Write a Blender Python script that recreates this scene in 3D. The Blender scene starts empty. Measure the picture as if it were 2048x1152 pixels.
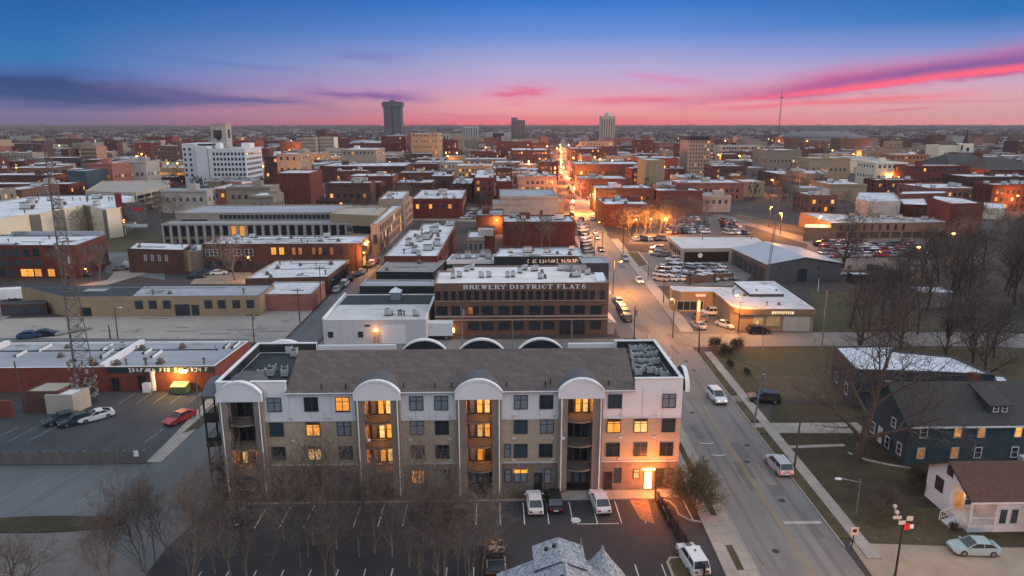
import bpy, math, random
from mathutils import Vector, Matrix
R=math.radians
random.seed(7)
scn=bpy.context.scene
COL=scn.collection
# ------------------------------------------------------------------ camera
CAMH=42.0; FPX=1365.0; PITCH=R(13.6); YAW=R(1.43)
cam=bpy.data.objects.new('camera',bpy.data.cameras.new('camera')); COL.objects.link(cam)
cam.location=(0,0,CAMH); cam.rotation_euler=(R(90)-PITCH,0,-YAW)
cam.data.sensor_width=36; cam.data.lens=FPX/2048*36; cam.data.clip_end=40000; cam.data.clip_start=.5
scn.camera=cam
cp_,sp_=math.cos(PITCH),math.sin(PITCH); cy_,sy_=math.cos(YAW),math.sin(YAW)
def ray(px,py):
    u=(px-1024)/FPX; v=(py-576)/FPX
    y=cp_-v*sp_
    return (u*cy_+y*sy_, -u*sy_+y*cy_, -sp_-v*cp_)
def P(px,py,z=0.):            # ground (or height z) position of a surveyed spot
    d=ray(px,py); t=(z-CAMH)/d[2]
    return (d[0]*t,d[1]*t)
def AT(px,py,Y):              # X and height at distance Y
    d=ray(px,py); t=Y/d[1]
    return (d[0]*t,CAMH+d[2]*t)
# ------------------------------------------------------------------ render look
scn.view_settings.view_transform='Standard'
try: scn.view_settings.look='None'
except Exception: pass
scn.view_settings.exposure=0.0; scn.view_settings.gamma=1.0
scn.render.engine='CYCLES'
scn.cycles.volume_bounces=1; scn.cycles.max_bounces=5; scn.cycles.diffuse_bounces=2; scn.cycles.glossy_bounces=2
scn.cycles.transparent_max_bounces=6
scn.cycles.sample_clamp_indirect=4.0
# ------------------------------------------------------------------ world: dusk sky
W=bpy.data.worlds.new('World'); scn.world=W; W.use_nodes=True
nt=W.node_tree; nt.nodes.clear()
def N(t,**k):
    n=nt.nodes.new(t)
    for a,b in k.items(): setattr(n,a,b)
    return n
def L(a,b): nt.links.new(a,b)
def mth(op,a,b=None,c=None,clamp=False):
    n=N('ShaderNodeMath',operation=op); n.use_clamp=clamp
    for i,x in enumerate((a,b,c)):
        if x is None: continue
        if isinstance(x,(int,float)): n.inputs[i].default_value=x
        else: L(x,n.inputs[i])
    return n.outputs[0]
def srgb(r,g,b):
    f=lambda c: (c/255/12.92 if c/255<=.04045 else ((c/255+.055)/1.055)**2.4)
    return (f(r),f(g),f(b),1)
def ramp(fac,stops,interp='LINEAR'):
    n=N('ShaderNodeValToRGB'); L(fac,n.inputs[0]); cr=n.color_ramp; cr.interpolation=interp
    while len(cr.elements)<len(stops): cr.elements.new(.5)
    for e,(p,c) in zip(cr.elements,stops): e.position=p; e.color=c
    return n.outputs[0]
def mixc(f,a,b):
    n=N('ShaderNodeMix',data_type='RGBA')
    if isinstance(f,(int,float)): n.inputs[0].default_value=f
    else: L(f,n.inputs[0])
    for x,i in ((a,6),(b,7)):
        if isinstance(x,tuple): n.inputs[i].default_value=x
        else: L(x,n.inputs[i])
    return n.outputs[2]
tc=N('ShaderNodeTexCoord'); sep=N('ShaderNodeSeparateXYZ'); L(tc.outputs['Generated'],sep.inputs[0])
el=mth('ARCSINE',sep.outputs[2]); az=mth('ARCTAN2',sep.outputs[0],sep.outputs[1])     # radians
E1=mth('DIVIDE',el,.17,clamp=True)         # 0 at the horizon, 1 at about 10 degrees
WC=[(0,srgb(255,100,96)),(.04,srgb(255,128,124)),(.09,srgb(255,158,150)),(.2,srgb(236,162,178)),(.3,srgb(208,164,202)),(.46,srgb(172,168,214)),(.7,srgb(96,140,214)),(1,srgb(0,108,198))]
WL=[(0,srgb(86,76,116)),(.06,srgb(96,84,136)),(.16,srgb(70,88,152)),(.3,srgb(52,108,178)),(.44,srgb(10,110,180)),(.65,srgb(0,100,174)),(1,srgb(0,74,150))]
WR=[(0,srgb(246,138,118)),(.07,srgb(232,158,148)),(.2,srgb(222,166,180)),(.35,srgb(192,164,206)),(.5,srgb(124,146,208)),(.72,srgb(14,112,188)),(1,srgb(0,86,164))]
cC=ramp(E1,WC); cL=ramp(E1,WL); cR=ramp(E1,WR)
# azimuth weights: left of -0.1 rad dark blue, right pinker
wl=mth('MULTIPLY',mth('SUBTRACT',.02,az),1.75,clamp=True)
wl=mth('SMOOTH_MIN',wl,1.0,.1)
wr=mth('MULTIPLY',mth('SUBTRACT',az,.22),2.6,clamp=True)
base=mixc(wr,mixc(wl,cC,cL),cR)
# cloud streaks
def streak(a0,e0,a1,e1,wid,soft=1.0,scale=9.0,seed=0.,k=1.,wob=1.6):
    """soft band of cloud between two sky directions (azimuth, elevation)"""
    t=mth('DIVIDE',mth('SUBTRACT',az,a0),a1-a0)
    line=mth('ADD',mth('MULTIPLY',t,e1-e0),e0)
    cv=N('ShaderNodeCombineXYZ'); L(mth('MULTIPLY',az,scale),cv.inputs[0]); L(mth('MULTIPLY',el,scale*5),cv.inputs[1]); cv.inputs[2].default_value=seed
    nz=N('ShaderNodeTexNoise'); nz.inputs['Scale'].default_value=1.0; nz.inputs['Detail'].default_value=5; nz.inputs['Roughness'].default_value=.6
    L(cv.outputs[0],nz.inputs['Vector'])
    dd=mth('SUBTRACT',el,line)
    dd=mth('ADD',dd,mth('MULTIPLY',mth('SUBTRACT',nz.outputs[0],.5),wid*wob))
    g=mth('SUBTRACT',1.0,mth('MAXIMUM',mth('DIVIDE',dd,wid),mth('DIVIDE',dd,-wid*k)),clamp=True)
    ends=mth('MULTIPLY',mth('MULTIPLY',t,3.0,clamp=True),mth('MULTIPLY',mth('SUBTRACT',1.0,t),3.0,clamp=True))
    g=mth('MULTIPLY',mth('POWER',g,1.5),mth('MULTIPLY',ends,mth('ADD',.35,nz.outputs[0])),clamp=True)
    return mth('MULTIPLY',g,soft,clamp=True)
def paz(x): return math.atan((x-1024)/FPX/ .97)+YAW
def pel(y): return R(9.3)*(252-y)/252.
def S(x0,y0,x1,y1,w,s,sc,sd,col,k=1.,wob=1.6):
    global base
    base=mixc(streak(paz(x0),pel(y0),paz(x1),pel(y1),w,s,sc,sd,k,wob),base,col)
S(-900,160,520,208,.028,2.6,4,1.3,srgb(0,62,122),1.,1.9)
S(180,186,720,224,.012,1.4,6,4.3,srgb(88,80,144),1.,2.6)
S(200,120,700,150,.006,.5,7,3.3,srgb(70,110,184))
S(600,186,900,206,.012,1.3,9,7.7,srgb(136,92,162),1.,2.8)
S(250,232,900,226,.008,.9,8,2.7,srgb(190,104,140))
S(650,106,860,118,.012,.6,9,2.2,srgb(104,118,188))
S(960,195,1115,182,.015,1.15,15,3.9,srgb(230,98,144),1.,3.0)
S(1100,208,1400,203,.008,1.2,9,5.1,srgb(240,104,136))
S(1210,150,1430,178,.009,1.1,10,8.4,srgb(216,134,184))
S(1260,224,2700,112,.036,1.7,6,6.6,srgb(204,92,146),.3,1.3)
S(1480,196,2800,84,.016,1.5,6,9.2,srgb(140,84,156),.8,1.2)
S(1330,222,2700,112,.008,2.0,5,2.9,srgb(255,96,126),.6,1.0)
S(1280,232,1960,196,.008,1.2,7,5.9,srgb(255,108,118),1.,1.6)
S(1690,232,1830,222,.003,1.2,8,3.3,srgb(226,108,128))
S(1500,214,2300,212,.003,.8,8,8.3,srgb(222,128,140))
S(700,236,1100,240,.006,.8,9,1.1,srgb(240,104,132))
# the high, pale dusk sky overhead and behind the viewer
hi=mth('MULTIPLY',mth('SUBTRACT',el,.22),2.2,clamp=True)
high=srgb(196,202,226)
back=mth('MULTIPLY',mth('SUBTRACT',-.1,sep.outputs[1]),1.6,clamp=True)
base=mixc(mth('MAXIMUM',hi,mth('MULTIPLY',back,.8)),base,(.93,1.02,1.15,1))
low=mth('MULTIPLY',el,-14.0,clamp=True)
base=mixc(low,base,(.10,.075,.09,1))
bg=N('ShaderNodeBackground'); L(base,bg.inputs[0]); bg.inputs[1].default_value=1.0
SUN_EL=R(13); SUN_AZ=R(98)      # azimuth clockwise from +Y (the viewing direction)
sk=N('ShaderNodeTexSky',sky_type='NISHITA'); sk.sun_disc=False; sk.sun_elevation=R(1.5); sk.sun_rotation=SUN_AZ; sk.altitude=300
bg2=N('ShaderNodeBackground'); L(sk.outputs[0],bg2.inputs[0]); bg2.inputs[1].default_value=.008
add=N('ShaderNodeAddShader'); L(bg.outputs[0],add.inputs[0]); L(bg2.outputs[0],add.inputs[1])
wo=N('ShaderNodeOutputWorld'); L(add.outputs[0],wo.inputs[0])
# ------------------------------------------------------------------ the last warm light of the sky from the right
sd=bpy.data.lights.new('sun','SUN'); sd.energy=1.9; sd.angle=R(14); sd.color=(1.0,.82,.69)
so=bpy.data.objects.new('sun',sd); COL.objects.link(so)
dirv=Vector((math.sin(SUN_AZ)*math.cos(SUN_EL),math.cos(SUN_AZ)*math.cos(SUN_EL),math.sin(SUN_EL)))
so.rotation_euler=dirv.to_track_quat('Z','Y').to_euler()

# ------------------------------------------------------------------ materials
MC={}
def M(name,c,c2=None,sc=.6,rough=.85,metal=0.,emit=None,es=1.,streak=None,spec=.3,detail=6.,lo=.35,hi=.68,var=.0,bump=0.,brick=None,seam=None,stain=None):
    """procedural paint: two tones mixed by noise; var varies the value from object to object"""
    if name in MC: return MC[name]
    m=bpy.data.materials.new(name); m.use_nodes=True; t=m.node_tree; b=t.nodes['Principled BSDF']
    b.inputs['Roughness'].default_value=rough; b.inputs['Metallic'].default_value=metal
    b.inputs['Specular IOR Level'].default_value=spec
    c=tuple(c)+(1,); c2=(tuple(c2)+(1,)) if c2 else tuple(x*.72 for x in c[:3])+(1,)
    co=t.nodes.new('ShaderNodeTexCoord'); mp=t.nodes.new('ShaderNodeMapping'); t.links.new(co.outputs['Object'],mp.inputs[0])
    if streak: mp.inputs['Scale'].default_value=streak
    nz=t.nodes.new('ShaderNodeTexNoise'); nz.inputs['Scale'].default_value=sc; nz.inputs['Detail'].default_value=detail; nz.inputs['Roughness'].default_value=.65
    oi=t.nodes.new('ShaderNodeObjectInfo')
    nz.noise_dimensions='4D'; ml=t.nodes.new('ShaderNodeMath'); ml.operation='MULTIPLY'; ml.inputs[1].default_value=40; t.links.new(oi.outputs['Random'],ml.inputs[0]); t.links.new(ml.outputs[0],nz.inputs['W'])
    t.links.new(mp.outputs[0],nz.inputs['Vector'])
    mr=t.nodes.new('ShaderNodeMapRange'); mr.inputs[1].default_value=lo; mr.inputs[2].default_value=hi; t.links.new(nz.outputs[0],mr.inputs[0])
    mx=t.nodes.new('ShaderNodeMix'); mx.data_type='RGBA'; t.links.new(mr.outputs[0],mx.inputs[0]); mx.inputs[6].default_value=c; mx.inputs[7].default_value=c2
    out=mx.outputs[2]
    if brick:
        bt=t.nodes.new('ShaderNodeTexBrick'); bt.inputs['Color1'].default_value=(1,1,1,1); bt.inputs['Color2'].default_value=(.78,.78,.8,1); bt.inputs['Mortar'].default_value=tuple(brick[2])+(1,)
        bt.inputs['Scale'].default_value=1; bt.inputs['Brick Width'].default_value=brick[0]; bt.inputs['Row Height'].default_value=brick[1]; bt.inputs['Mortar Size'].default_value=.014
        bm=t.nodes.new('ShaderNodeCombineXYZ'); sx=t.nodes.new('ShaderNodeSeparateXYZ'); t.links.new(co.outputs['Object'],sx.inputs[0])
        a=t.nodes.new('ShaderNodeMath'); a.operation='ADD'; t.links.new(sx.outputs[0],a.inputs[0]); t.links.new(sx.outputs[1],a.inputs[1])
        t.links.new(a.outputs[0],bm.inputs[0]); t.links.new(sx.outputs[2],bm.inputs[1]); t.links.new(bm.outputs[0],bt.inputs['Vector'])
        m2=t.nodes.new('ShaderNodeMix'); m2.data_type='RGBA'; m2.blend_type='MULTIPLY'; m2.inputs[0].default_value=1; t.links.new(out,m2.inputs[6]); t.links.new(bt.outputs[0],m2.inputs[7]); out=m2.outputs[2]
    if seam:
        bt=t.nodes.new('ShaderNodeTexBrick'); bt.inputs['Color1'].default_value=(1,1,1,1); bt.inputs['Color2'].default_value=(.9,.9,.91,1); bt.inputs['Mortar'].default_value=(seam[2],)*3+(1,)
        bt.inputs['Scale'].default_value=1; bt.inputs['Brick Width'].default_value=seam[0]; bt.inputs['Row Height'].default_value=seam[1]; bt.inputs['Mortar Size'].default_value=seam[3] if len(seam)>3 else .05; t.links.new(co.outputs['Object'],bt.inputs['Vector'])
        m2=t.nodes.new('ShaderNodeMix'); m2.data_type='RGBA'; m2.blend_type='MULTIPLY'; m2.inputs[0].default_value=1; t.links.new(out,m2.inputs[6]); t.links.new(bt.outputs[0],m2.inputs[7]); out=m2.outputs[2]
    if stain:
        n2=t.nodes.new('ShaderNodeTexNoise'); n2.inputs['Scale'].default_value=stain[0]; n2.inputs['Detail'].default_value=8; n2.inputs['Roughness'].default_value=.7; n2.noise_dimensions='4D'; t.links.new(ml.outputs[0],n2.inputs['W']); t.links.new(co.outputs['Object'],n2.inputs['Vector'])
        r2=t.nodes.new('ShaderNodeMapRange'); r2.inputs[1].default_value=stain[1]; r2.inputs[2].default_value=stain[1]+.06; r2.inputs[4].default_value=stain[3] if len(stain)>3 else .8; t.links.new(n2.outputs[0],r2.inputs[0])
        m3=t.nodes.new('ShaderNodeMix'); m3.data_type='RGBA'; t.links.new(r2.outputs[0],m3.inputs[0]); t.links.new(out,m3.inputs[6]); m3.inputs[7].default_value=tuple(stain[2])+(1,); out=m3.outputs[2]
    if var:
        hs=t.nodes.new('ShaderNodeHueSaturation'); v=t.nodes.new('ShaderNodeMapRange'); t.links.new(oi.outputs['Random'],v.inputs[0]); v.inputs[3].default_value=1-var; v.inputs[4].default_value=1+var
        t.links.new(v.outputs[0],hs.inputs['Value']); t.links.new(out,hs.inputs['Color']); out=hs.outputs[0]
    t.links.new(out,b.inputs['Base Color'])
    if bump:
        bp=t.nodes.new('ShaderNodeBump'); bp.inputs['Strength'].default_value=bump; bp.inputs['Distance'].default_value=.05; t.links.new(nz.outputs[0],bp.inputs['Height']); t.links.new(bp.outputs[0],b.inputs['Normal'])
    if emit:
        b.inputs['Emission Color'].default_value=tuple(emit)+(1,); b.inputs['Emission Strength'].default_value=es
    MC[name]=m; return m
def lit(name,c,c2,es,sc=1.3):
    """a lit window: uneven warm light behind blinds and curtains"""
    if name in MC: return MC[name]
    m=bpy.data.materials.new(name); m.use_nodes=True; t=m.node_tree; b=t.nodes['Principled BSDF']
    b.inputs['Base Color'].default_value=(.05,.04,.03,1); b.inputs['Roughness'].default_value=.25
    co=t.nodes.new('ShaderNodeTexCoord'); nz=t.nodes.new('ShaderNodeTexNoise'); nz.inputs['Scale'].default_value=sc; nz.inputs['Detail'].default_value=4; nz.noise_dimensions='4D'
    oi=t.nodes.new('ShaderNodeObjectInfo'); ml=t.nodes.new('ShaderNodeMath'); ml.operation='MULTIPLY'; ml.inputs[1].default_value=60; t.links.new(oi.outputs['Random'],ml.inputs[0]); t.links.new(ml.outputs[0],nz.inputs['W'])
    t.links.new(co.outputs['Object'],nz.inputs['Vector'])
    mr=t.nodes.new('ShaderNodeMapRange'); mr.inputs[1].default_value=.33; mr.inputs[2].default_value=.7; t.links.new(nz.outputs[0],mr.inputs[0])
    mx=t.nodes.new('ShaderNodeMix'); mx.data_type='RGBA'; t.links.new(mr.outputs[0],mx.inputs[0]); mx.inputs[6].default_value=tuple(c)+(1,); mx.inputs[7].default_value=tuple(c2)+(1,)
    wv=t.nodes.new('ShaderNodeTexWave'); wv.bands_direction='X'; wv.inputs['Scale'].default_value=2.2; wv.inputs['Distortion'].default_value=2.5; t.links.new(co.outputs['Object'],wv.inputs['Vector'])
    w2=t.nodes.new('ShaderNodeMapRange'); w2.inputs[3].default_value=.62; w2.inputs[4].default_value=1.12; t.links.new(wv.outputs['Fac'],w2.inputs[0])
    rb=t.nodes.new('ShaderNodeMapRange'); rb.inputs[3].default_value=es*.55; rb.inputs[4].default_value=es*1.35; t.links.new(oi.outputs['Random'],rb.inputs[0])
    mm=t.nodes.new('ShaderNodeMath'); mm.operation='MULTIPLY'; t.links.new(w2.outputs[0],mm.inputs[0]); t.links.new(rb.outputs[0],mm.inputs[1])
    t.links.new(mx.outputs[2],b.inputs['Emission Color']); t.links.new(mm.outputs[0],b.inputs['Emission Strength'])
    MC[name]=m; return m

asphalt=M('asphalt',(.075,.078,.085),(.05,.053,.06),.35,.9,bump=.1)
asphalt_old=M('asphalt_old',(.125,.14,.15),(.082,.095,.102),.12,.92,streak=(1,.35,1),stain=(.4,.62,(.085,.087,.09),.6))
roadm=M('road_concrete',(.20,.19,.18),(.135,.13,.125),.16,.85,streak=(1,.12,1),seam=(3.3,5.2,.72,.03),stain=(.35,.6,(.085,.082,.08),.55))
road_lot=M('lot_concrete',(.33,.30,.27),(.2,.185,.17),.09,.9,streak=(.5,1.2,1),lo=.3,hi=.75,seam=(9,6,.75,.07),stain=(.13,.57,(.15,.135,.125),.8))
walkm=M('sidewalk_concrete',(.34,.31,.275),(.24,.22,.195),.5,.9,seam=(1.5,1.5,.65,.03))
grassm=M('dry_grass',(.074,.060,.030),(.036,.034,.018),.35,.95,bump=.3,detail=11,stain=(1.2,.56,(.115,.088,.052),.8))
grassg=M('green_grass',(.062,.062,.03),(.05,.042,.024),.3,.95,detail=11,stain=(.7,.6,(.08,.062,.038),.7))
grassd=M('dark_lawn',(.026,.026,.015),(.052,.042,.024),.28,.95,detail=11,bump=.3,stain=(.9,.58,(.072,.053,.034),.8))
dirtm=M('bare_soil',(.10,.075,.05),(.06,.048,.033),.6,.95)
cityg=M('city_ground',(.065,.058,.058),(.03,.025,.023),.02,.95,detail=10,lo=.3,hi=.7)
paintw=M('road_paint',(.62,.62,.6),(.35,.35,.34),1.6,.8)
painty=M('yellow_road_paint',(.32,.22,.07),(.18,.15,.09),1.2,.8)
brick=M('red_brick',(.17,.050,.036),(.10,.034,.027),.5,.9,brick=(.5,.16,(.85,.8,.78)),var=.12)
brickd=M('dark_brick',(.12,.058,.045),(.075,.042,.036),.5,.9,brick=(.5,.16,(.85,.8,.78)),var=.15)
brickb=M('brown_brick',(.175,.10,.072),(.12,.068,.05),.6,.9,brick=(.5,.16,(1.15,1.1,1.1)))
brickp=M('pink_brick',(.30,.125,.10),(.22,.09,.075),.5,.9,var=.08)
brickg=M('grey_brick',(.21,.175,.155),(.15,.125,.112),.8,.9,brick=(.5,.18,(1.2,1.2,1.2)))
tan=M('tan_wall',(.33,.245,.155),(.27,.195,.12),.5,.9,var=.1)
tanl=M('tan_siding',(.40,.33,.25),(.34,.28,.21),.4,.85,streak=(.2,.2,4),stain=(.5,.6,(.28,.23,.17),.5))
cream=M('cream_panel',(.68,.60,.45),(.60,.52,.39),.2,.85,var=.06)
stone=M('grey_stone',(.27,.225,.18),(.19,.16,.13),.5,.9,var=.1)
concr=M('concrete_wall',(.36,.33,.30),(.27,.25,.23),.35,.9,var=.1)
white=M('white_wall',(.66,.66,.67),(.56,.56,.58),.4,.8,streak=(1,1,.3))
whitep=M('white_panel',(.63,.64,.66),(.57,.58,.60),.25,.75,stain=(.45,.6,(.48,.475,.47),.45))
bluegr=M('bluegrey_siding',(.055,.08,.10),(.04,.058,.075),.5,.8,streak=(.3,.3,5))
navy=M('navy_wall',(.045,.058,.075),(.03,.04,.055),.5,.8)
blackw=M('black_wall',(.018,.022,.026),(.03,.035,.04),.5,.7)
greym=M('grey_metal_wall',(.20,.20,.205),(.15,.15,.155),.4,.6,streak=(3,3,.1))
metal_d=M('dark_steel',(.03,.03,.033),(.05,.045,.045),1.5,.5,.5)
galv=M('galvanised_steel',(.30,.30,.31),(.18,.17,.165),1.5,.5,.6)
woodp=M('weathered_pole_wood',(.10,.075,.055),(.06,.045,.035),1.5,.9,streak=(6,6,.4))
roofw=M('white_membrane_roof',(.60,.62,.65),(.34,.355,.375),.14,.7,lo=.38,hi=.8,streak=(1,.6,1),var=.10,detail=9,seam=(14,2.4,.72),stain=(.22,.56,(.20,.205,.21)))
roofg=M('grey_membrane_roof',(.34,.36,.40),(.21,.225,.25),.13,.8,lo=.3,hi=.75,streak=(.5,1.5,1),detail=9,seam=(18,3,.7),stain=(.16,.58,(.12,.125,.13)))
roofd=M('dark_membrane_roof',(.022,.030,.034),(.036,.045,.049),.2,.8,streak=(.6,2,1),seam=(16,1.8,1.8,.04),stain=(.3,.6,(.06,.068,.072),.6))
roofs=M('snowy_gravel_roof',(.60,.62,.67),(.20,.19,.19),.22,.85,lo=.4,hi=.7,var=.1,detail=10)
shingle=M('brown_shingle',(.135,.108,.098),(.092,.075,.07),2.6,.9,bump=.3,brick=(1.0,.35,(.7,.7,.7)))
shingleg=M('dark_shingle',(.05,.052,.052),(.034,.036,.038),2.2,.9,bump=.3)
shinglel=M('grey_speckled_shingle',(.34,.36,.39),(.13,.14,.16),5,.9,bump=.3,detail=8,lo=.4,hi=.6)
shingler=M('redbrown_shingle',(.092,.050,.040),(.06,.036,.030),2.4,.9,bump=.3)
metalroof=M('pale_metal_roof',(.62,.65,.70),(.52,.55,.6),.3,.45,.2,streak=(5,.1,1))
glassd=M('dark_glass',(.018,.026,.034),(.03,.04,.05),.6,.12,spec=.6)
glassb=M('bluish_glass',(.045,.075,.095),(.03,.05,.065),.7,.15,spec=.6)
blind=M('pale_blind',(.20,.24,.28),(.13,.16,.19),1.1,.5,streak=(.1,.1,8),spec=.5)
framem=M('window_frame_dark',(.055,.055,.06),(.04,.04,.045),1,.5)
framew=M('window_frame_white',(.62,.62,.62),(.5,.5,.5),1,.6)
litw=lit('lit_window',(1,.46,.08),(.9,.23,.015),1.35,2.2)
lity=lit('lit_window_pale',(1,.68,.28),(1,.42,.07),1.2,2.0)
lito=lit('lit_window_dim',(.8,.30,.06),(.35,.10,.02),.8,2.0)
lampm=M('lamp_glow',(.8,.6,.3),emit=(1,.56,.16),es=6)
lampw=M('headlamp_glow',(.8,.8,.7),emit=(1,.85,.6),es=7)
lampr=M('tail_lamp_glow',(.5,.03,.02),emit=(1,.05,.03),es=3)
tailm=M('tail_lamp_red',(.30,.015,.012),(.2,.01,.01),2,.3)
headm=M('headlamp_glass',(.55,.56,.58),(.4,.4,.42),3,.2)
tyre=M('tyre_rubber',(.018,.018,.019),(.028,.028,.028),3,.85)
rimm=M('alloy_rim',(.35,.35,.36),(.25,.25,.26),3,.35,.7)
barkm=M('bare_bark',(.17,.135,.11),(.10,.08,.067),2.5,.95,var=.2)
twigm=M('bare_twigs',(.17,.125,.10),(.10,.076,.063),1.2,.95,var=.22)
twigd=M('dark_twigs',(.075,.062,.056),(.05,.043,.04),.8,.95,var=.25)
evergr=M('evergreen_foliage',(.030,.042,.022),(.018,.026,.015),.9,.95,var=.2)
signw=M('sign_white',(.75,.75,.76),(.65,.65,.66),2,.6)
signr=M('sign_red',(.5,.03,.03),(.35,.03,.03),2,.6)
signg=M('sign_green_board',(.02,.05,.045),(.015,.035,.035),1,.6)
signy=M('sign_orange',(.6,.28,.06),(.5,.2,.05),2,.6,emit=(1,.45,.1),es=.5)
woodf=M('weathered_fence_wood',(.17,.155,.145),(.10,.09,.085),1.3,.95,streak=(7,7,.25))
deckc=M('acunit_metal',(.52,.54,.55),(.34,.36,.37),1.5,.5,.3)
bluem=M('blue_panel',(.03,.14,.42),(.025,.11,.33),.3,.6)
redw=M('red_panel',(.22,.03,.035),(.15,.025,.03),.4,.7)

# ------------------------------------------------------------------ mesh helpers
class MB:
    def __init__(s): s.v=[]; s.f=[]; s.m=[]
    def quad(s,a,b,c,d,mi=0):
        n=len(s.v); s.v+=[a,b,c,d]; s.f.append((n,n+1,n+2,n+3)); s.m.append(mi)
    def tri(s,a,b,c,mi=0):
        n=len(s.v); s.v+=[a,b,c]; s.f.append((n,n+1,n+2)); s.m.append(mi)
    def poly(s,pts,mi=0):
        n=len(s.v); s.v+=list(pts); s.f.append(tuple(range(n,n+len(pts)))); s.m.append(mi)
    def box(s,x0,y0,z0,x1,y1,z1,mi=0,bot=True):
        n=len(s.v); s.v+=[(x0,y0,z0),(x1,y0,z0),(x1,y1,z0),(x0,y1,z0),(x0,y0,z1),(x1,y0,z1),(x1,y1,z1),(x0,y1,z1)]
        F=[(0,1,5,4),(1,2,6,5),(2,3,7,6),(3,0,4,7),(4,5,6,7)]+([(3,2,1,0)] if bot else [])
        for q in F: s.f.append(tuple(n+i for i in q)); s.m.append(mi)
        return s
    def prism(s,pts,z0,z1,mi=0,mt=None,cap=True,bot=False):
        k=len(pts); n=len(s.v); s.v+=[(p[0],p[1],z0) for p in pts]+[(p[0],p[1],z1) for p in pts]
        for i in range(k):
            j=(i+1)%k; s.f.append((n+i,n+j,n+k+j,n+k+i)); s.m.append(mi)
        if cap: s.f.append(tuple(range(n+k,n+2*k))); s.m.append(mi if mt is None else mt)
        if bot: s.f.append(tuple(range(n+k-1,n-1,-1))); s.m.append(mi)
        return s
    def tube(s,a,b,r0,r1=None,k=6,mi=0,cap=True):
        r1=r0 if r1 is None else r1; a=Vector(a); b=Vector(b); d=(b-a)
        if d.length<1e-6: return s
        d.normalize(); u=d.orthogonal().normalized(); w=d.cross(u); n=len(s.v)
        for c,r in ((a,r0),(b,r1)):
            for i in range(k):
                t=2*math.pi*i/k; s.v.append(tuple(c+u*(r*math.cos(t))+w*(r*math.sin(t))))
        for i in range(k):
            j=(i+1)%k; s.f.append((n+i,n+j,n+k+j,n+k+i)); s.m.append(mi)
        if cap: s.f.append(tuple(range(n+k,n+2*k))); s.m.append(mi); s.f.append(tuple(range(n+k-1,n-1,-1))); s.m.append(mi)
        return s
    def ball(s,c,r,mi=0,k=8,q=5,sq=(1,1,1)):
        n=len(s.v)
        for i in range(q+1):
            a=math.pi*i/q
            for j in range(k):
                t=2*math.pi*j/k; s.v.append((c[0]+sq[0]*r*math.sin(a)*math.cos(t),c[1]+sq[1]*r*math.sin(a)*math.sin(t),c[2]+sq[2]*r*math.cos(a)))
        for i in range(q):
            for j in range(k):
                jj=(j+1)%k; s.f.append((n+i*k+j,n+(i+1)*k+j,n+(i+1)*k+jj,n+i*k+jj)); s.m.append(mi)
        return s
    def data(s,name,mats,smooth=False):
        me=bpy.data.meshes.new(name); me.from_pydata(s.v,[],s.f)
        if not isinstance(mats,(list,tuple)): mats=[mats]
        for m in mats: me.materials.append(m)
        if any(s.m): me.polygons.foreach_set('material_index',s.m)
        if smooth: me.polygons.foreach_set('use_smooth',[True]*len(s.f))
        me.update(); return me
    def build(s,name,mats,parent=None,loc=(0,0,0),rz=0,smooth=False):
        return link(name,s.data(name,mats,smooth),parent,loc,rz)
def link(name,data,parent=None,loc=(0,0,0),rz=0):
    o=bpy.data.objects.new(name,data); COL.objects.link(o); o.location=loc; o.rotation_euler=(0,0,rz)
    if parent is not None: o.parent=parent
    return o
def tag(o,label=None,cat=None,group=None,kind=None):
    if label: o['label']=label
    if cat: o['category']=cat
    if group: o['group']=group
    if kind: o['kind']=kind
    return o
def thing(name,label,cat,loc=(0,0,0),rz=0,group=None):
    return tag(link(name,None,None,loc,rz),label,cat,group)
KIDS={}
def dup(root,loc,rz,label=None,group=None,mat=None,scale=None):
    """a copy of a thing with copies of its parts and sub-parts"""
    r=root.copy(); COL.objects.link(r); r.location=loc; r.rotation_euler=(0,0,rz)
    if scale: r.scale=scale if isinstance(scale,tuple) else (scale,)*3
    if label: r['label']=label
    if group: r['group']=group
    for ch in list(root.children):
        if ch.type=='LIGHT': pass
        c=ch.copy(); COL.objects.link(c); c.parent=r
        if mat and c.name.startswith('body'): c.material_slots[0].link='OBJECT'; c.material_slots[0].material=mat
        for g in list(ch.children):
            d=g.copy(); COL.objects.link(d); d.parent=c
    if mat and r.data is not None: r.material_slots[0].link='OBJECT'; r.material_slots[0].material=mat
    return r
def struct(name,pts,z,mat,kind='structure'):
    """a flat sheet of ground: pts are world XY"""
    b=MB(); b.poly([(p[0],p[1],z) for p in pts]); o=b.build(name,mat); o['kind']=kind
    return o
def slab(name,pts,z0,z1,mat):
    b=MB(); b.prism(pts,z0,z1); o=b.build(name,mat); o['kind']='structure'; return o
def area(pts):
    return sum(pts[i][0]*pts[(i+1)%len(pts)][1]-pts[(i+1)%len(pts)][0]*pts[i][1] for i in range(len(pts)))/2
def inset(pts,t):
    out=[]; n=len(pts)
    for i in range(n):
        p0=Vector(pts[i-1]); p1=Vector(pts[i]); p2=Vector(pts[(i+1)%n])
        e1=(p1-p0).normalized(); e2=(p2-p1).normalized(); n1=Vector((-e1.y,e1.x)); n2=Vector((-e2.y,e2.x))
        k=(n1+n2); k=k/max(.25,k.length_squared/2)/1.0
        q=p1+k*t; out.append((q.x,q.y))
    return out
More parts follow.
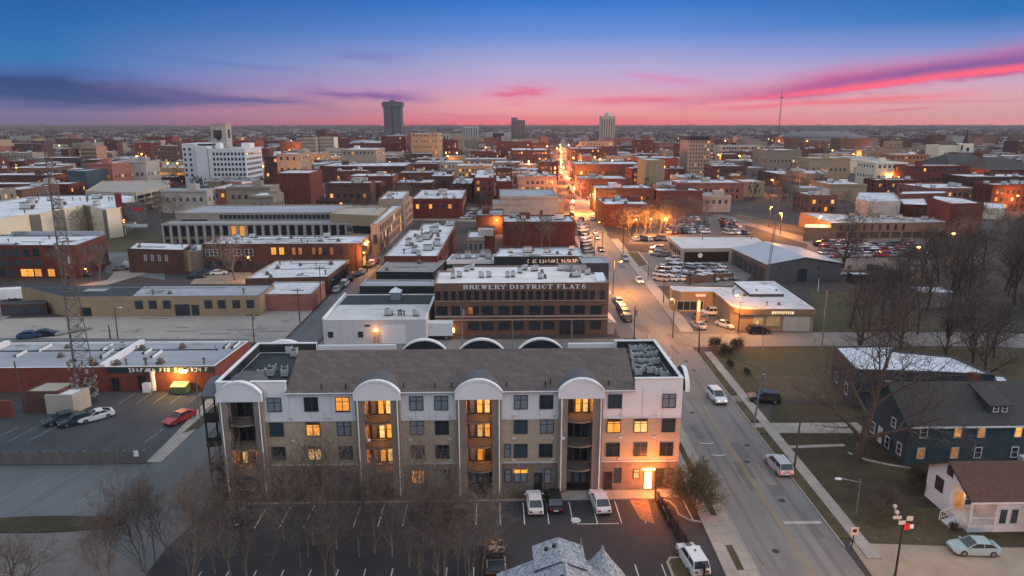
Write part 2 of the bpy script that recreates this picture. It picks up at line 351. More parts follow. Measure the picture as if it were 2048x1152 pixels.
# ------------------------------------------------------------------ building helpers
WCACHE={}
def win_data(w,h,pane,frame=None,mull=(1,0),prj=.07,fw=.07):
    k=(round(w,2),round(h,2),pane.name,frame.name if frame else '',mull,prj)
    if k in WCACHE: return WCACHE[k]
    b=MB()
    if frame is None:
        b.box(-w/2,-prj*.5,0,w/2,.02,h,0)
    else:
        b.box(-w/2+fw*.5,-prj*.35,fw*.5,w/2-fw*.5,.02,h-fw*.5,0)
        b.box(-w/2,-prj,0,w/2,.02,fw,1); b.box(-w/2,-prj,h-fw,w/2,.02,h,1)
        b.box(-w/2,-prj,fw,-w/2+fw,.02,h-fw,1); b.box(w/2-fw,-prj,fw,w/2,.02,h-fw,1)
        for i in range(mull[0]):
            x=-w/2+w*(i+1)/(mull[0]+1); b.box(x-.025,-prj*.8,fw,x+.025,0,h-fw,1)
        for i in range(mull[1]):
            z=h*(i+1)/(mull[1]+1); b.box(-w/2+fw,-prj*.7,z-.022,w/2-fw,0,z+.022,1)
    d=b.data('window',[pane]+([frame] if frame else []))
    WCACHE[k]=d; return d
def on_edge(pts,e,u,z,out=0.):
    a=Vector(pts[e]); b=Vector(pts[(e+1)%len(pts)]); d=(b-a); ln=d.length; d/=ln
    nrm=Vector((d.y,-d.x)); p=a+d*u+nrm*out
    return (p.x,p.y,z), math.atan2(d.y,d.x), ln
def windows(root,pts,e,z,w,h,n,u0=None,u1=None,pane=None,frame=None,mull=(0,0),litp=None,lm=None,name='window',prj=.07,us=None,sill=None,rng=None):
    """n windows along edge e, from u0 to u1 (fractions); litp = indices or probability of lit ones"""
    _,_,ln=on_edge(pts,e,0,0)
    u0=.06 if u0 is None else u0; u1=.94 if u1 is None else u1
    if us is None: us=[ln*(u0+(u1-u0)*(i+.5)/n) for i in range(n)]
    rr=random.Random(int(abs(pts[0][0])*10+z*7+e))
    for i,u in enumerate(us):
        m=pane or glassd
        if litp is not None and ((isinstance(litp,(list,tuple)) and i in litp) or (isinstance(litp,float) and rr.random()<litp)): m=lm or rr.choice([litw,lity,lito])
        elif pane is None and rr.random()<.3: m=glassb
        loc,rz,_=on_edge(pts,e,u,z)
        o=link(name,win_data(w,h,m,frame,mull,prj),root,loc,rz)
        if sill is not None:
            k=('sill',round(w,2),sill.name)
            if k not in WCACHE: WCACHE[k]=MB().box(-w/2-.1,-.14,-.16,w/2+.1,.02,0).data('sill',sill)
            link('sill',WCACHE[k],o)
FOOT=[]
VENTS=None
def vent_meshes():
    global VENTS
    if VENTS: return VENTS
    A=MB(); A.box(-.6,-.5,0,.6,.5,.35,1); A.box(-.7,-.6,.35,.7,.6,1.15,0); A.box(-.72,-.25,1.15,.1,.25,1.22,1)
    B=MB(); B.tube((0,0,0),(0,0,.8),.14,k=7,mi=1); B.tube((0,0,.8),(0,0,1.05),.32,.22,k=7,mi=0)
    C=MB(); C.box(-1.1,-.7,0,1.1,.7,.25,1); C.box(-1.0,-.6,.25,1.0,.6,1.4,0); C.box(-1.05,-.65,1.4,1.05,.65,1.48,1); C.box(1.0,-.3,.3,1.6,.3,.8,1)
    D=MB(); D.box(-.45,-.45,0,.45,.45,.3,1); D.tube((0,0,.3),(0,0,.6),.35,.35,k=8,mi=1); D.tube((0,0,.6),(0,0,.85),.5,.18,k=8,mi=0)
    darkv=M('vent_dark',(.07,.06,.055),(.16,.13,.11),1.5,.7)
    VENTS=[A.data('roof_vent',[deckc,darkv]),B.data('roof_vent',[darkv,darkv]),C.data('roof_vent',[deckc,darkv]),D.data('roof_vent',[darkv,darkv])]
    return VENTS
def inside(pt,poly):
    c=False; n=len(poly)
    for i in range(n):
        a=poly[i]; b=poly[(i+1)%n]
        if (a[1]>pt[1])!=(b[1]>pt[1]) and pt[0]<(b[0]-a[0])*(pt[1]-a[1])/(b[1]-a[1])+a[0]: c=not c
    return c
def vents(root,pts,z,n,kinds=(0,1,2,3),seed=0,sc=1.):
    rr=random.Random(seed+len(pts)+n); xs=[p[0] for p in pts]; ys=[p[1] for p in pts]; ins=inset(pts,1.6); k=0; t=0
    while k<n and t<400:
        t+=1; p=(rr.uniform(min(xs),max(xs)),rr.uniform(min(ys),max(ys)))
        if inside(p,ins):
            o=link('roof_vent',vent_meshes()[rr.choice(kinds)],root,(p[0],p[1],z),rr.choice([0,0,R(90)])); o.scale=(sc*rr.uniform(.8,1.25),)*3; k+=1
def footprint(px,h): return [P(x,y,h) for x,y in px]
def rectpx(xl,xr,yf,yb,h):
    a=P(xl,yf,h); b=P(xr,yf,h); yF=(a[1]+b[1])/2; yB=P((xl+xr)/2,yb,h)[1]
    return [(a[0],yF),(b[0],yF),(b[0],yB),(a[0],yB)]
def hb(x,yroof,ybase):
    """height of a wall whose foot and top are seen at x"""
    return AT(x,yroof,P(x,ybase)[1])[1]
def bld(name,label,pts,h,wall,roof,par=.5,cat='building',group=None,coping=None,nv=0,vk=(0,1,2,3),z0=0.,foot=True,vs=1.,th=.3):
    """a flat-roofed building: walls with parapet, sunken roof, vents; pts = world footprint, counter-clockwise"""
    if area(pts)<0: pts=pts[::-1]
    o0=pts[0]; root=thing(name,label,cat,(o0[0],o0[1],0),0,group)
    lp=[(p[0]-o0[0],p[1]-o0[1]) for p in pts]
    if foot: FOOT.append(pts)
    b=MB(); n=len(lp); ins=inset(lp,th) if par>0 else lp
    b.prism(lp,z0,h,0,cap=False)
    if par>0:
        for i in range(n):
            j=(i+1)%n
            b.quad((*lp[i],h),(*lp[j],h),(*ins[j],h),(*ins[i],h),1)
            b.quad((*ins[i],h),(*ins[j],h),(*ins[j],h-par-.02),(*ins[i],h-par-.02),1)
    b.build('wall',[wall,coping or wall],root)
    r=MB(); r.poly([(*p,h-par) for p in ins],0); r.build('roof',roof,root)
    if nv: vents(root,lp,h-par,nv,vk,int(abs(o0[0])*3+abs(o0[1])),vs)
    if nv>=2 and n==4:
        rr=random.Random(int(abs(o0[0])*5+nv)); a,b_,c,d=[Vector(p) for p in ins]
        for i in range(min(5,1+nv//3)):
            u,v=rr.uniform(.1,.75),rr.uniform(.1,.7); p=a.lerp(b_,u).lerp(d.lerp(c,u),v); w,l=rr.uniform(1.5,6),rr.uniform(1.2,4)
            if inside((p.x+w,p.y+l),ins): MB().box(p.x,p.y,h-par-.01,p.x+w,p.y+l,h-par+.012+.003*i).build('roof_patch',rr.choice([M('roof_patch_grey',(.30,.31,.32),(.22,.225,.23),.4),M('roof_patch_pale',(.62,.63,.65),(.5,.51,.53),.4),M('roof_patch_dark',(.12,.12,.125),(.2,.2,.2),.4)]),root)
        for i in range(1+nv//6):
            v=rr.uniform(.15,.85); p=a.lerp(d,v); q=b_.lerp(c,v); p,q=p.lerp(q,rr.uniform(.08,.4)),p.lerp(q,rr.uniform(.55,.92)); MB().tube((p.x,p.y,h-par+.16),(q.x,q.y,h-par+.16),.09,k=5).build('roof_pipe',galv,root)
    return root,lp
def gable(root,pts4,h,rise,roofm,wallm,ov=.5,name='roof',axis=0,thick=.18):
    """gable roof over a local rectangle (4 points); axis 0: ridge parallel to the front edge"""
    x0=min(p[0] for p in pts4); x1=max(p[0] for p in pts4); y0=min(p[1] for p in pts4); y1=max(p[1] for p in pts4)
    b=MB(); g=MB()
    if axis==0:
        ym=(y0+y1)/2; s=rise/(ym-y0); e=h-ov*s
        for d in (0,-thick):
            b.quad((x0-ov,y0-ov,e+d),(x1+ov,y0-ov,e+d),(x1+ov,ym,h+rise+d),(x0-ov,ym,h+rise+d)); b.quad((x1+ov,y1+ov,e+d),(x0-ov,y1+ov,e+d),(x0-ov,ym,h+rise+d),(x1+ov,ym,h+rise+d))
        b.quad((x0-ov,y0-ov,e-thick),(x1+ov,y0-ov,e-thick),(x1+ov,y0-ov,e),(x0-ov,y0-ov,e))
        for x in (x0-ov,x1+ov):
            b.quad((x,y0-ov,e-thick),(x,ym,h+rise-thick),(x,ym,h+rise),(x,y0-ov,e),1); b.quad((x,y1+ov,e-thick),(x,ym,h+rise-thick),(x,ym,h+rise),(x,y1+ov,e),1)
        for x in (x0,x1): g.tri((x,y0,h-.01),(x,y1,h-.01),(x,ym,h+rise-.02))
    else:
        xm=(x0+x1)/2; s=rise/(xm-x0); e=h-ov*s
        for d in (0,-thick):
            b.quad((x0-ov,y1+ov,e+d),(x0-ov,y0-ov,e+d),(xm,y0-ov,h+rise+d),(xm,y1+ov,h+rise+d)); b.quad((x1+ov,y0-ov,e+d),(x1+ov,y1+ov,e+d),(xm,y1+ov,h+rise+d),(xm,y0-ov,h+rise+d))
        for y in (y0-ov,y1+ov):
            b.quad((x0-ov,y,e-thick),(xm,y,h+rise-thick),(xm,y,h+rise),(x0-ov,y,e),1); b.quad((x1+ov,y,e-thick),(xm,y,h+rise-thick),(xm,y,h+rise),(x1+ov,y,e),1)
        for x in (x0-ov,x1+ov): b.quad((x,y0-ov,e-thick),(x,y1+ov,e-thick),(x,y1+ov,e),(x,y0-ov,e),1)
        for y in (y0,y1): g.tri((x0,y,h-.01),(x1,y,h-.01),(xm,y,h+rise-.02))
    r=b.build(name,[roofm,wallm],root)
    for k in range(2):
        g1=MB(); g1.v=g.v[3*k:3*k+3]; g1.f=[(0,1,2)]; g1.m=[0]; g1.build('gable',wallm,root)
    return r
# ------------------------------------------------------------------ serif lettering
def arc(cx,cy,rx,ry,a0,a1,k=9): return [(cx+rx*math.cos(R(a0+(a1-a0)*i/k)),cy+ry*math.sin(R(a0+(a1-a0)*i/k))) for i in range(k+1)]
GL={ # thick strokes, thin strokes, serif feet (x,y)
'B':([[(.2,0),(.2,1)],arc(.55,.24,.27,.2,-70,70),arc(.52,.76,.24,.19,-70,70)],[[(.1,0),(.6,.03)],[(.1,.5),(.6,.5)],[(.1,1),(.6,.97)]],[(.2,0),(.2,1)]),
'R':([[(.2,0),(.2,1)],arc(.52,.74,.26,.2,-70,70),[(.5,.46),(.85,0)]],[[(.1,.48),(.6,.5)],[(.1,1),(.6,.97)]],[(.2,0),(.2,1),(.86,0)]),
'E':([[(.2,0),(.2,1)]],[[(.1,0),(.85,0)],[(.1,1),(.82,1)],[(.2,.5),(.6,.5)],[(.85,0),(.85,.22)],[(.82,1),(.82,.8)],[(.6,.4),(.6,.6)]],[(.2,0),(.2,1)]),
'W':([[(.12,1),(.36,0)],[(.55,1),(.78,0)]],[[(.36,0),(.57,1)],[(.78,0),(1.0,1)]],[(.12,1),(.55,1),(1.0,1)]),
'Y':([[(.15,1),(.5,.48)],[(.5,.5),(.5,0)]],[[(.5,.48),(.85,1)]],[(.15,1),(.85,1),(.5,0)]),
'D':([[(.2,0),(.2,1)],arc(.4,.5,.45,.44,-62,62)],[[(.1,0),(.62,.06)],[(.1,1),(.62,.94)]],[(.2,0),(.2,1)]),
'I':([[(.3,0),(.3,1)]],[],[(.3,0),(.3,1)]),
'S':([[(.24,.68),(.72,.3)]],[arc(.45,.74,.28,.24,20,200),arc(.5,.25,.3,.23,-160,20),[(.74,.7),(.76,1)],[(.16,0),(.17,.28)]],[]),
'T':([[(.45,0),(.45,1)]],[[(.06,1),(.84,1)],[(.06,1),(.06,.76)],[(.84,1),(.84,.76)]],[(.45,0)]),
'C':([arc(.5,.5,.36,.46,115,245)],[arc(.5,.5,.36,.46,40,120),arc(.5,.5,.36,.46,240,320),[(.8,.72),(.82,1)]],[]),
'F':([[(.2,0),(.2,1)]],[[(.1,1),(.82,1)],[(.2,.5),(.6,.5)],[(.82,1),(.82,.78)],[(.6,.4),(.6,.6)]],[(.2,0),(.2,1)]),
'L':([[(.2,0),(.2,1)]],[[(.1,0),(.82,0)],[(.82,0),(.82,.26)]],[(.2,0),(.2,1)]),
'A':([[(.5,1),(.82,0)]],[[(.5,1),(.16,0)],[(.26,.32),(.72,.32)]],[(.16,0),(.82,0)]),
'0':([arc(.5,.5,.3,.46,130,230),arc(.5,.5,.3,.46,-50,50)],[arc(.5,.5,.3,.46,50,130),arc(.5,.5,.3,.46,230,310)],[]),
'2':([[(.74,.68),(.22,.05)]],[arc(.48,.72,.28,.25,0,170),[(.2,.03),(.8,.03)],[(.8,.03),(.82,.2)]],[]),
'V':([[(.15,1),(.5,0)]],[[(.5,0),(.85,1)]],[(.15,1),(.85,1)]),
'M':([[(.82,1),(.82,0)],[(.16,1),(.48,.1)]],[[(.16,0),(.16,1)],[(.48,.1),(.82,1)]],[(.16,0),(.82,0)]),
'H':([[(.2,0),(.2,1)],[(.78,0),(.78,1)]],[[(.2,.5),(.78,.5)]],[(.2,0),(.2,1),(.78,0),(.78,1)]),
'N':([[(.18,1),(.8,0)]],[[(.18,0),(.18,1)],[(.8,0),(.8,1)]],[(.18,0),(.8,1)]),
'U':([[(.2,1),(.2,.3)]],[arc(.48,.3,.28,.28,180,360),[(.76,.3),(.76,1)]],[(.2,1),(.76,1)]),
'O':([arc(.5,.5,.36,.46,130,230),arc(.5,.5,.36,.46,-50,50)],[arc(.5,.5,.36,.46,50,130),arc(.5,.5,.36,.46,230,310)],[]),
'G':([arc(.5,.5,.36,.46,115,245),[(.8,.05),(.8,.4)]],[arc(.5,.5,.36,.46,40,120),arc(.5,.5,.36,.46,240,320)],[(.8,.42)]),
'K':([[(.2,0),(.2,1)],[(.42,.55),(.82,0)]],[[(.2,.4),(.78,1)]],[(.2,0),(.2,1),(.84,0),(.78,1)]),
'P':([[(.2,0),(.2,1)],arc(.52,.74,.26,.2,-70,70)],[[(.1,.48),(.6,.5)],[(.1,1),(.6,.97)]],[(.2,0),(.2,1)]),
}
def seg(b,p,q,t,d):
    dx,dy=q[0]-p[0],q[1]-p[1]; l=math.hypot(dx,dy) or 1; nx,ny=-dy/l*t/2,dx/l*t/2
    b.prism([(p[0]-nx,p[1]-ny),(q[0]-nx,q[1]-ny),(q[0]+nx,q[1]+ny),(p[0]+nx,p[1]+ny)],0,d)
def serif(text,width,height,mat,parent,loc,rz=0,depth=.08,thick=.2,thin=.085,name='lettering',gap=.12):
    """raised serif capitals on a wall, one mesh; local x along the wall"""
    b=MB(); adv=0; W_={'I':.6,'W':1.15}
    for c in text:
        if c==' ': adv+=.55; continue
        T,t,S_=GL[c]; s0=MB()
        for st in T:
            for p,q in zip(st,st[1:]): seg(s0,p,q,thick,depth)
        for st in t:
            for p,q in zip(st,st[1:]): seg(s0,p,q,thin,depth*.9)
        for x,y in S_: seg(s0,(x-.2,y),(x+.2,y),.07,depth*.95)
        k=len(b.v); b.v+=[(v[0]+adv,v[1],v[2]) for v in s0.v]; b.f+=[tuple(i+k for i in f) for f in s0.f]; b.m+=s0.m
        adv+=W_.get(c,1.0)+gap
    sx=width/(adv-gap)
    b.v=[(v[0]*sx-width/2,-v[2],v[1]*height) for v in b.v]
    return b.build(name,mat,parent,loc,rz)
def text(parent,s,size,mat,loc,rz=0,name='lettering',sx=1.,ext=.02,tilt=90):
    c=bpy.data.curves.new(name,'FONT'); c.body=s; c.size=size; c.extrude=ext; c.align_x='CENTER'; c.align_y='CENTER'; c.offset=size*.012
    c.materials.append(mat); o=link(name,c,parent,loc,rz); o.rotation_euler=(R(tilt),0,rz); o.scale=(sx,1,1); return o
def light(name,parent,loc,power,color=(1,.42,.10),r=.3,spot=None):
    l=bpy.data.lights.new(name,'POINT' if spot is None else 'SPOT'); l.energy=power; l.color=color; l.shadow_soft_size=r
    if spot: l.spot_size=spot; l.spot_blend=.6
    o=bpy.data.objects.new(name,l); COL.objects.link(o); o.location=loc; o.parent=parent; return o

def scrawl(words_,width,height,mat,parent,loc,rz=0,depth=.04,seed=1,name='lettering'):
    """weathered letters that cannot be made out: pale strokes in word groups"""
    r=random.Random(seed); n=sum(words_)+.7*(len(words_)-1); cw=width/n; b=MB(); x=-width/2
    for w in words_:
        for i in range(w):
            st=r.sample([((.15,0),(.15,1)),((.75,0),(.75,1)),((.15,1),(.75,1)),((.15,.5),(.7,.5)),((.15,0),(.75,0)),((.15,1),(.75,0)),((.45,0),(.45,1)),((.15,0),(.5,1))],3)
            s0=MB()
            for p,q in st: seg(s0,p,q,.2,depth)
            k=len(b.v); b.v+=[(x+v[0]*cw,-v[2],v[1]*height) for v in s0.v]; b.f+=[tuple(a+k for a in f) for f in s0.f]; b.m+=s0.m; x+=cw
        x+=cw*.7
    return b.build(name,mat,parent,loc,rz)
# ------------------------------------------------------------------ ground, streets, lots
g=MB(); GR=7600; g.poly([(GR*math.cos(2*math.pi*i/48),GR*math.sin(2*math.pi*i/48),0) for i in range(48)]); go=g.build('ground',cityg); go['kind']='structure'
CL=[(29.5,40),(30.1,56),(38.3,262),(42.3,318),(50.8,384),(61,570),(111,1106),(195,2000)]
def road_x(Y):
    for (x0,y0),(x1,y1) in zip(CL,CL[1:]):
        if Y<=y1: return x0+(x1-x0)*(Y-y0)/(y1-y0)
    return CL[-1][0]
def strip(name,l,r,y0,y1,z,mat,step=12,top=None):
    ys=[y0+(y1-y0)*i/max(1,int((y1-y0)/step)) for i in range(max(1,int((y1-y0)/step))+1)]
    pts=[(road_x(y)+l,y) for y in ys]; pr=[(road_x(y)+r,y) for y in ys]
    b=MB()
    for i in range(len(ys)-1):
        if top is None: b.quad((*pts[i],z),(*pr[i],z),(*pr[i+1],z),(*pts[i+1],z))
        else: b.prism([pts[i],pr[i],pr[i+1],pts[i+1]],z,top)
    o=b.build(name,mat); o['kind']='structure'; return o
strip('main_street',-5,5,38,262,.010,roadm)
strip('main_street',-5.5,5.5,262,2000,.010,M('downtown_road',(.17,.155,.15),(.11,.10,.1),.2,.85),40)
px=lambda L_,z=0.: [P(x,y,z) for x,y in L_]
CSL=[(-46,119.5),(24,119.5),(24,129.6),(-46,130.5)]
struct('cross_street',[(-34.5,121),(25.6,121),(25.6,130),(-34.5,130)],.012,roadm)
struct('cross_street',[(35,124.3),(60,124.4),(92,123.5),(125,119),(170,108),(170,118),(125,129.5),(92,132.5),(60,133.2),(35,133.2)],.012,roadm)
# painted markings
for y0,y1 in ((40,118),(136,256)):
    strip('centre_line',-.16,-.04,y0,y1,.016,painty); strip('centre_line',.1,.22,y0,y1,.016,painty)
struct('stop_bar',[(road_x(65)+.5,64.7),(road_x(65)+4.6,64.7),(road_x(65)+4.6,65.2),(road_x(65)+.5,65.2)],.016,M('faded_bar',(.40,.385,.36),(.24,.23,.22),1.2,.85))
b=MB()
for cx,cy in ((28.4,84.2),(28.9,80.8)):
    for i in range(7):
        a0=R(200+20*i); a1=R(220+20*i); b.quad((cx+.9*math.cos(a0),cy+.35*math.sin(a0),.016),(cx+.9*math.cos(a1),cy+.35*math.sin(a1),.016),(cx+1.05*math.cos(a1),cy+.55*math.sin(a1),.016),(cx+1.05*math.cos(a0),cy+.55*math.sin(a0),.016))
o=b.build('road_marking',paintw); o['kind']='structure'
struct('stop_bar',[(road_x(119)-4.5,118.2),(road_x(119)-.4,118.2),(road_x(119)-.4,118.7),(road_x(119)-4.5,118.7)],.016,paintw)
crackm=M('tar_seam',(.05,.048,.046),(.08,.075,.07),1,.8)
rr=random.Random(5); b=MB()
for i in range(46):
    y=rr.uniform(56,250); x=road_x(y)+rr.uniform(-4.6,4.6); a=rr.uniform(-.06,.06)+(R(90) if rr.random()<.4 else 0); l=rr.uniform(1.5,7); t=rr.uniform(.04,.09)
    dx,dy=math.sin(a)*l,math.cos(a)*l; b.quad((x,y,.014),(x+t,y+t*.5,.014),(x+t+dx,y+dy,.014),(x+dx,y+dy,.014))
o=b.build('road_seams',crackm); o['kind']='structure'
# right side: verge, sidewalk, lawns, drives
for y0,y1 in ((62,84.8),(86.6,88.4),(90.5,97.5),(100.5,119.6)): strip('grass_verge',5.15,6.45,y0,y1,.0,grassm,10,.10)
strip('kerb',5.0,5.15,60.5,121.5,.0,walkm,10,.13)
strip('sidewalk',6.5,7.9,58.5,121.2,.0,walkm,10,.11)
struct('lawn',[(road_x(60)+7.95,60.6),(60,60.3),(75,60),(90,96),(42.8,97.4),(road_x(90)+7.95,90)],.006,grassd)
struct('lawn',[(road_x(60)+7.95,60.6),(62,60.2),(62,66.5),(44,67.8),(road_x(67)+7.95,68.8)],.010,grassm)
struct('lawn',[(road_x(90)+7.95,98.6),(60,98.2),(100,98),(150,102),(150,117.5),(122,118.4),(92,122.3),(60,123.2),(40.6,122.8)],.008,grassm)
struct('soil_patch',[(43,98.8),(57,98.6),(56,108),(44,109)],.014,dirtm); struct('green_patch',[(44,110),(60,109.5),(61,121.6),(44,121.6)],.016,grassg)
struct('driveway',[(road_x(88)+5,86.8),(52,86.4),(52,89.8),(road_x(90)+5,90.0)],.018,walkm)
struct('garden_path',[(road_x(82)+7.9,82.1),(46.6,82.5),(46.8,83.2),(road_x(83)+7.9,82.9)],.018,walkm)
struct('driveway',[(road_x(99)+5,97.8),(44.5,97.8),(44.5,100.3),(road_x(99)+5,100.3)],.018,M('dirt_drive',(.2,.165,.13),(.14,.115,.09),.5,.95))
struct('gravel_lane',[(road_x(58)+5,50),(80,50),(80,59.4),(52,60.0),(46,60.4),(road_x(60)+6,61.2)],.012,M('gravel_lane',(.30,.25,.19),(.21,.175,.135),.35,.95,bump=.2))
b=MB()
for k in (0,):
    arcp=[(44.2+4.4*math.cos(R(180+8*i)),82+4.4*math.sin(R(180+8*i))) for i in range(12)]
bb=[(46.2,80.9),(47.6,79.0),(49.6,77.7),(51.8,76.6),(51.9,76.4),(49.3,77.2),(47.2,78.5),(45.9,80.6)]
struct('bed_edging',bb[::-1],.02,walkm)
# left side of the street by the apartment block
strip('sidewalk',-8.3,-5.15,47,119,.0,walkm,10,.10)
strip('kerb',-5.15,-5.0,47,119,.0,walkm,10,.13)
for y0,y1 in ((57,61),(66.4,70.6),(74,84),(90,110)): strip('grass_strip',-7.0,-6.3,y0,y1,.105,grassm,10,.115)
struct('lawn',[(21.2,67.2),(24.2,66),(24.0,86),(21.4,86)],.012,grassm)
struct('lawn',[(22.2,49),(24.3,49),(24.1,58.6),(22.2,59.0)],.012,grassm)
# parking lot in front of the apartment block
lotd=M('fresh_asphalt',(.030,.031,.036),(.045,.044,.047),.25,.85,bump=.1)
struct('parking_lot',[(-33.5,46),(22,46),(22.0,59.2),(24.1,59.0),(24.4,65.2),(21,65.3),(20,66.3),(19.8,68.8),(18.2,70.0),(-30.2,70.0),(-31.8,68.5),(-33.4,62)],.010,lotd)
b=MB()
for i in range(20):
    x=-28.5+2.62*i; b.quad((x,65.3,.016),(x+.11,65.3,.016),(x+.11,69.7,.016),(x,69.7,.016))
    if i<19: b.quad((x,53.2,.016),(x+.11,53.2,.016),(x+.11,58.2,.016),(x,58.2,.016))
b.quad((8.65,65.2,.017),(13.2,65.2,.017),(13.2,65.32,.017),(8.65,65.32,.017)); b.tube((8.6,66.0,.014),(8.6,66.0,.018),.55,k=10)
o=b.build('parking_bay_line',paintw); o['kind']='structure'
slab('kerb',[(-30.4,70.0),(18.3,70.0),(18.3,70.22),(-30.4,70.22)],0,.14,walkm)
struct('planting_bed',[(-31,70.2),(6,70.2),(6,72.0),(-31,72.0)],.05,dirtm)
slab('front_walk',[(6,70.25),(21,70.25),(21,72.05),(6,72.05)],0,.10,walkm)
kp=[(18.3,70.0),(19.6,69.4),(20.0,68.2),(20.0,66.6),(20.9,65.5),(22.4,65.1),(24.2,65.1)]
b=MB()
for p,q in zip(kp,kp[1:]): b.prism([(p[0],p[1]),(q[0],q[1]),(q[0]+.12,q[1]+.14),(p[0]+.12,p[1]+.14)],0,.15)
o=b.build('kerb',walkm); o['kind']='structure'
isl=[(16.6,52),(19.4,52),(19.4,58.4),(18.9,59.2),(17.1,59.2),(16.6,58.4)]
slab('traffic_island',isl,0,.13,walkm); struct('island_grass',inset(isl,.25),.14,grassm)
b=MB(); b.prism([(15.6,66.0),(17.0,65.0),(17.3,69.9),(15.2,69.9)],0,.06); o=b.build('rock_bed',M('rock_bed',(.26,.16,.11),(.10,.06,.045),2.5,.95)); o['kind']='structure'
# left street and lots
struct('side_street',[(-44,46),(-33.6,46),(-33.6,62),(-32,70),(-33.6,88),(-35,118),(-35,410),(-41,410),(-41.5,130),(-42.3,100),(-42.8,86.5),(-44,78.5)],.010,M('side_street_asphalt',(.115,.122,.13),(.08,.086,.093),.2,.9,streak=(1,.2,1)))
struct('street_lot',[(-130,46),(-44,46),(-44,80),(-130,80)],.008,asphalt_old)
struct('street_lot_patch',[(-44,46),(-33.6,46),(-33.6,58),(-44,66),(-56,66),(-70,60),(-100,46)],.012,M('worn_asphalt',(.16,.145,.135),(.11,.10,.095),.3,.92))
ov=[(-47+9*math.cos(2*math.pi*i/20),66.6+1.55*math.sin(2*math.pi*i/20)) for i in range(20)]; slab('traffic_island',[(x-2,y) for x,y in ov],0,.12,grassd)
dlot=M('dark_lot_asphalt',(.058,.064,.072),(.038,.042,.048),.35,.9,streak=(1,.5,1))
struct('parking_lot',[(-110,80.3),(-44.6,80.3),(-44.6,86.6),(-45.3,104.2),(-64,104.2),(-64,101),(-110,101)],.012,dlot)
slab('sidewalk',[(-44.5,80.3),(-42.6,80.3),(-42.2,92),(-43.2,104.5),(-45.2,104.5),(-44.5,86.6)],0,.10,walkm)
struct('grass_strip',[(-43.6,88.5),(-42.1,90),(-42.0,98),(-43.0,98)],.115,grassm)
b=MB()
for i in range(13):
    x=-58+2.6*i
    if x<-47: b.quad((x,99.2,.018),(x+.11,99.2,.018),(x+.4,103.6,.018),(x+.29,103.6,.018))
for i in range(18):
    x=-86+2.6*i
    if x<-60: b.quad((x-1.0,86.8,.018),(x-.89,86.8,.018),(x,91.2,.018),(x-.11,91.2,.018))
    if x<-45: b.quad((x,80.6,.018),(x+.1,80.6,.018),(x+.6,84,.018),(x+.5,84,.018))
for i in range(14):
    x=-86+3.1*i; b.quad((x-2.6,69.5,.016),(x-2.53,69.5,.016),(x+.76,79.4,.016),(x+.69,79.4,.016)) if i%3 else None
b.quad((-47.6,86,.018),(-47.5,86,.018),(-46.6,93,.018),(-46.7,93,.018))
o=b.build('parking_bay_line',M('worn_paint',(.27,.28,.29),(.12,.13,.14),.9,.85)); o['kind']='structure'
rr=random.Random(11); b=MB()
for i in range(16):
    x,y=rr.uniform(-110,-46),rr.uniform(60,78); l=rr.uniform(4,14); a=rr.choice([.35,1.2,-.1])+rr.uniform(-.1,.1); t=.07
    b.quad((x,y,.0145),(x+t,y-t,.0145),(x+t+l*math.cos(a),y-t+l*math.sin(a),.0145),(x+l*math.cos(a),y+l*math.sin(a),.0145))
o=b.build('asphalt_cracks',crackm); o['kind']='structure'
struct('concrete_lot',[(-135,131),(-98,131),(-42.3,129.2),(-42,152.5),(-55,152.5),(-108,147.5),(-135,146)],.010,road_lot)
b=MB()
for i in range(12):
    x,y=rr.uniform(-100,-46),rr.uniform(133,149); l=rr.uniform(2,9); b.quad((x,y,.0135),(x+l,y+rr.uniform(-.3,.3),.0135),(x+l,y+.35,.0135),(x,y+.5,.0135))
o=b.build('oil_stains',M('oil_stain',(.10,.09,.08),(.16,.145,.13),.7,.9)); o['kind']='structure'
struct('side_lot',px([(380,568),(500,568),(505,545),(400,545)]),.01,M('sandy_lot',(.30,.24,.17),(.2,.165,.13),.2,.95))
struct('grass_field',px([(205,505),(330,505),(330,462),(215,462)]),.01,grassg)
struct('rear_lot',px([(0,640),(110,600),(300,545),(250,520),(215,560),(0,600)]),.01,road_lot)
struct('rear_lot',px([(210,545),(330,560),(330,505),(212,505)]),.008,asphalt_old)
struct('strip_rear_lane',px([(0,684),(500,684),(500,678),(0,676)]),.014,asphalt_old)
# right side beyond the cross street
strip('sidewalk',5.1,8.0,134,250,.0,walkm,12,.10)
strip('sidewalk',-8.2,-5.1,166,256,.0,walkm,12,.10)
struct('kerb_parking',[(25.0,130),(road_x(133)-5,130),(road_x(170)-5,170),(25.4,170)],.014,asphalt_old)
struct('used_car_lot',px([(1290,572),(1480,572),(1540,520),(1480,505),(1320,505),(1260,505),(1275,540)]),.012,M('car_lot_asphalt',(.17,.155,.145),(.12,.11,.105),.25,.9))
struct('shop_forecourt',px([(1345,668),(1480,668),(1480,620),(1330,600)]),.013,M('forecourt',(.13,.125,.12),(.10,.095,.09),.3,.9))
struct('shop_lawn',px([(1635,662),(1900,660),(1790,590),(1620,580)]),.012,grassg)
struct('grass_island',px([(1255,505),(1275,505),(1296,531),(1278,534)]),.13,grassg)
slab('kerb',px([(1253,504),(1279,504),(1300,531),(1277,536)]),0,.12,walkm)
struct('rear_car_lot',px([(1255,488),(1490,488),(1490,432),(1290,436)]),.012,M('rear_lot_asphalt',(.13,.115,.11),(.09,.08,.08),.2,.9))
struct('auction_lot',px([(1600,540),(1860,540),(1870,478),(1620,474)]),.012,M('auction_lot_gravel',(.19,.15,.13),(.13,.105,.095),.2,.95))
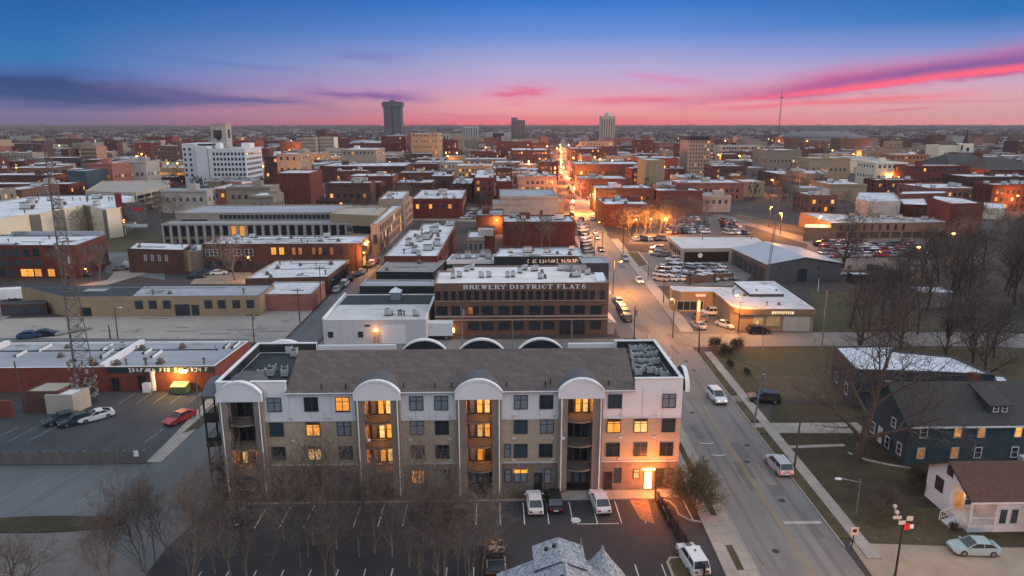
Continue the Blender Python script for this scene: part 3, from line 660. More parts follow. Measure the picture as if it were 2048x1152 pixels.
struct('service_road',px([(1425,430),(1445,430),(1640,482),(1860,470),(1860,478),(1620,490)]),.02,M('downtown_road',(.17,.155,.15)))
struct('dirt_field',px([(1450,440),(1640,470),(1610,455),(1480,428)]),.014,M('brown_field',(.14,.095,.06),(.09,.065,.045),.15,.95))
struct('market_square',px([(815,440),(1000,445),(1000,415),(830,412)]),.012,M('market_paving',(.24,.2,.15),(.17,.14,.11),.2,.9))
# a second avenue and cross streets far off, seen as gaps between the roofs
def far_street(name,a,b_,w):
    a=Vector(a); c=Vector(b_); d=(c-a).normalized(); n=Vector((-d.y,d.x))*w/2
    struct(name,[tuple(a-n),tuple(c-n),tuple(c+n),tuple(a+n)],.011,M('downtown_road',(.17,.155,.15)))
far_street('avenue',(-150,415),(42,398),10); far_street('avenue',(62,460),(330,440),10); far_street('avenue',(-260,640),(60,610),11); far_street('avenue',(75,700),(420,670),11)
far_street('avenue',(-38,405),(20,1100),9); far_street('avenue',(-130,360),(-60,1300),10); far_street('avenue',(190,300),(330,1300),10)
# patches, covers and tyre marks on the streets
rr=random.Random(77); patch=M('road_patch',(.10,.098,.096),(.14,.135,.13),.6,.9)
for i in range(15):
    y=rr.uniform(58,200); x=road_x(y)+rr.uniform(-4.4,3.2); w,l=rr.uniform(.8,2.2),rr.uniform(1.5,6)
    struct('road_patch',[(x,y),(x+w,y),(x+w,y+l),(x,y+l)],.0122+i*.0001,patch)
b=MB()
for i in range(9): y=60+i*8.3+rr.uniform(-2,2); x=road_x(y)+rr.choice([-2.3,2.2,.8])+rr.uniform(-.3,.3); b.tube((x,y,.009),(x,y,.0185),.38,k=12)
o=b.build('manhole_cover',M('cast_iron',(.045,.043,.042))); o['kind']='structure'
tym=M('tyre_polish',(.115,.11,.105),(.16,.152,.145),.5,.8,streak=(1,.1,1))
for dx in (-3.1,-1.6,1.5,3.0): strip('tyre_track',dx-.28,dx+.28,42,118,.0118,tym,9)
# ------------------------------------------------------------------ apartment block
def apartment():
    Y0=72.1; D=14.0; XL,XR=-31.2,21.2; TOP=13.9; EAVE=12.75
    root=thing('apartment_block','four-storey white and tan apartment block with arched balcony bays and a brown shingle roof','building',(0,Y0,0))
    FOOT.append([(XL,Y0),(XR,Y0),(XR,Y0+D),(XL,Y0+D)])
    bays=[(-30.9,-26.1),(-15.8,-10.8),(-4.5,.6),(7.1,12.1)]; ops=[(-29.95,-27.05),(-14.75,-11.85),(-3.35,-.45),(8.1,10.95)]
    # walls, split round the balcony recesses
    xs=[XL]; 
    for a,b in ops: xs+=[a,b]
    xs.append(XR)
    bands=[('ground_wall',brickg,0,3.75,0.0),('wall',tanl,3.75,9.2,-.04),('upper_wall',whitep,9.2,EAVE,0.0)]
    for nm,m,z0,z1,o in bands:
        b=MB()
        for i in range(0,len(xs),2): b.box(xs[i],0-o,z0,xs[i+1],.35,z1,0)
        b.box(XL,.35,z0,XL+.35,D,z1); b.box(XR-.35,.35,z0,XR,D,z1); b.box(XL+.35,D-.35,z0,XR-.35,D,z1)
        b.build(nm,m,root)
    for a,c in zip([-26.1,-10.8,.6,12.1],[-15.8,-4.5,7.1,XR]):
        for z0,z1 in ((3.68,3.84),(9.12,9.26)): MB().box(a,-.07,z0,c,-.003,z1).build('string_course',M('white_trim',(.55,.55,.55)),root)
    # fine siding joints as thin battens on the white storey
    x=-25.6
    while x<20.8:
        if not any(a-.2<x<c+.2 for a,c in bays): MB().box(x-.03,-.022,9.3,x+.03,-.002,EAVE-.1).build('panel_joint',M('panel_joint_grey',(.5,.5,.53)),root)
        x+=2.35
    # flat end roofs behind parapets
    PL,PRr=-23.5,15.75
    for x0,x1 in ((XL,PL),(PRr,XR)):
        b=MB(); b.box(x0+.3,.3,EAVE-.4,x1-.02,D-.3,EAVE-.1); b.build('flat_roof',roofd,root)
        w=MB(); w.box(x0,0,EAVE,x1,.3,TOP); w.box(x0,D-.3,EAVE,x1,D,TOP)
        e=x0 if x0==XL else x1-.3
        w.box(e,.3,EAVE,e+.3,D-.3,TOP); w.build('parapet',whitep,root)
        c=MB(); c.box(x0-.06,-.06,TOP,x1+.06,.36,TOP+.1); c.box(x0-.06,D-.36,TOP,x1+.06,D+.06,TOP+.1); c.box(e-.06,.36,TOP,e+.36,D-.36,TOP+.1); c.build('coping',M('white_coping',(.72,.72,.73)),root)
        i=MB(); i.box(x0+.3,D-.34,EAVE-.1,x1-.05,D-.305,TOP-.05); i.box(e+(.3 if e==XL else -.03),.34,EAVE-.1,e+(.33 if e==XL else 0.),D-.34,TOP-.05); i.build('parapet_lining',roofd,root)
    # pitched shingle roof
    b=MB(); ym=6.0; zr=15.6
    for d in (0,-.2):
        b.quad((PL,-.35,EAVE-.05+d),(PRr,-.35,EAVE-.05+d),(PRr,ym,zr+d),(PL,ym,zr+d)); b.quad((PRr,D+.3,EAVE-.05+d),(PL,D+.3,EAVE-.05+d),(PL,ym,zr+d),(PRr,ym,zr+d))
    b.quad((PL,-.35,EAVE-.25),(PRr,-.35,EAVE-.25),(PRr,-.35,EAVE-.05),(PL,-.35,EAVE-.05))
    b.build('shingle_roof',shingle,root)
    for x in (PL+.02,PRr-.02): g=MB(); g.poly([(x,-.3,EAVE-.3),(x,D+.25,EAVE-.3),(x,ym,zr-.05)]); g.build('gable',whitep,root)
    b=MB(); b.tube((PL,-.42,EAVE-.1),(PRr,-.42,EAVE-.1),.09,k=6); b.build('gutter',M('white_trim',(.55,.55,.55)),root)
    pv=MB().tube((0,0,-.2),(0,0,.45),.08,.08,k=6).tube((0,0,.45),(0,0,.5),.13,.13,k=6).data('vent_pipe',metal_d)
    for x,t in ((-19.6,.09),(-16.9,.1),(-10.4,.11),(-6.9,.09),(-5,.1),(1.2,.11),(5.6,.1),(6.2,.18),(12.8,.12)): link('vent_pipe',pv,root,(x,-.35+t*(ym+.35),EAVE+t*(zr-EAVE)))
    # balcony bays
    for bi,((a,b_),(o0,o1)) in enumerate(zip(bays,ops)):
        k=MB()
        for p0,p1 in ((a,o0),(o1,b_)):
            MB().box(p0,-.65,0,p1,-.02,11.95,0).build('bay_pier',M('bay_pier_taupe',(.235,.195,.165),(.195,.16,.135),.6,.9),root)
        # arched head
        cx=(a+b_)/2; hw=(b_-a)/2+.12; n=14; pts=[]
        rad=(hw*hw+1.45**2)/(2*1.45); cz=13.35+1.45-rad-.55; th0=math.asin(min(1,hw/rad))
        prof=[(cx+rad*math.sin(th0-2*th0*i/n),cz+rad*math.cos(th0-2*th0*i/n)) for i in range(n+1)]
        m=MB()
        ring=[(a-.12,11.9),(b_+.12,11.9)]+prof
        for y,fl in ((-.8,1),):
            m.poly([(x,y,z) for x,z in ring])
            m.poly([(x,y+.35,z) for x,z in ring][::-1])
        for p,q in zip(ring,ring[1:]+ring[:1]): m.quad((p[0],-.8,p[1]),(p[0],-.45,p[1]),(q[0],-.45,q[1]),(q[0],-.8,q[1]))
        # barrel roof running back into the shingles
        m.build('arch_head',whitep,root)
        m=MB()
        for p,q in zip(prof,prof[1:]): m.quad((p[0],-.42,p[1]-.05),(p[0],3.0,p[1]-.05),(q[0],3.0,q[1]-.05),(q[0],-.42,q[1]-.05))
        m.poly([(x,2.9,z-.05) for x,z in ring][::-1])
        m.build('barrel_roof',M('barrel_roof_grey',(.10,.10,.11),(.08,.08,.085)),root)
        m=MB()
        for p,q in zip(prof,prof[1:]):
            m.quad((p[0],-.86,p[1]-.16),(p[0],-.86,p[1]+.06),(q[0],-.86,q[1]+.06),(q[0],-.86,q[1]-.16)); m.quad((p[0],-.86,p[1]+.06),(p[0],-.3,p[1]+.06),(q[0],-.3,q[1]+.06),(q[0],-.86,q[1]+.06))
        m.build('arch_rim',M('white_coping',(.72,.72,.73)),root)
        for x in (a+.28,b_-.28):
            MB().tube((x,-.74,0),(x,-.74,11.95),.075,k=6).build('downpipe',M('white_coping',(.72,.72,.73)),root)
        # recess behind
        m=MB(); m.box(o0-.02,1.7,0,o1+.02,1.95,EAVE); m.box(o0-.1,.35,0,o0-.003,1.95,EAVE); m.box(o1+.003,.35,0,o1+.1,1.95,EAVE); m.box(o0,-.4,12.0,o1,1.7,12.15)
        m.build('recess_wall',M('recess_taupe',(.24,.19,.15),(.18,.145,.115),.8,.9),root)
        for f in range(4):
            z=.08+3.02*f
            if f>0:
                n=8; cur=[(o0+(o1-o0)*i/n,-.5-.45*math.sin(math.pi*i/n)) for i in range(n+1)]
                s=MB(); s.prism([(o1,1.7),(o0,1.7)]+cur,z-.18,z,0,bot=True); s.build('balcony_floor',M('balcony_slab',(.20,.185,.17),(.15,.14,.13)),root)
                r=MB()
                for p,q in zip(cur,cur[1:]):
                    [r.tube((p[0]+(q[0]-p[0])*g_,p[1]+(q[1]-p[1])*g_,z),(p[0]+(q[0]-p[0])*g_,p[1]+(q[1]-p[1])*g_,z+1.0),.021,k=3,cap=False) for g_ in (0,.25,.5,.75)]; r.tube((p[0],p[1],z+.12),(q[0],q[1],z+.12),.03,k=4)
                    r.tube((p[0],p[1],z+1.0),(q[0],q[1],z+1.0),.035,k=5)
                r.build('balcony_railing',M('railing_mesh',(.12,.09,.068),(.06,.048,.04),5,.7,.3),root)
            # doors and lit glazing
            L_={(0,1):[2],(1,3):[1,2],(1,2):[1,2],(1,1):[1,2],(2,3):[1,2],(2,2):[1,2],(2,1):[1],(3,3):[1,2]}.get((bi,f),[])
            if (bi,f)==(0,1): L_=[0]
            w3=(o1-o0-.3)/3
            for j in range(3):
                x=o0+.15+w3*(j+.5)
                ml=lity if j in L_ and (f+j)%2 else litw
                pm=ml if j in L_ else (blind if (f==0 or (j==0 and bi in (1,2))) else [glassd,glassb,glassd][(f+bi+j)%3])
                o=link('balcony_door',win_data(w3-.12,2.25,pm,framem,(0,1) if j else (0,0),.09,.09),root,(x,1.69,z+.06))
            if L_ and f>0: light('balcony_glow',root,((o0+o1)/2+.3,.8,z+2.1),190,(1,.32,.045),.15)
    # windows: storey sill heights, centres, lit ones
    rows=[(10.37,[-24.9,-20.8,-17.3,-9.0,-6.2,2.8,5.7,13.5,19.7],[2]),(7.35,[-24.9,-20.8,-17.3,-9.0,-6.2,2.8,5.8,13.5,16.6,19.8],[1,7,8]),(4.35,[-24.9,-20.8,-17.3,-9.0,-6.2,2.8,5.7,13.5,16.7,19.7],[1])]
    for ri,(z,xs_,li) in enumerate(rows):
        for i,x in enumerate(xs_):
            y=-.045 if ri==0 else 0.0
            y=0 if ri==0 else .04
            fr=link('window',win_frame(1.58,1.72,(1,1)),root,(x,y,z))
            pm=(lity if (i+ri)%2 else litw) if i in li else ([blind,glassb,blind,glassd,blind][(i*3+ri)%5] if ri<2 else [glassd,glassb,glassd][(i+ri)%3])
            link('pane',pane_data(1.58,1.72,pm),fr)
            if i in li and ri>0:
                link('blind',MB().box(-.7,-.05,1.35,.7,-.035,1.66).data('blind',M('dark_blind',(.06,.045,.035))),fr)
            elif i in li: link('sill',MB().box(-.85,-.12,-.08,.85,0,-.005).data('sill',framem),fr)
    for x,z,w,h,pm in ((-25.2,1.2,1.5,1.7,glassd),(-21,1.2,1.5,1.7,glassb),(-17.4,1.2,1.5,1.7,glassd),(-9.1,1.22,1.55,1.72,litw),(-6.65,.55,.75,2.4,blind),(-5.7,.55,.75,2.4,glassd),(2.8,1.22,1.55,1.72,blind),(5.95,1.0,.8,1.9,blind),(14.2,1.0,.8,1.9,glassb),(1.3,4.4,.75,1.7,blind),(1.35,1.2,.75,1.7,blind),(16.35,1.5,.75,1.25,lity),(19.0,.3,1.0,2.5,glassd),(20.1,.3,1.0,2.5,lito)):
        fr=link('window',win_frame(w,h,(1 if w>1 else 0,1)),root,(x,0.0 if z<3 else .04,z)); link('pane',pane_data(w,h,pm),fr)
    fr=MB().box(1.98,-.03,2.4,3.62,-.02,2.94); fr.build('lit_blind',litw,root)
    for x in (4.85,13.05): link('door',win_data(.95,2.3,glassd,M('door_frame_brown',(.06,.03,.025)),(0,0)),root,(x,0,.12))
    d=link('door',win_data(1.05,2.35,lit('doorway_glow',(1,.72,.3),(1,.6,.2),6),M('door_frame_brown',(.06,.03,.025)),(0,0)),root,(17.75,0,.12))
    light('entrance_lamp_light',root,(17.75,-2.4,2.7),2300,(1,.23,.03),.2)
    b=MB(); b.box(17.0,-.16,2.62,18.5,-.01,2.8); b.build('entrance_light_bar',lampm,root)
    wv=MB().box(-.22,-.09,0,.22,-.003,.22).data('wall_vent',M('white_trim',(.55,.55,.55)))
    for z in (3.95,6.65,9.45):
        for x in (-23.2,-19.0,-9.8,-5.3,2.0,6.5,14.3,18.2): link('wall_vent',wv,root,(x,.035 if z<9 else 0,z))
    for x in (-14.6,7.4): MB().box(-.15,-.3,0,.15,0,.22).build('wall_lamp',M('white_coping',(.72,.72,.73)),root,(x+.2,-.65,7.0))
    MB().box(-.4,-.04,0,.4,0,.5).build('wall_plate',M('white_coping',(.72,.72,.73)),root,(-22.6,-.0,12.1))
    # rear arches seen over the ridge
    for cx in (-9.5,-1.9,6.0,-27.9):
        n=14; hw=2.95; rise=1.5; zb=12.65; rad=(hw*hw+rise*rise)/(2*rise); th0=math.asin(hw/rad); cz=zb+rise-rad
        prof=[(cx+rad*math.sin(th0-2*th0*i/n),cz+rad*math.cos(th0-2*th0*i/n)) for i in range(n+1)]
        m=MB(); ring=[(cx-hw,12.0),(cx+hw,12.0)]+prof
        m.poly([(x,D+.2,z) for x,z in ring]); m.poly([(x,D+.75,z) for x,z in ring][::-1]); m.build('rear_arch_wall',blackw,root)
        m=MB()
        for p,q in zip(prof,prof[1:]):
            m.quad((p[0],D+.1,p[1]-.14),(p[0],D+.1,p[1]+.05),(q[0],D+.1,q[1]+.05),(q[0],D+.1,q[1]-.14)); m.quad((p[0],D+.1,p[1]+.05),(p[0],D+.85,p[1]+.05),(q[0],D+.85,q[1]+.05),(q[0],D+.1,q[1]+.05))
        m.build('rear_arch_rim',M('white_coping',(.72,.72,.73)),root)
    MB().box(-23.4,D-.1,EAVE,-13.2,D+.25,TOP-.35).build('rear_parapet',whitep,root); MB().box(9.6,D-.1,EAVE,15.7,D+.25,TOP-.35).build('rear_parapet',whitep,root)
    # round-headed side walls of the right end and the stair canopy of the left end
    n=12; m=MB(); m2=MB(); pr=[(2.2+2.2*math.cos(math.pi*i/n),12.2+2.3*math.sin(math.pi*i/n)) for i in range(n+1)]
    m.poly([(XR+.7,y,z) for y,z in pr]); m.poly([(XR+.35,y,z) for y,z in pr][::-1]); m.build('side_arch',navy,root)
    for p,q in zip(pr,pr[1:]): m2.quad((XR+.3,p[0],p[1]+.08),(XR+.8,p[0],p[1]+.08),(XR+.8,q[0],q[1]+.08),(XR+.3,q[0],q[1]+.08)); m2.quad((XR+.72,p[0],p[1]-.1),(XR+.72,p[0],p[1]+.08),(XR+.72,q[0],q[1]+.08),(XR+.72,q[0],q[1]-.1))
    m2.build('side_arch_rim',M('white_coping',(.72,.72,.73)),root)
    m=MB()
    for i in range(6):
        y0,y1=i*1.0+.2,(i+1)*1.0+.2; f=lambda y:12.2+1.1*math.sin(math.pi*min(1,max(0,(y-.2)/6)))
        m.quad((XL-1.9,y0,f(y0)),(XL+.2,y0,f(y0)),(XL+.2,y1,f(y1)),(XL-1.9,y1,f(y1))); m.quad((XL-1.9,y0,f(y0)-.2),(XL-1.9,y1,f(y1)-.2),(XL-1.9,y1,f(y1)),(XL-1.9,y0,f(y0)))
    m.box(XL-1.95,.12,11.95,XL+.1,.25,12.25); m.build('stair_canopy',M('canopy_grey',(.10,.11,.13),(.08,.085,.1)),root)
    m=MB()
    for y in (.4,3.2,6.0): m.tube((XL-1.75,y,0),(XL-1.75,y,12.2),.11,k=6)
    for f in range(1,4):
        z=.08+3.02*f; m.box(XL-1.85,.3,z-.15,XL,6.1,z); 
        for y in [.3+.4*i for i in range(15)]: m.tube((XL-1.8,y,z),(XL-1.8,y,z+1.05),.025,k=4)
        m.box(XL-1.84,.3,z+1.02,XL-1.76,6.1,z+1.08); m.box(XL-1.84,.27,z+.02,XL-.1,.31,z+1.05)
    m.build('side_stair',metal_d,root)
    return root
def win_frame(w,h,mull):
    k=('wf',w,h,mull)
    if k not in WCACHE:
        b=MB(); fw=.07
        b.box(-w/2,-.09,0,w/2,.02,fw); b.box(-w/2,-.09,h-fw,w/2,.02,h); b.box(-w/2,-.09,fw,-w/2+fw,.02,h-fw); b.box(w/2-fw,-.09,fw,w/2,.02,h-fw)
        for i in range(mull[0]): x=-w/2+w*(i+1)/(mull[0]+1); b.box(x-.04,-.08,fw,x+.04,.0,h-fw)
        for i in range(mull[1]): b.box(-w/2+fw,-.07,h*.66-.03,w/2-fw,0,h*.66+.03)
        WCACHE[k]=b.data('window',framem)
    return WCACHE[k]
def pane_data(w,h,m):
    k=('wp',w,h,m.name)
    if k not in WCACHE: WCACHE[k]=MB().box(-w/2+.05,-.025,.05,w/2-.05,.015,h-.05).data('pane',m)
    return WCACHE[k]
apt=apartment()
# air conditioners standing on its flat end roofs
def acunit():
    r=thing('air_conditioner','grey box air conditioner on the dark flat roof','air conditioner')
    MB().box(-.42,-.42,.12,.42,.42,.95).build('cabinet',deckc,r)
    MB().tube((0,0,.95),(0,0,1.06),.36,.34,k=12).build('fan_guard',metal_d,r)
    b=MB(); b.box(-.5,-.45,0,-.3,.45,.12); b.box(.3,-.45,0,.5,.45,.12); b.build('rail',woodp,r)
    return r
ac=acunit(); first=True; ra=random.Random(3)
def put_ac(px,py,lab,grp):
    global first
    p=P(px,py,12.7); q=(p[0],max(72.7,min(85.6,p[1])),12.65)
    if first: ac.location=q; ac['label']=lab; ac['group']=grp; first=False
    else: dup(ac,q,ra.choice([0,R(90),R(7)]),lab,grp,scale=ra.uniform(.85,1.1))
for x,y in ((524,752),(541,751),(546,742),(570,751),(570,743)): put_ac(x,y,'grey box air conditioner near the front parapet of the left flat roof','air conditioners on the left flat roof')
for x,y in ((580,706),(592,704),(588,712)): put_ac(x,y,'grey box air conditioner at the rear corner of the left flat roof','air conditioners on the left flat roof')
for i in range(18):
    x=[1263,1272,1283,1293,1302][i%5]+(i//5)*4+ra.uniform(-3,3); y=702+(i//5)*13+ra.uniform(-3,3); put_ac(x,y,'grey air conditioner in the dense rows on the right flat roof','air conditioners on the right flat roof')
for x,y in ((1276,749),(1299,745)): put_ac(x,y,'grey air conditioner in the front row of the right flat roof','air conditioners on the right flat roof')
put_ac(1316,748,'grey air conditioner standing alone near the right parapet','air conditioners on the right flat roof')
put_ac(1328,754,'grey air conditioner nearest the front right roof corner','air conditioners on the right flat roof')
# ------------------------------------------------------------------ houses on the right
def teal_house():
    x0,y0=51.4,77.2; w,d,h=26,10.2,5.9
    r=thing('house','dark teal two-storey house with a dark gable roof and one small dormer','house',(x0,y0,0)); lp=[(0,0),(w,0),(w,d),(0,d)]
    FOOT.append([(x0,y0),(x0+w,y0),(x0+w,y0+d),(x0,y0+d)])
    teal=M('teal_clapboard',(.040,.066,.078),(.030,.050,.060),.4,.8,streak=(.2,.2,7))
    b=MB(); b.prism(lp,0,h,cap=False); b.build('wall',teal,r)
    gable(r,lp,h,3.3,shingleg,teal,.55)
    b=MB(); b.box(-.6,-.66,h-.62,w+.6,-.5,h-.42); b.build('eave_board',framew,r)
    for row,(z,hh) in enumerate(((.9,1.5),(3.7,1.5))):
        for i,u in enumerate((1.9,6.2,9.2,13.9,18.5,22.5)):
            wd=link('window',win_data(.95,hh,[lito,glassd,lito,glassb,glassd][(i*2+row)%5] if not(row==1 and i in(1,3)) else litw,framew,(0,1),.08,.1),r,(u,0,z))
    for i,y in enumerate((1.4,4.0,7.6)):
        link('window',win_data(1.0,1.6,glassd,framew,(0,1),.08,.1),r,(0,y,.8 if i!=1 else .4),R(-90))
    link('window',win_data(1.0,1.3,glassd,framew,(0,1),.08,.1),r,(0,3.2,3.7),R(-90))
    link('door',win_data(1.0,2.2,framew,framew,(0,0)),r,(0,5.8,.3),R(-90))
    # dormer
    dm=MB(); dx=11.6; dm.box(dx-1.1,.9,6.6,dx+1.1,4.0,7.9); dm.build('dormer',teal,r)
    k=MB(); k.quad((dx-1.5,.5,7.75),(dx+1.5,.5,7.75),(dx+1.5,4.7,9.1),(dx-1.5,4.7,9.1)); k.quad((dx-1.5,.5,7.6),(dx-1.5,.5,7.75),(dx-1.5,4.7,9.1),(dx-1.5,4.7,8.9)); k.quad((dx-1.5,.5,7.6),(dx+1.5,.5,7.6),(dx+1.5,.5,7.75),(dx-1.5,.5,7.75)); k.build('dormer_roof',shingleg,r)
    for s in (-.35,.75): link('window',win_data(.7,.95,glassd,framew,(0,1),.08,.09),r,(dx+s,.9,6.7))
    c=MB(); c.box(11.0,5.2,8.2,11.9,6.1,10.1); c.build('chimney',brick,r)
    p=MB(); p.tube((18.6,.6,6.2),(18.6,.6,8.8),.03,k=4); p.ball((18.6,.6,8.8),.28,sq=(1,1,.35)); p.build('antenna',framew,r)
    MB().box(14.4,-.95,0,15.9,-.1,1.35).build('cellar_box',framew,r)
    return r
teal_house()
def white_house():
    x0,y0=49.6,62.7; r=thing('house','small white house with a red-brown shingle roof and a railed corner porch','house',(x0,y0,0))
    FOOT.append([(x0,y0-3),(x0+14,y0-3),(x0+14,y0+9),(x0,y0+9)])
    h=4.1; lp=[(0,0),(15,0),(15,7.4),(0,7.4)]; fp=[(2.7,0),(15,0),(15,7.4),(0,7.4),(0,3.3),(2.7,3.3)]
    MB().prism(fp,0,h,cap=False).build('wall',white,r); MB().box(.02,.02,h-.25,2.69,3.29,h-.02).build('porch_ceiling',white,r); gable(r,lp,h,2.2,shingler,white,.45)
    b=MB(); e=h-.45*2.2/3.7; b.quad((-.48,-.46,e-.22),(-.48,3.7,h+1.98),(-.48,3.7,h+2.24),(-.48,-.46,e+.03)); b.quad((-.48,7.86,e-.22),(-.48,7.86,e+.03),(-.48,3.7,h+2.24),(-.48,3.7,h+1.98)); b.build('barge_board',framem,r)
    MB().box(-.45,-.5,e-.24,6.2,-.38,e-.06).build('eave_board',framew,r)
    # front wing with a hip roof
    lw=[(6.2,-2.6),(14,-2.6),(14,.2),(6.2,.2)]; MB().prism(lw,0,3.0,cap=False).build('wing_wall',white,r)
    b=MB(); a=[(5.7,-3.1,2.85),(14.5,-3.1,2.85),(14.5,2.2,5.1),(5.7,-.3,3.75)]; rg=[(8.6,.4,4.75),(11.0,1.5,5.3)]
    b.quad(a[0],a[1],rg[1],rg[0]); b.tri(a[3],a[0],rg[0]); b.tri(a[1],a[2],rg[1]); b.quad(a[2],a[3],rg[0],rg[1]); b.build('wing_roof',shingler,r)
    mar=M('maroon_shutter',(.07,.03,.03)); sp=M('shuttered_pane',(.055,.035,.035))
    for x in (3.5,4.7): link('window',win_data(1.0,1.9,glassb,framew,(0,0),.08,.12),r,(x,0,.9))
    link('window',win_data(1.4,1.5,sp,mar,(0,1),.09,.16),r,(6.2,-1.2,1.0),R(-90)); link('window',win_data(1.2,1.5,glassd,framew,(0,1),.08,.1),r,(8.4,-2.6,.9))
    link('window',win_data(.95,1.1,sp,mar,(0,1),.09,.1),r,(0,3.8,4.5),R(-90)); link('window',win_data(1.3,1.6,sp,mar,(0,1),.09,.1),r,(0,5.2,1.9),R(-90))
    # corner porch
    MB().box(0,.02,0,2.68,3.28,.75).build('porch_floor',framew,r); MB().box(.02,.04,.76,.22,.24,h-.26).build('porch_post',framew,r)
    k=MB()
    for i in range(13): k.box(.3+i*.18,.05,.8,.35+i*.18,.1,1.6)
    k.box(.2,.03,1.6,2.68,.13,1.72); k.build('porch_railing',framew,r)
    s=MB()
    for i in range(4): s.box(-.34*(i+1),.8,0,-.34*i,2.3,.56-.14*i)
    s.build('porch_steps',framew,r)
    for y in (.75,2.35):
        t=MB(); t.tube((-.05,y,1.65),(-1.5,y,1.0),.05,k=5); t.tube((-1.5,y,0),(-1.5,y,1.05),.05,k=5); t.tube((-.05,y,.75),(-1.5,y,.3),.04,k=5)
        for i in range(6): t.tube((-.2-i*.22,y,.7-.07*i),(-.2-i*.22,y,1.58-.1*i),.025,k=4)
        t.build('step_railing',framew,r)
    link('door',win_data(1.0,2.1,lito,framew,(0,0)),r,(1.0,3.3,.76)); link('window',win_data(.9,1.5,glassb,framew,(0,1)),r,(2.1,3.3,1.2))
    MB().ball((1.7,3.0,2.7),.14).build('porch_lamp',lampm,r); light('porch_light',r,(1.6,2.6,2.6),22,(1,.5,.2),.1)
    return r
white_house()
def turret_house():
    a=P(1115,1074,11.0); x0,y0=a
    r=thing('house','grey shingled roof of a house with a pointed round turret below the parking lot','house',(x0,y0,0))
    pale=M('pale_siding',(.45,.44,.42))
    b=MB(); b.prism([(-4.2,-9),(4.4,-9),(4.4,-2),(-4.2,-2)],0,9.0,cap=False); b.prism([(-1.7,-2),(1.7,-2),(1.7,-.25),(-1.7,-.25)],0,10.2,cap=False); b.build('wall',pale,r)
    def roof(hw,ze,zr,y1,y2,nm,cx=0.,cut=.0):
        q=MB()
        for d in (0,-.16):
            q.quad((cx-hw,y1,ze+d),(cx,y1,zr+d),(cx,y2,zr+d),(cx-hw,y2-cut,ze+d)); q.quad((cx,y1,zr+d),(cx+hw,y1,ze+d),(cx+hw,y2-cut,ze+d),(cx,y2,zr+d))
        for sx in (-1,1): q.quad((cx+sx*hw,y1,ze-.16),(cx+sx*hw,y2-cut,ze-.16),(cx+sx*hw,y2-cut,ze),(cx+sx*hw,y1,ze)); q.quad((cx,y2,zr-.16),(cx+sx*hw,y2-cut,ze-.16),(cx+sx*hw,y2-cut,ze),(cx,y2,zr))
        return q.build(nm,shinglel,r)
    roof(1.95,10.25,11.0,-3,0,'roof'); roof(4.7,8.9,10.85,-9,-1.45,'roof')
    q=MB(); q.quad((-4.7,-2.6,9.45),(-4.7,-9,9.2),(-1.3,-9,9.9),(-1.3,-3.6,10.5)); q.build('lower_roof',shinglel,r)
    q=MB(); q.quad((-1.6,-8,8.9),(.25,-8,11.0),(.25,-2.9,10.95),(-1.5,-4.4,9.9)); q.quad((.25,-8,11.0),(2.0,-8,8.9),(1.9,-4.4,9.9),(.25,-2.9,10.95)); q.build('cross_gable',shinglel,r)
    c=P(1205,1093,11.2); cx,cy=c[0]-x0,c[1]-y0; k=12; t=MB()
    for i in range(k):
        a0,a1=2*math.pi*i/k,2*math.pi*(i+1)/k
        A=(cx+2.0*math.cos(a0),cy+2.0*math.sin(a0),8.4); B=(cx+2.0*math.cos(a1),cy+2.0*math.sin(a1),8.4); C=(cx+.95*math.cos(a0),cy+.95*math.sin(a0),9.75); D=(cx+.95*math.cos(a1),cy+.95*math.sin(a1),9.75)
        t.quad(A,B,D,C); t.tri(C,D,(cx,cy,11.1))
    t.tube((cx,cy,10.95),(cx,cy,11.25),.13,.07); t.build('turret_roof',shinglel,r)
    MB().tube((cx,cy,0),(cx,cy,8.42),1.75,k=12).build('turret',pale,r)
    for x,y,z in ((-.95,-1.1,10.65),(-.35,-1.05,10.9),(-.1,-4.8,10.95)): MB().tube((x,y,z-.2),(x-.02,y,z+.2),.15,k=7).build('vent_pipe',metal_d,r)
    MB().tube((1.75,-.5,10),(1.75,-.5,11.2),.06,k=6).build('vent_stack',galv,r)
turret_house()
# dark commercial building with pale metal roof behind the teal house
h=6.2
pts=[P(1712,739,h),P(1862,743,h),P(1990,749,h),P(1906,712,h),P(1787,700,h),P(1788,690,h),P(1668,692,h)]
r,lp=bld('workshop','dark navy workshop with a pale metal roof behind the teal house',pts,h,navy,metalroof,.25,coping=framem)
windows(r,lp,0,2.6,1.3,2.0,1,us=[5],pane=framew,frame=framew)
windows(r,lp,1,4.2,1.6,.5,2,pane=blind); windows(r,lp,6,1.0,1.4,1.8,2,pane=glassb,frame=framew)
g=P(1990,765,4.2); r,lp=bld('shed','small navy lean-to shed with a pale roof at the end of the navy workshop',[P(1990,763,4.2),P(2026,768,4.2),P(2010,752,4.2),P(1985,750,4.2)],4.2,navy,metalroof,.1)
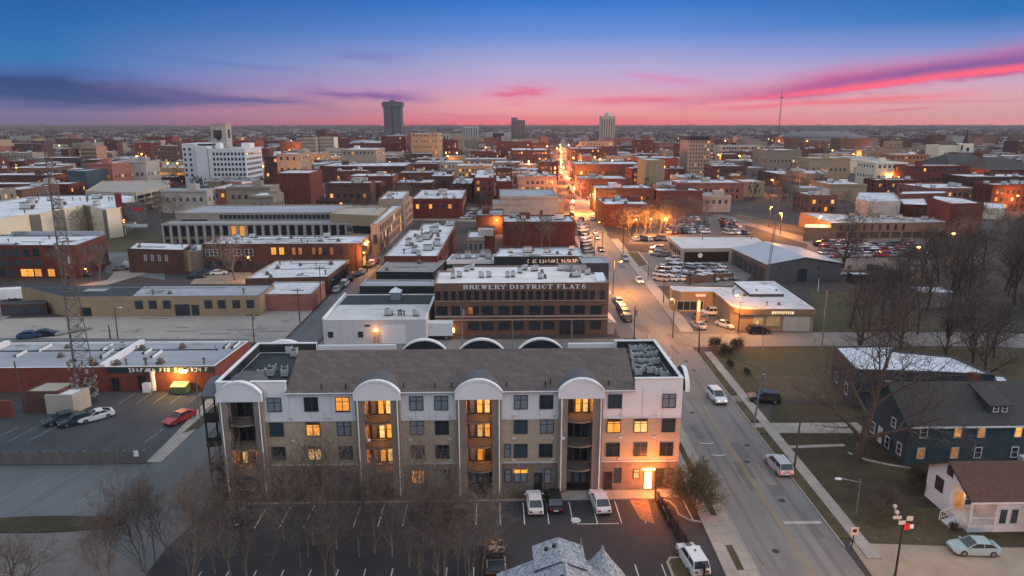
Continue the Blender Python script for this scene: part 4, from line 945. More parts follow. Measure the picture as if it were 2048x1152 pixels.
# ------------------------------------------------------------------ brick strip on the left with ribbed grey roofs
h=4.1; yF=104.6
xa,xb,xc=-108,AT(202,745,yF)[0],AT(430,742,yF)[0]; yB=P(300,683,h)[1]
r,lp=bld('strip_building','long single-storey red brick strip building with grey roofs split by white parapets',[(xa,yF),(xc,yF),(xc+1.0,yB),(xa,yB)],h,M('strip_brick',(.22,.066,.045),(.15,.05,.036),.5,.9,brick=(.5,.16,(.85,.8,.78))),roofg,.35,coping=white)
ox,oy=xa,yF
for xx in (-86.5,AT(205,745,yF)[0],-100.5):
    b=MB(); b.box(xx-.45-ox,.1,h-.34,xx+.45-ox,yB-yF-.1,h+.42); b.build('party_parapet',white,r)
b=MB(); b.box(AT(216,745,yF)[0]-ox,-.12,h-1.0,xc-ox-.05,-.005,h-.12); b.build('fascia_board',signg,r)
# the letters are too worn to read: pale strokes as they stand on the board
s=MB(); rr=random.Random(2); xx=AT(258,745,yF)[0]-ox; xe=AT(418,745,yF)[0]-ox
scrawl([7,3,7,1],xe-xx,.6,signw,r,((xx+xe)/2,-.122,h-.85),seed=5)
for u,w_,hh in ((AT(232,770,yF)[0]-ox,1.3,2.2),):
    link('door',win_data(w_,hh,glassd,framem),r,(u,0,.1))
link('door',win_data(1.5,2.6,M('recess_dark',(.04,.025,.02)),framem),r,(AT(286,770,yF)[0]-ox,0,.1))
link('vent_stack',MB().tube((0,-.4,.2),(0,-.4,3.4),.35,k=8).box(-1.6,-.9,0,-.3,-.05,1.5).data('vent_stack',white),r,(AT(310,770,yF)[0]-ox,0,0))
for i in range(9):
    k=MB(); u=rr.uniform(26,62); v=rr.uniform(3,yB-yF-3); l=rr.uniform(2,4); k.box(u,v,h-.34,u+.55,v+l,h-.05); k.box(u+.55,v-.3,h-.34,u+.75,v+l-.3,h+.1,1); k.build('skylight',[roofd,white],r)
vents(r,[(30,0),(xc-ox,0),(xc-ox,4),(30,4)],h-.35,7,(1,3),4); vents(r,lp,h-.35,9,(1,3,0),6,.9)
b=MB(); b.box(ox*0+4,9,h-.34,xc-ox-3,9.25,h-.2); b.build('roof_seam',roofd,r)
# ------------------------------------------------------------------ tan and pink low buildings
h=4.6; p=rectpx(212,517,592,570,h); bx=P(100,569,h)[0]
r,lp=bld('warehouse','low tan warehouse with a half black, half grey roof',[(P(95,606,h)[0],p[0][1]-.0),p[1],p[2],(bx-6,p[2][1])],h,tan,roofg,.2,coping=framem,nv=4,vk=(1,3))
b=MB(); x1=P(258,590,h)[0]-lp[0][0]; L0=lp
ww=lp[1][0]; b.poly([(.5,.5,h-.19),(P(262,592,h)[0]-P(95,606,h)[0],.5,h-.19),(P(290,570,h)[0]-P(95,606,h)[0],lp[2][1]-.5,h-.19),(lp[3][0]+.6,lp[2][1]-.5,h-.19)]); b.build('black_roof',roofd,r)
us=[AT(x,610,p[0][1])[0]-P(95,606,h)[0] for x in (278,306,334,417,444,473,501)]
windows(r,lp,0,1.7,1.7,1.9,7,us=us,pane=glassd,frame=framem,mull=(1,1))
windows(r,lp,0,.1,3.2,2.6,1,us=[AT(364,610,p[0][1])[0]-P(95,606,h)[0]],pane=glassd,frame=framem,mull=(2,0),name='door'); windows(r,lp,0,.1,1.6,2.4,1,us=[AT(390,610,p[0][1])[0]-P(95,606,h)[0]],pane=glassd,frame=framem,mull=(1,0),name='door'); windows(r,lp,0,.1,2.4,2.0,1,us=[AT(170,610,p[0][1])[0]-P(95,606,h)[0]],pane=M('loading_door_green',(.02,.03,.03)),name='door')
h=4.0; p=rectpx(516,622,588,563,h)
r,lp=bld('warehouse','small pink-painted brick building with a stained white roof beside the tan warehouse',p,h,brickp,roofw,.25,coping=walkm)
h=2.6; p=[P(0,610,h),P(92,607,h),P(92,600,h),P(0,602,h)]
r,lp=bld('shed','long low brick shed with a dark roof left of the tan warehouse',p,h,brickd,roofd,.1); windows(r,lp,0,.1,4,2,2,pane=M('loading_door_grey',(.05,.06,.07)),name='door')
# ------------------------------------------------------------------ brick warehouses along the side street
h=4.6; p=[P(490,557,h),P(656,553,h),P(699,519,h),P(553,521,h)]
r,lp=bld('warehouse','dark brick warehouse with a stained white roof and tall arched windows on the side street',p,h,brickd,roofw,.3,coping=walkm,nv=9,vk=(3,1))
windows(r,lp,1,.5,1.6,3.0,9,pane=glassd,frame=framem,mull=(1,1),prj=.1)
h=8.2; p=rectpx(406,720,487,471,h)
r,lp=bld('warehouse','long two-storey brown brick warehouse with a row of lit upper windows',p,h,brickd,roofw,.4,coping=walkm,nv=18,vk=(3,0,1),vs=1.0)
us=[AT(x,510,p[0][1])[0]-p[0][0] for x in (416,423,432,439,456,470,478,494,502)]; windows(r,lp,0,4.6,1.3,2.0,9,us=us,pane=glassd,frame=framew,mull=(0,1))
us=[AT(x,510,p[0][1])[0]-p[0][0] for x in (548,564,588,601,628,641,653,664,682)]; windows(r,lp,0,4.9,1.5,2.2,2,us=us[:2],pane=glassd,litp=[0,1],lm=litw,frame=framem,mull=(1,2)); windows(r,lp,0,4.9,1.1,2.1,7,us=us[2:],pane=glassd,litp=[0,1,2,3,5],lm=lito,frame=framem,mull=(0,2))
us=[AT(x,530,p[0][1])[0]-p[0][0] for x in (420,431,444,462,480,500,520,545,570)]; windows(r,lp,0,1.0,1.8,2.2,9,us=us,frame=framem,mull=(1,1))
windows(r,lp,1,4.6,1.5,2.4,7,frame=framem,mull=(0,1)); windows(r,lp,1,.8,1.8,2.8,7,litp=.5,frame=framem,mull=(0,1))
h=7.0; p=[P(254,497,h),P(366,500,h),P(385,487,h),P(273,483,h)]
r,lp=bld('warehouse','small dark brown brick building with a pale blue-white roof',p,h,brickd,roofw,.3,nv=4,vk=(1,3)); windows(r,lp,0,3.6,.8,1.8,4,u0=.25,u1=.75,pane=blind,frame=framew); windows(r,lp,1,2,1.2,2,3)
h=6; p=[P(366,503,h),P(404,500,h),P(404,488,h),P(380,489,h)]
r,lp=bld('annex','white-walled annex between the two brown brick buildings',p,h,stone,roofw,.2,nv=1)
h=9.3; p=[P(-60,490,h),P(152,490,h),P(211,469,h),P(0,469,h)]
r,lp=bld('factory','three-storey red brick factory with a white roof and lit ground-floor windows',p,h,brick,roofw,.5,coping=roofg,nv=5,vk=(3,1))
ox=p[0][0]; us=[AT(x,510,p[0][1])[0]-ox for x in (-20,0,17,36,56,75)]
windows(r,lp,0,6.0,1.7,2.2,6,us=us,frame=framem,mull=(1,1)); windows(r,lp,0,3.3,1.7,1.8,6,us=us,pane=glassb,frame=framem,mull=(1,1)); us=[AT(x,540,p[0][1])[0]-ox for x in (-20,4,22,50,62,78,105)]; windows(r,lp,0,.4,2.0,2.2,7,us=us,litp=[3,4,5,6],lm=litw,frame=framem,mull=(1,2))
windows(r,lp,1,5.6,1.6,2.0,5,pane=glassb,frame=framem,mull=(1,1)); windows(r,lp,1,1.0,2.4,2.6,4,frame=framem,mull=(2,1))
b=MB(); a=Vector(lp[3]); c=Vector(lp[2]); b.box(a.x+4,a.y-1.0,h,c.x-1,a.y-.2,h+1.0); b.build('rear_parapet',roofg,r)
# ------------------------------------------------------------------ saw-toothed cream hall
h=11.0
fl=[P(x,y,h) for x,y in ((-30,441),(57,428),(80,427),(107,420),(128,417),(168,409),(180,411),(204,418),(212,418),(240,415),(262,401),(268,391))]
bk=[P(250,389,h),P(120,391,h),P(60,393,h),P(-40,408,h)]
r,lp=bld('hall','big cream hall with a zigzag wall, shaded faces painted grey, and a white roof',fl+bk,h,cream,roofw,.35,coping=roofg,nv=26,vk=(0,2,1),vs=1.5,th=.35)
for e in (1,3,5,7,9):  # faces turned from the sun: their shade is painted on as darker grey
    loc,rz,ln=on_edge(lp,e,0,0); q=MB(); q.box(.02,-.06,0,ln-.02,-.01,h-.4); q.build('shaded_face',M('hall_shade_grey',(.17,.155,.13),(.145,.13,.11),.3,.9),r,loc,rz)
a=P(247,470); t=thing('marquee_sign','tall red and white marquee sign board at the end of the cream hall','sign',(a[0],a[1],0))
MB().box(-.9,-.5,0,.9,.5,6).build('base',white,t); MB().box(-1.2,-.4,5.0,1.0,.4,16.0).build('red_blade',redw,t); MB().box(1.0,-.2,3.0,9.5,.4,4.2).build('canopy',metalroof,t)
q=MB(); q.box(1.2,-.15,5.0,9.3,.2,12.5); q.build('board',M('board_grey',(.16,.15,.15),(.07,.05,.05),.5,.8),t); q=MB()
for i in range(5): q.box(4.6+i*.9,-.24,9.2,5.2+i*.9,-.16,10.6)
q.build('lettering',signr,t)
# ------------------------------------------------------------------ stone colonnaded complex
h=8.0; p=rectpx(326,741,446,438,h)
r,lp=bld('arcade','long grey stone arcade with a row of tall dark arched openings',p,h,stone,roofg,.4,coping=stone)
ww=lp[1][0]; n=25; us=[ww*(i+.5)/n for i in range(n)]; windows(r,lp,0,3.4,ww/n*.56,3.6,n,us=us,pane=glassd,litp=[8,9],lm=litw,prj=.12)
q=MB()
for i in range(n+1): u=ww*i/n; q.box(max(0,u-.38),-.5,.0,min(ww,u+.38),-.003,h-.7)
q.box(0,-.6,h-.68,ww,-.003,h-.1); q.build('colonnade',M('pale_stone_pier',(.36,.34,.31),(.28,.26,.24),.6,.9),r)
us=[ww*(i+.5)/n for i in range(n)]; windows(r,lp,0,.3,ww/n*.5,2.0,n,us=us,pane=glassd)
h2=10.6; p2=rectpx(352,745,425,409,h2)
r,lp=bld('office_block','long two-tier grey-tan office block behind the stone arcade, small square windows',p2,h2,M('greytan_stone',(.27,.235,.19),(.2,.175,.145),.4,.9),roofg,.5,coping=stone)
ww=lp[1][0]; windows(r,lp,0,8.2,1.3,1.6,34,u0=.22,u1=.98,pane=glassd); windows(r,lp,0,5.6,2.0,1.9,40,pane=glassd,u0=.05,u1=.9)
q=MB(); q.box(2,-.1,6.0,ww*.16,-.004,8.2); q.build('dark_glazing',glassd,r)
h3=11; p3=[P(660,427,h3),P(757,431,h3),P(775,413,h3),P(690,414,h3)]
r,lp=bld('corner_block','tan corner block with a flat pale roof and a wide dark glazed band',p3,h3,tan,M('beige_roof',(.36,.33,.28),(.3,.27,.23),.2,.9),.4,coping=tan)
windows(r,lp,0,4.5,11,2.6,1,u0=.52,u1=.98,pane=glassd); windows(r,lp,0,5.0,1.4,1.6,5,u0=.04,u1=.45)
h4=10.5; p4=[P(741,449,h4),P(757,446,h4),P(825,392,h4),P(806,390,h4)]
r,lp=bld('row_building','long pale pinkish brick row along the side street, lit by street lamps',p4,h4,M('pale_pink_brick',(.40,.27,.20),(.30,.20,.15),.4,.9,brick=(.6,.2,(.9,.9,.9))),roofw,.4,coping=stone)
_,_,ln=on_edge(lp,1,0,0)
for z in (1.0,4.2,7.2): windows(r,lp,1,z,1.5,2.1,26,u0=.02,u1=.98,litp=.12)
windows(r,lp,0,4,2,3,1)
h5=13; p5=[P(757,398,h5),P(806,397,h5),P(818,381,h5),P(775,383,h5)]
r,lp=bld('stair_block','square grey stone block with a white roof at the far end of the row building',p5,h5,stone,roofw,.4,nv=3)
windows(r,lp,0,6,2,5,1,u0=.7,u1=.95,pane=blind)
a=P(738,416,9.5); r=thing('domed_hall','low hall with a rounded blue-green metal roof behind the stone complex','building',(a[0],a[1],0))
q=MB(); q.tube((0,0,0),(0,0,8.0),9,9,k=20); q.build('wall',concr,r)
q=MB(); q.ball((0,0,8.0),9,sq=(1,1,.2),k=24,q=8); q.build('dome',M('bluegreen_metal_roof',(.15,.22,.25),(.11,.17,.195),.4,.5,.2),r,smooth=True)
# ------------------------------------------------------------------ white metal shed and the black-roofed cluster
h=5.0; yF=127.6; x0=AT(646,655,yF)[0]; x1=AT(852,655,yF)[0]; yM=P(750,608,h)[1]; yB=P(800,588,h)[1]
r,lp=bld('metal_shed','white metal-clad shed, roof half white and half black, glowing doorway',[(x0,yF),(x1,yF),(x1+.4,yB),(x0,yB)],h,M('white_ribbed_cladding',(.50,.50,.52),(.42,.42,.44),.4,.7,streak=(8,8,.1)),M('dirty_white_roof',(.52,.52,.53),(.34,.335,.33),.16,.8,lo=.35,hi=.75),.15,coping=white)
q=MB(); q.poly([(.6,yM-yF,h-.14),(lp[1][0]-.4,yM-yF,h-.14),(lp[1][0]-.2,yB-yF-.4,h-.14),(.6,yB-yF-.4,h-.14)]); q.build('black_roof',roofd,r)
q=MB(); q.box(-.1,-.0,h-.02,.35,yB-yF,h+.35); q.build('white_parapet',white,r)
us=[AT(x,680,yF)[0]-x0 for x in (662,722)]; windows(r,lp,0,1.3,1.2,1.4,2,us=us,pane=glassd,frame=framew); u=AT(753,680,yF)[0]-x0
link('door',win_data(1.5,2.5,M('door_steel',(.4,.3,.2)),framew),r,(u,0,.1)); MB().box(-.35,-.35,2.75,.35,-.02,2.95).build('door_lamp',lampm,r,(u,0,0)); light('door_light',r,(u,-1.1,2.7),120,(1,.40,.08),.15)
u=AT(788,680,yF)[0]-x0; q=MB(); q.box(u-2.3,-.06,.1,u+2.3,-.004,3.9); q.build('roller_door',whitep,r); MB().box(-.5,-.05,0,.5,0,.35).build('wall_sign',metal_d,r,(AT(735,655,yF)[0]-x0,0,3.6))
vents(r,[(9,1),(lp[1][0],1),(lp[1][0],6),(9,6)],h-.14,6,(0,1),9,.9)
a=P(792,597,h); q=MB(); zz=h-.1; q.box(-1.1,-1.1,0,1.1,1.1,1.7); q.quad((-1.3,-1.3,1.7),(1.3,-1.3,1.7),(0,-.1,2.7),(0,.1,2.7),1); q.tri((1.3,-1.3,1.7),(1.3,1.3,1.7),(0,.1,2.7),1); q.quad((1.3,1.3,1.7),(-1.3,1.3,1.7),(0,.1,2.7),(0,-.1,2.7),1); q.tri((-1.3,1.3,1.7),(-1.3,-1.3,1.7),(0,-.1,2.7),1); q.build('roof_cupola',[M('cupola_blue',(.22,.27,.32)),metalroof],r,(a[0]-x0,a[1]-yF,zz))
h=6.4; p=[P(719,572,h),P(868,572,h),P(868,559,h),P(730,559,h)]
r,lp=bld('black_block','black-walled low block with a grey parapet roof behind the metal shed',p,h,blackw,roofg,.3,coping=roofg); 
h=6.6; p=[P(752,543,h),P(866,544,h),P(893,520,h),P(775,522,h)]
r,lp=bld('black_block','black-painted block with a plain grey-brown roof and a round white wall badge',p,h,blackw,M('greybrown_roof',(.25,.235,.225),(.19,.18,.175),.15,.9),.25,coping=roofg,nv=2,vk=(3,))
loc,rz,ln=on_edge(lp,0,0,0); MB().tube((ln*.62,-.06,3.2),(ln*.62,-.004,3.2),.8,k=14).build('wall_badge',signw,r,loc,rz)
h=8; p=[P(768,512,h),P(875,512,h),P(912,447,h),P(846,447,h),P(838,459,h),P(820,459,h)]
r,lp=bld('warehouse','deep red brick warehouse with a long patched white roof full of rooftop units',p,h,brick,roofw,.35,coping=walkm,nv=26,vk=(0,2,3,1),vs=1.15); windows(r,lp,1,4.6,1.4,2.2,11,frame=framem); windows(r,lp,1,1.0,1.4,2.2,11)
# lettered brick flats
Yb=132.7; h=10.9; xl=AT(868,566,Yb)[0]; xr=AT(1218,567,Yb)[0]; yk=P(900,541,h)[1]; yk2=P(960,531,h)[1]
ft=[(xl,Yb),(xr,Yb),(xr+.3,P(1195,546,h)[1]),(P(1130,531,h)[0],yk),(P(1130,531,h)[0],yk2),(P(905,532,h)[0],yk2),(P(906,540,h)[0],yk),(xl-.2,yk)]
r,lp=bld('flats_building','three-storey brown brick flats building with white serif letters under its roof edge',ft,h,brickb,M('pale_flat_roof',(.66,.64,.64),(.50,.48,.47),.16,.8,lo=.38,hi=.75),.35,coping=M('stone_coping',(.24,.18,.15)))
ox=xl; bay=[[(884,1),(914,1)],[(947,0),(973,0)]]
X=lambda x,y=620: AT(x,y,Yb)[0]-ox
groups=[(877,923,4),(938,985,4),(999,1046,4),(1061,1109,4),(1122,1170,4),(1184,1204,2)]
for a,c,n in groups:
    xs_=[X(a)+ (X(c)-X(a))*i/(n-1) for i in range(n)]; windows(r,lp,0,7.35,.95,1.95,n,us=xs_,frame=M('frame_brown',(.05,.035,.03)),mull=(0,1),pane=glassd,prj=.1)
    q=MB(); q.box(X(a)-.7,-.16,7.18,X(c)+.7,-.003,7.33); q.build('window_sill',M('sill_stone',(.36,.28,.24)),r)
for z,hh,li in ((4.35,1.85,[2]),(1.2,1.7,[])):
    cs=[884,914,947,975,1008,1036,1070,1098,1131,1159,1192]
    if z<2: cs=cs[2:]
    for i,c in enumerate(cs):
        hh2=3.0 if (z<2 and c in (1131,1159)) else hh
        windows(r,lp,0,z if hh2==hh else .15,2.25,hh2,1,us=[X(c)],frame=M('frame_brown',(.05,.035,.03)),mull=(2,0),pane=glassd,prj=.1)
o=MB().box(-.45,-.09,.1,.45,-.06,1.6).build('lit_pane',lito,r,(X(941),0,4.45))
q=MB(); q.box(0,-.22,3.9,xr-xl,-.003,4.15); q.box(0,-.2,3.2,xr-xl,-.003,3.42); q.build('string_course',M('sill_stone',(.36,.28,.24)),r)
windows(r,lp,0,1.9,2.2,1.3,1,us=[X(884)],pane=glassd,frame=framem,mull=(2,0))
serif('BREWERY DISTRICT FLATS',X(1173,573)-X(926,573),.78,signw,r,((X(1173,573)+X(926,573))/2,-.01,AT(1000,577.5,Yb)[1]),depth=.1)
for dx,dy,kk in [(885+i*3,556,0) for i in ()]: pass
rr=random.Random(8)
for x,y in ((906,555),(919,553),(933,541),(944,538),(963,554),(978,553),(1015,553),(1026,552),(1040,545),(1050,539),(1066,541),(1072,540),(1084,545),(1080,556),(1090,555),(1142,553),(1149,553),(1157,552),(1175,548)):
    a=P(x,y+2,h-.4); link('roof_vent',vent_meshes()[rr.choice([0,0,3])],r,(a[0]-xl,a[1]-Yb,h-.36),rr.choice([0,R(90)])).scale=(.8,.8,1.1)
for x,y in ((1130,541),(1158,542)): a=P(x,y,h-.4); o=link('rooftop_unit',vent_meshes()[2],r,(a[0]-xl,a[1]-Yb,h-.36)); o.scale=(1.5,1.1,1.0)
q=MB(); q.quad((xr-xl-2.2,1.5,h+.05),(xr-xl-.4,1.5,h+.05),(xr-xl-.4,5.4,h+.9),(xr-xl-2.2,5.4,h+.9)); q.box(xr-xl-2.2,1.5,h-.3,xr-xl-.4,1.6,h+.04); q.build('roof_hatch',metalroof,r)
q=MB(); q.box(xr-xl,.3,0,xr-xl+1.4,6.5,2.3); q.build('entrance_porch',M('porch_glass',(.35,.32,.28)),r); q=MB(); q.quad((xr-xl,.1,3.6),(xr-xl+1.8,.1,2.4),(xr-xl+1.8,6.7,2.4),(xr-xl,6.7,3.6)); q.quad((xr-xl,.1,2.38),(xr-xl+1.8,.1,2.38),(xr-xl+1.8,.1,2.42),(xr-xl,.1,3.6)); q.build('awning',M('cream_awning',(.5,.44,.38)),r)
MB().box(-.2,-.3,0,.2,-.05,.9).build('wall_lamp',lampm,r,(X(907,664),0,.75)); light('wall_lamp_light',r,(X(907,664),-1.3,1.6),150,(1,.42,.07),.15)
# dark blocks behind it
h=9.5; p=[P(1164,526,h),P(1218,526,h),P(1216,519,h),P(1166,519,h)]
r,lp=bld('navy_block','plain navy block beside the main street, behind the lettered brick flats',[p[0],p[1],(p[1][0],p[1][1]+8),(p[0][0],p[0][1]+8)],h,navy,roofg,.2,coping=roofg)
h=8.2; p=[P(988,513,h),P(1166,512,h),P(1158,494,h),P(1000,497,h)]
r,lp=bld('sign_block','black-green block with a pale sign line along its top and a white roof',p,h,M('blackgreen_wall',(.016,.028,.03),(.012,.02,.022),.4,.8),roofw,.3,coping=roofg,nv=6,vk=(0,2,3))
loc,rz,ln=on_edge(lp,0,0,0); scrawl([1,2,7,7],ln*.6,.8,signw,r,(loc[0]+ln*.67*math.cos(rz),loc[1]+ln*.67*math.sin(rz)-.01,h-1.7),rz,seed=9)
h=7; p=[P(893,521,h),P(988,520,h),P(992,508,h),P(905,508,h)]
r,lp=bld('low_block','low block with a cluttered grey roof and white fascia behind the lettered brick flats',p,h,white,roofg,.15,nv=7,vk=(0,1,2)); q=MB(); loc,rz,ln=on_edge(lp,0,0,0); q.box(0,-.05,h-2.1,ln,-.003,h-1.0); q.build('dark_fascia',blackw,r,loc,rz)
# ------------------------------------------------------------------ car dealers and shops on the right
h=4.4; p=[P(1364,497,h),P(1464,496,h),P(1531,487,h),P(1512,475,h),P(1337,474,h)]
r,lp=bld('garage','single-storey garage with a white roof and open service bays',p,h,concr,M('clean_white_roof',(.52,.53,.54),(.40,.41,.42),.15,.7),.2,coping=white,nv=2,vk=(1,))
windows(r,lp,0,.1,3.6,3.2,4,pane=M('bay_dark',(.025,.022,.02)),name='bay_door'); loc,rz,ln=on_edge(lp,0,0,0); MB().tube((ln*.37,-.2,2.2),(ln*.37,-.14,2.2),.75,k=14).build('round_sign',signw,r,loc,rz)
windows(r,lp,4,1.2,2.0,2.2,6,frame=framem); 
# metal barn with a wide low gable
e=5.0; FLb=P(1535,528,e); FRb=P(1690,530,e); BL=P(1465,496,e); yr_=P(1608,521,6.6)
a=(FLb[0],FLb[1]); c=(FRb[0]+.5,FLb[1]+1.0); dvec=(BL[0]-FLb[0],BL[1]-FLb[1])
r=thing('metal_barn','wide dark grey metal barn with a low pale gable roof','building',(a[0],a[1],0)); FOOT.append([a,c,(c[0]+dvec[0],c[1]+dvec[1]),BL])
l=[(0,0),(c[0]-a[0],c[1]-a[1]),(c[0]-a[0]+dvec[0],c[1]-a[1]+dvec[1]),dvec]; mf=((l[0][0]+l[1][0])/2,(l[0][1]+l[1][1])/2); mb_=((l[2][0]+l[3][0])/2,(l[2][1]+l[3][1])/2)
b=MB(); b.prism(l,0,e,cap=False); b.tri((*l[0],e),(*l[1],e),(*mf,6.7)); b.tri((*l[2],e),(*l[3],e),(*mb_,6.7)); b.build('wall',M('barn_grey_metal',(.075,.085,.095),(.06,.068,.075),.4,.6,streak=(6,6,.1)),r)
b=MB(); ex=Vector((l[1][0],l[1][1])).normalized()*.5; f=Vector(dvec).normalized()*.5
A0=(l[0][0]-ex.x-f.x,l[0][1]-ex.y-f.y,e-.05); B0=(l[1][0]+ex.x-f.x,l[1][1]+ex.y-f.y,e-.05); C0=(l[2][0]+ex.x+f.x,l[2][1]+ex.y+f.y,e-.05); D0=(l[3][0]-ex.x+f.x,l[3][1]-ex.y+f.y,e-.05); m0=(mf[0]-f.x,mf[1]-f.y,6.8); m1=(mb_[0]+f.x,mb_[1]+f.y,6.8)
b.quad(A0,m0,m1,D0); b.quad(m0,B0,C0,m1); b.build('roof',M('barn_roof',(.38,.42,.45),(.31,.35,.38),.2,.5,.2,streak=(1,1,1)),r)
windows(r,l,0,.1,2.6,3.4,1,us=[10],pane=glassd,name='door'); windows(r,l,0,3.2,1.0,1.0,3,us=[3.5,14.5,23],pane=framem); windows(r,l,3,.2,2.6,3.2,6,pane=M('barn_panel',(.055,.06,.066)),name='roller_door')
# corner shop with curved canopy
h=4.9; fr=AT(1632,617,P(1600,660)[1]); Yf=P(1560,660)[1]
pts=[P(1478,617,h),P(1630,618,h),P(1548,562,h),P(1478,563,h),P(1466,575,h),P(1340,572,h),P(1345,579,h),P(1362,583,h),P(1428,583,h),P(1444,595,h),P(1462,610,h)]
r,lp=bld('corner_shop','tan corner shop with a curved white canopy roof over its forecourt',pts,h,tan,roofw,.18,coping=white,nv=7,vk=(3,1),vs=.8)
ox,oy=pts[0]
b=MB(); q=[P(x,y,h+.45) for x,y in ((1500,588),(1568,588),(1538,563),(1468,563))]
b.prism([(x-ox,y-oy) for x,y in q],h-.3,h+.45,0,1); b.build('raised_roof',[navy,roofw],r)
loc,rz,ln=on_edge(lp,0,0,0)
k=MB(); k.box(0,-.3,h-1.3,ln,-.004,h-.1); k.build('fascia',M('fascia_brown',(.24,.17,.11)),r,loc,rz)
k=MB(); k.box(ln*.43,-.36,h-1.05,ln*.72,-.31,h-.5); k.build('sign_board',M('lit_sign',(.8,.65,.4),emit=(1,.72,.35),es=.8),r,loc,rz)
scrawl([10],ln*.24,.36,framem,r,(loc[0]+ln*.575*math.cos(rz),loc[1]+ln*.575*math.sin(rz)-.37,h-.98),rz,depth=.03,seed=3)
for u0,u1,m_,z0,z1 in ((.20,.33,M('shop_door_cream',(.5,.42,.3)),.1,3.1),(.38,.55,M('roller_cream',(.55,.43,.22)),1.2,3.3),(.60,.95,M('roller_pale',(.48,.44,.4)),.1,3.3)):
    k=MB(); k.box(ln*u0,-.08,z0,ln*u1,-.004,z1); k.build('roller_door',m_,r,loc,rz)
MB().box(ln*.24,-.14,.3,ln*.28,-.09,2.4).build('window',lity,r,loc,rz)
for e in (8,9,10): 
    lc,z_,l2=on_edge(lp,e,0,0); k=MB(); k.box(0,-.2,h-1.0,l2,-.004,h-.1); k.build('fascia',M('fascia_brown',(.24,.17,.11)),r,lc,z_)
for x,y in ((1352,628),): q=P(x,y-8); MB().box(q[0]-ox-.35,q[1]-oy-.3,0,q[0]-ox+.35,q[1]-oy+.3,h-.4).build('canopy_column',white,r)
lc,z_,l2=on_edge(lp,7,0,0); MB().box(l2*.45,-.26,h-1.1,l2*.75,-.2,h-.55).build('sign_board',M('lit_sign_red',(.8,.4,.3),emit=(1,.35,.25),es=.8),r,lc,z_); windows(r,lp,7,.5,6,2.2,1,us=[l2*.3],frame=framew,mull=(3,0))
# walls between the lots
for nm,lab,A_,B_ in (('brick_wall','long low brown wall between the corner shop and the car lot',(1372,568),(1466,560)),):
    a=P(*A_); c=P(*B_); b=MB(); d=Vector((c[0]-a[0],c[1]-a[1])); n_=Vector((-d.y,d.x)).normalized()*.3
    b.prism([(0,0),(d.x,d.y),(d.x+n_.x,d.y+n_.y),(n_.x,n_.y)],0,2.0); tag(b.build(nm,brickb,None,(a[0],a[1],0)),lab,'wall')
# school complex
h=6; p=[P(1662,446,h),P(1918,444,h),P(1900,437,h),P(1600,424,h)]
r,lp=bld('school_wing','long low tan-brown school wing with slit windows and a white roof',p,h,M('tanbrown_brick',(.26,.155,.095),(.2,.12,.075),.4,.9),roofw,.3,nv=12,vk=(0,2,1)); windows(r,lp,0,3.2,.9,2.2,9,u0=.05,u1=.6); windows(r,lp,0,.3,3.4,2.2,10,u0=.05,u1=.9,pane=M('school_glazing',(.09,.06,.045)))
h=5; p=[P(1608,455,h),P(1662,455,h),P(1662,448,h),P(1610,448,h)]; r,lp=bld('school_annex','small square brown annex left of the long school wing',p,h,M('tanbrown_brick',(.26,.155,.095)),roofw,.2)
h=12; p=[P(1741,402,h),P(1800,402,h),P(1790,386,h),P(1716,385,h)]; r,lp=bld('school_hall','pale grey curved school hall with slit windows',[P(1712,397,h),P(1741,403,h),P(1802,402,h),P(1788,385,h),P(1718,384,h)],h,concr,roofw,.3); windows(r,lp,1,3,1.0,3,5)
h=13; p=[P(1902,407,h),P(1964,406,h),P(1935,397,h),P(1858,393,h)]; r,lp=bld('school_hall','tall red brick school hall with a plain front and white roof',[P(1864,396,h),P(1902,407,h),P(1965,406,h),P(1930,396,h),P(1868,390,h)],h,brick,roofw,.3)
windows(r,lp,0,2,2.0,4,3,litp=.5)
h=9; p=[P(1806,408,h),P(1856,410,h),P(1850,395,h),P(1790,388,h)]; r,lp=bld('school_block','low red brick link with a white roof between the school halls',p,h,brick,roofw,.3)
h=11; p=[P(1795,388,h),P(1893,386,h),P(1893,381,h),P(1806,382,h)]; r,lp=bld('school_block','dark red school roof block with a white top behind the halls',p,h,brick,roofw,.3)
h=5; p=[P(1968,415,h),P(2010,418,h),P(2008,407,h),P(1968,405,h)]; r,lp=bld('school_block','cream low block lit orange beside the tall red school hall',p,h,cream,roofw,.3)
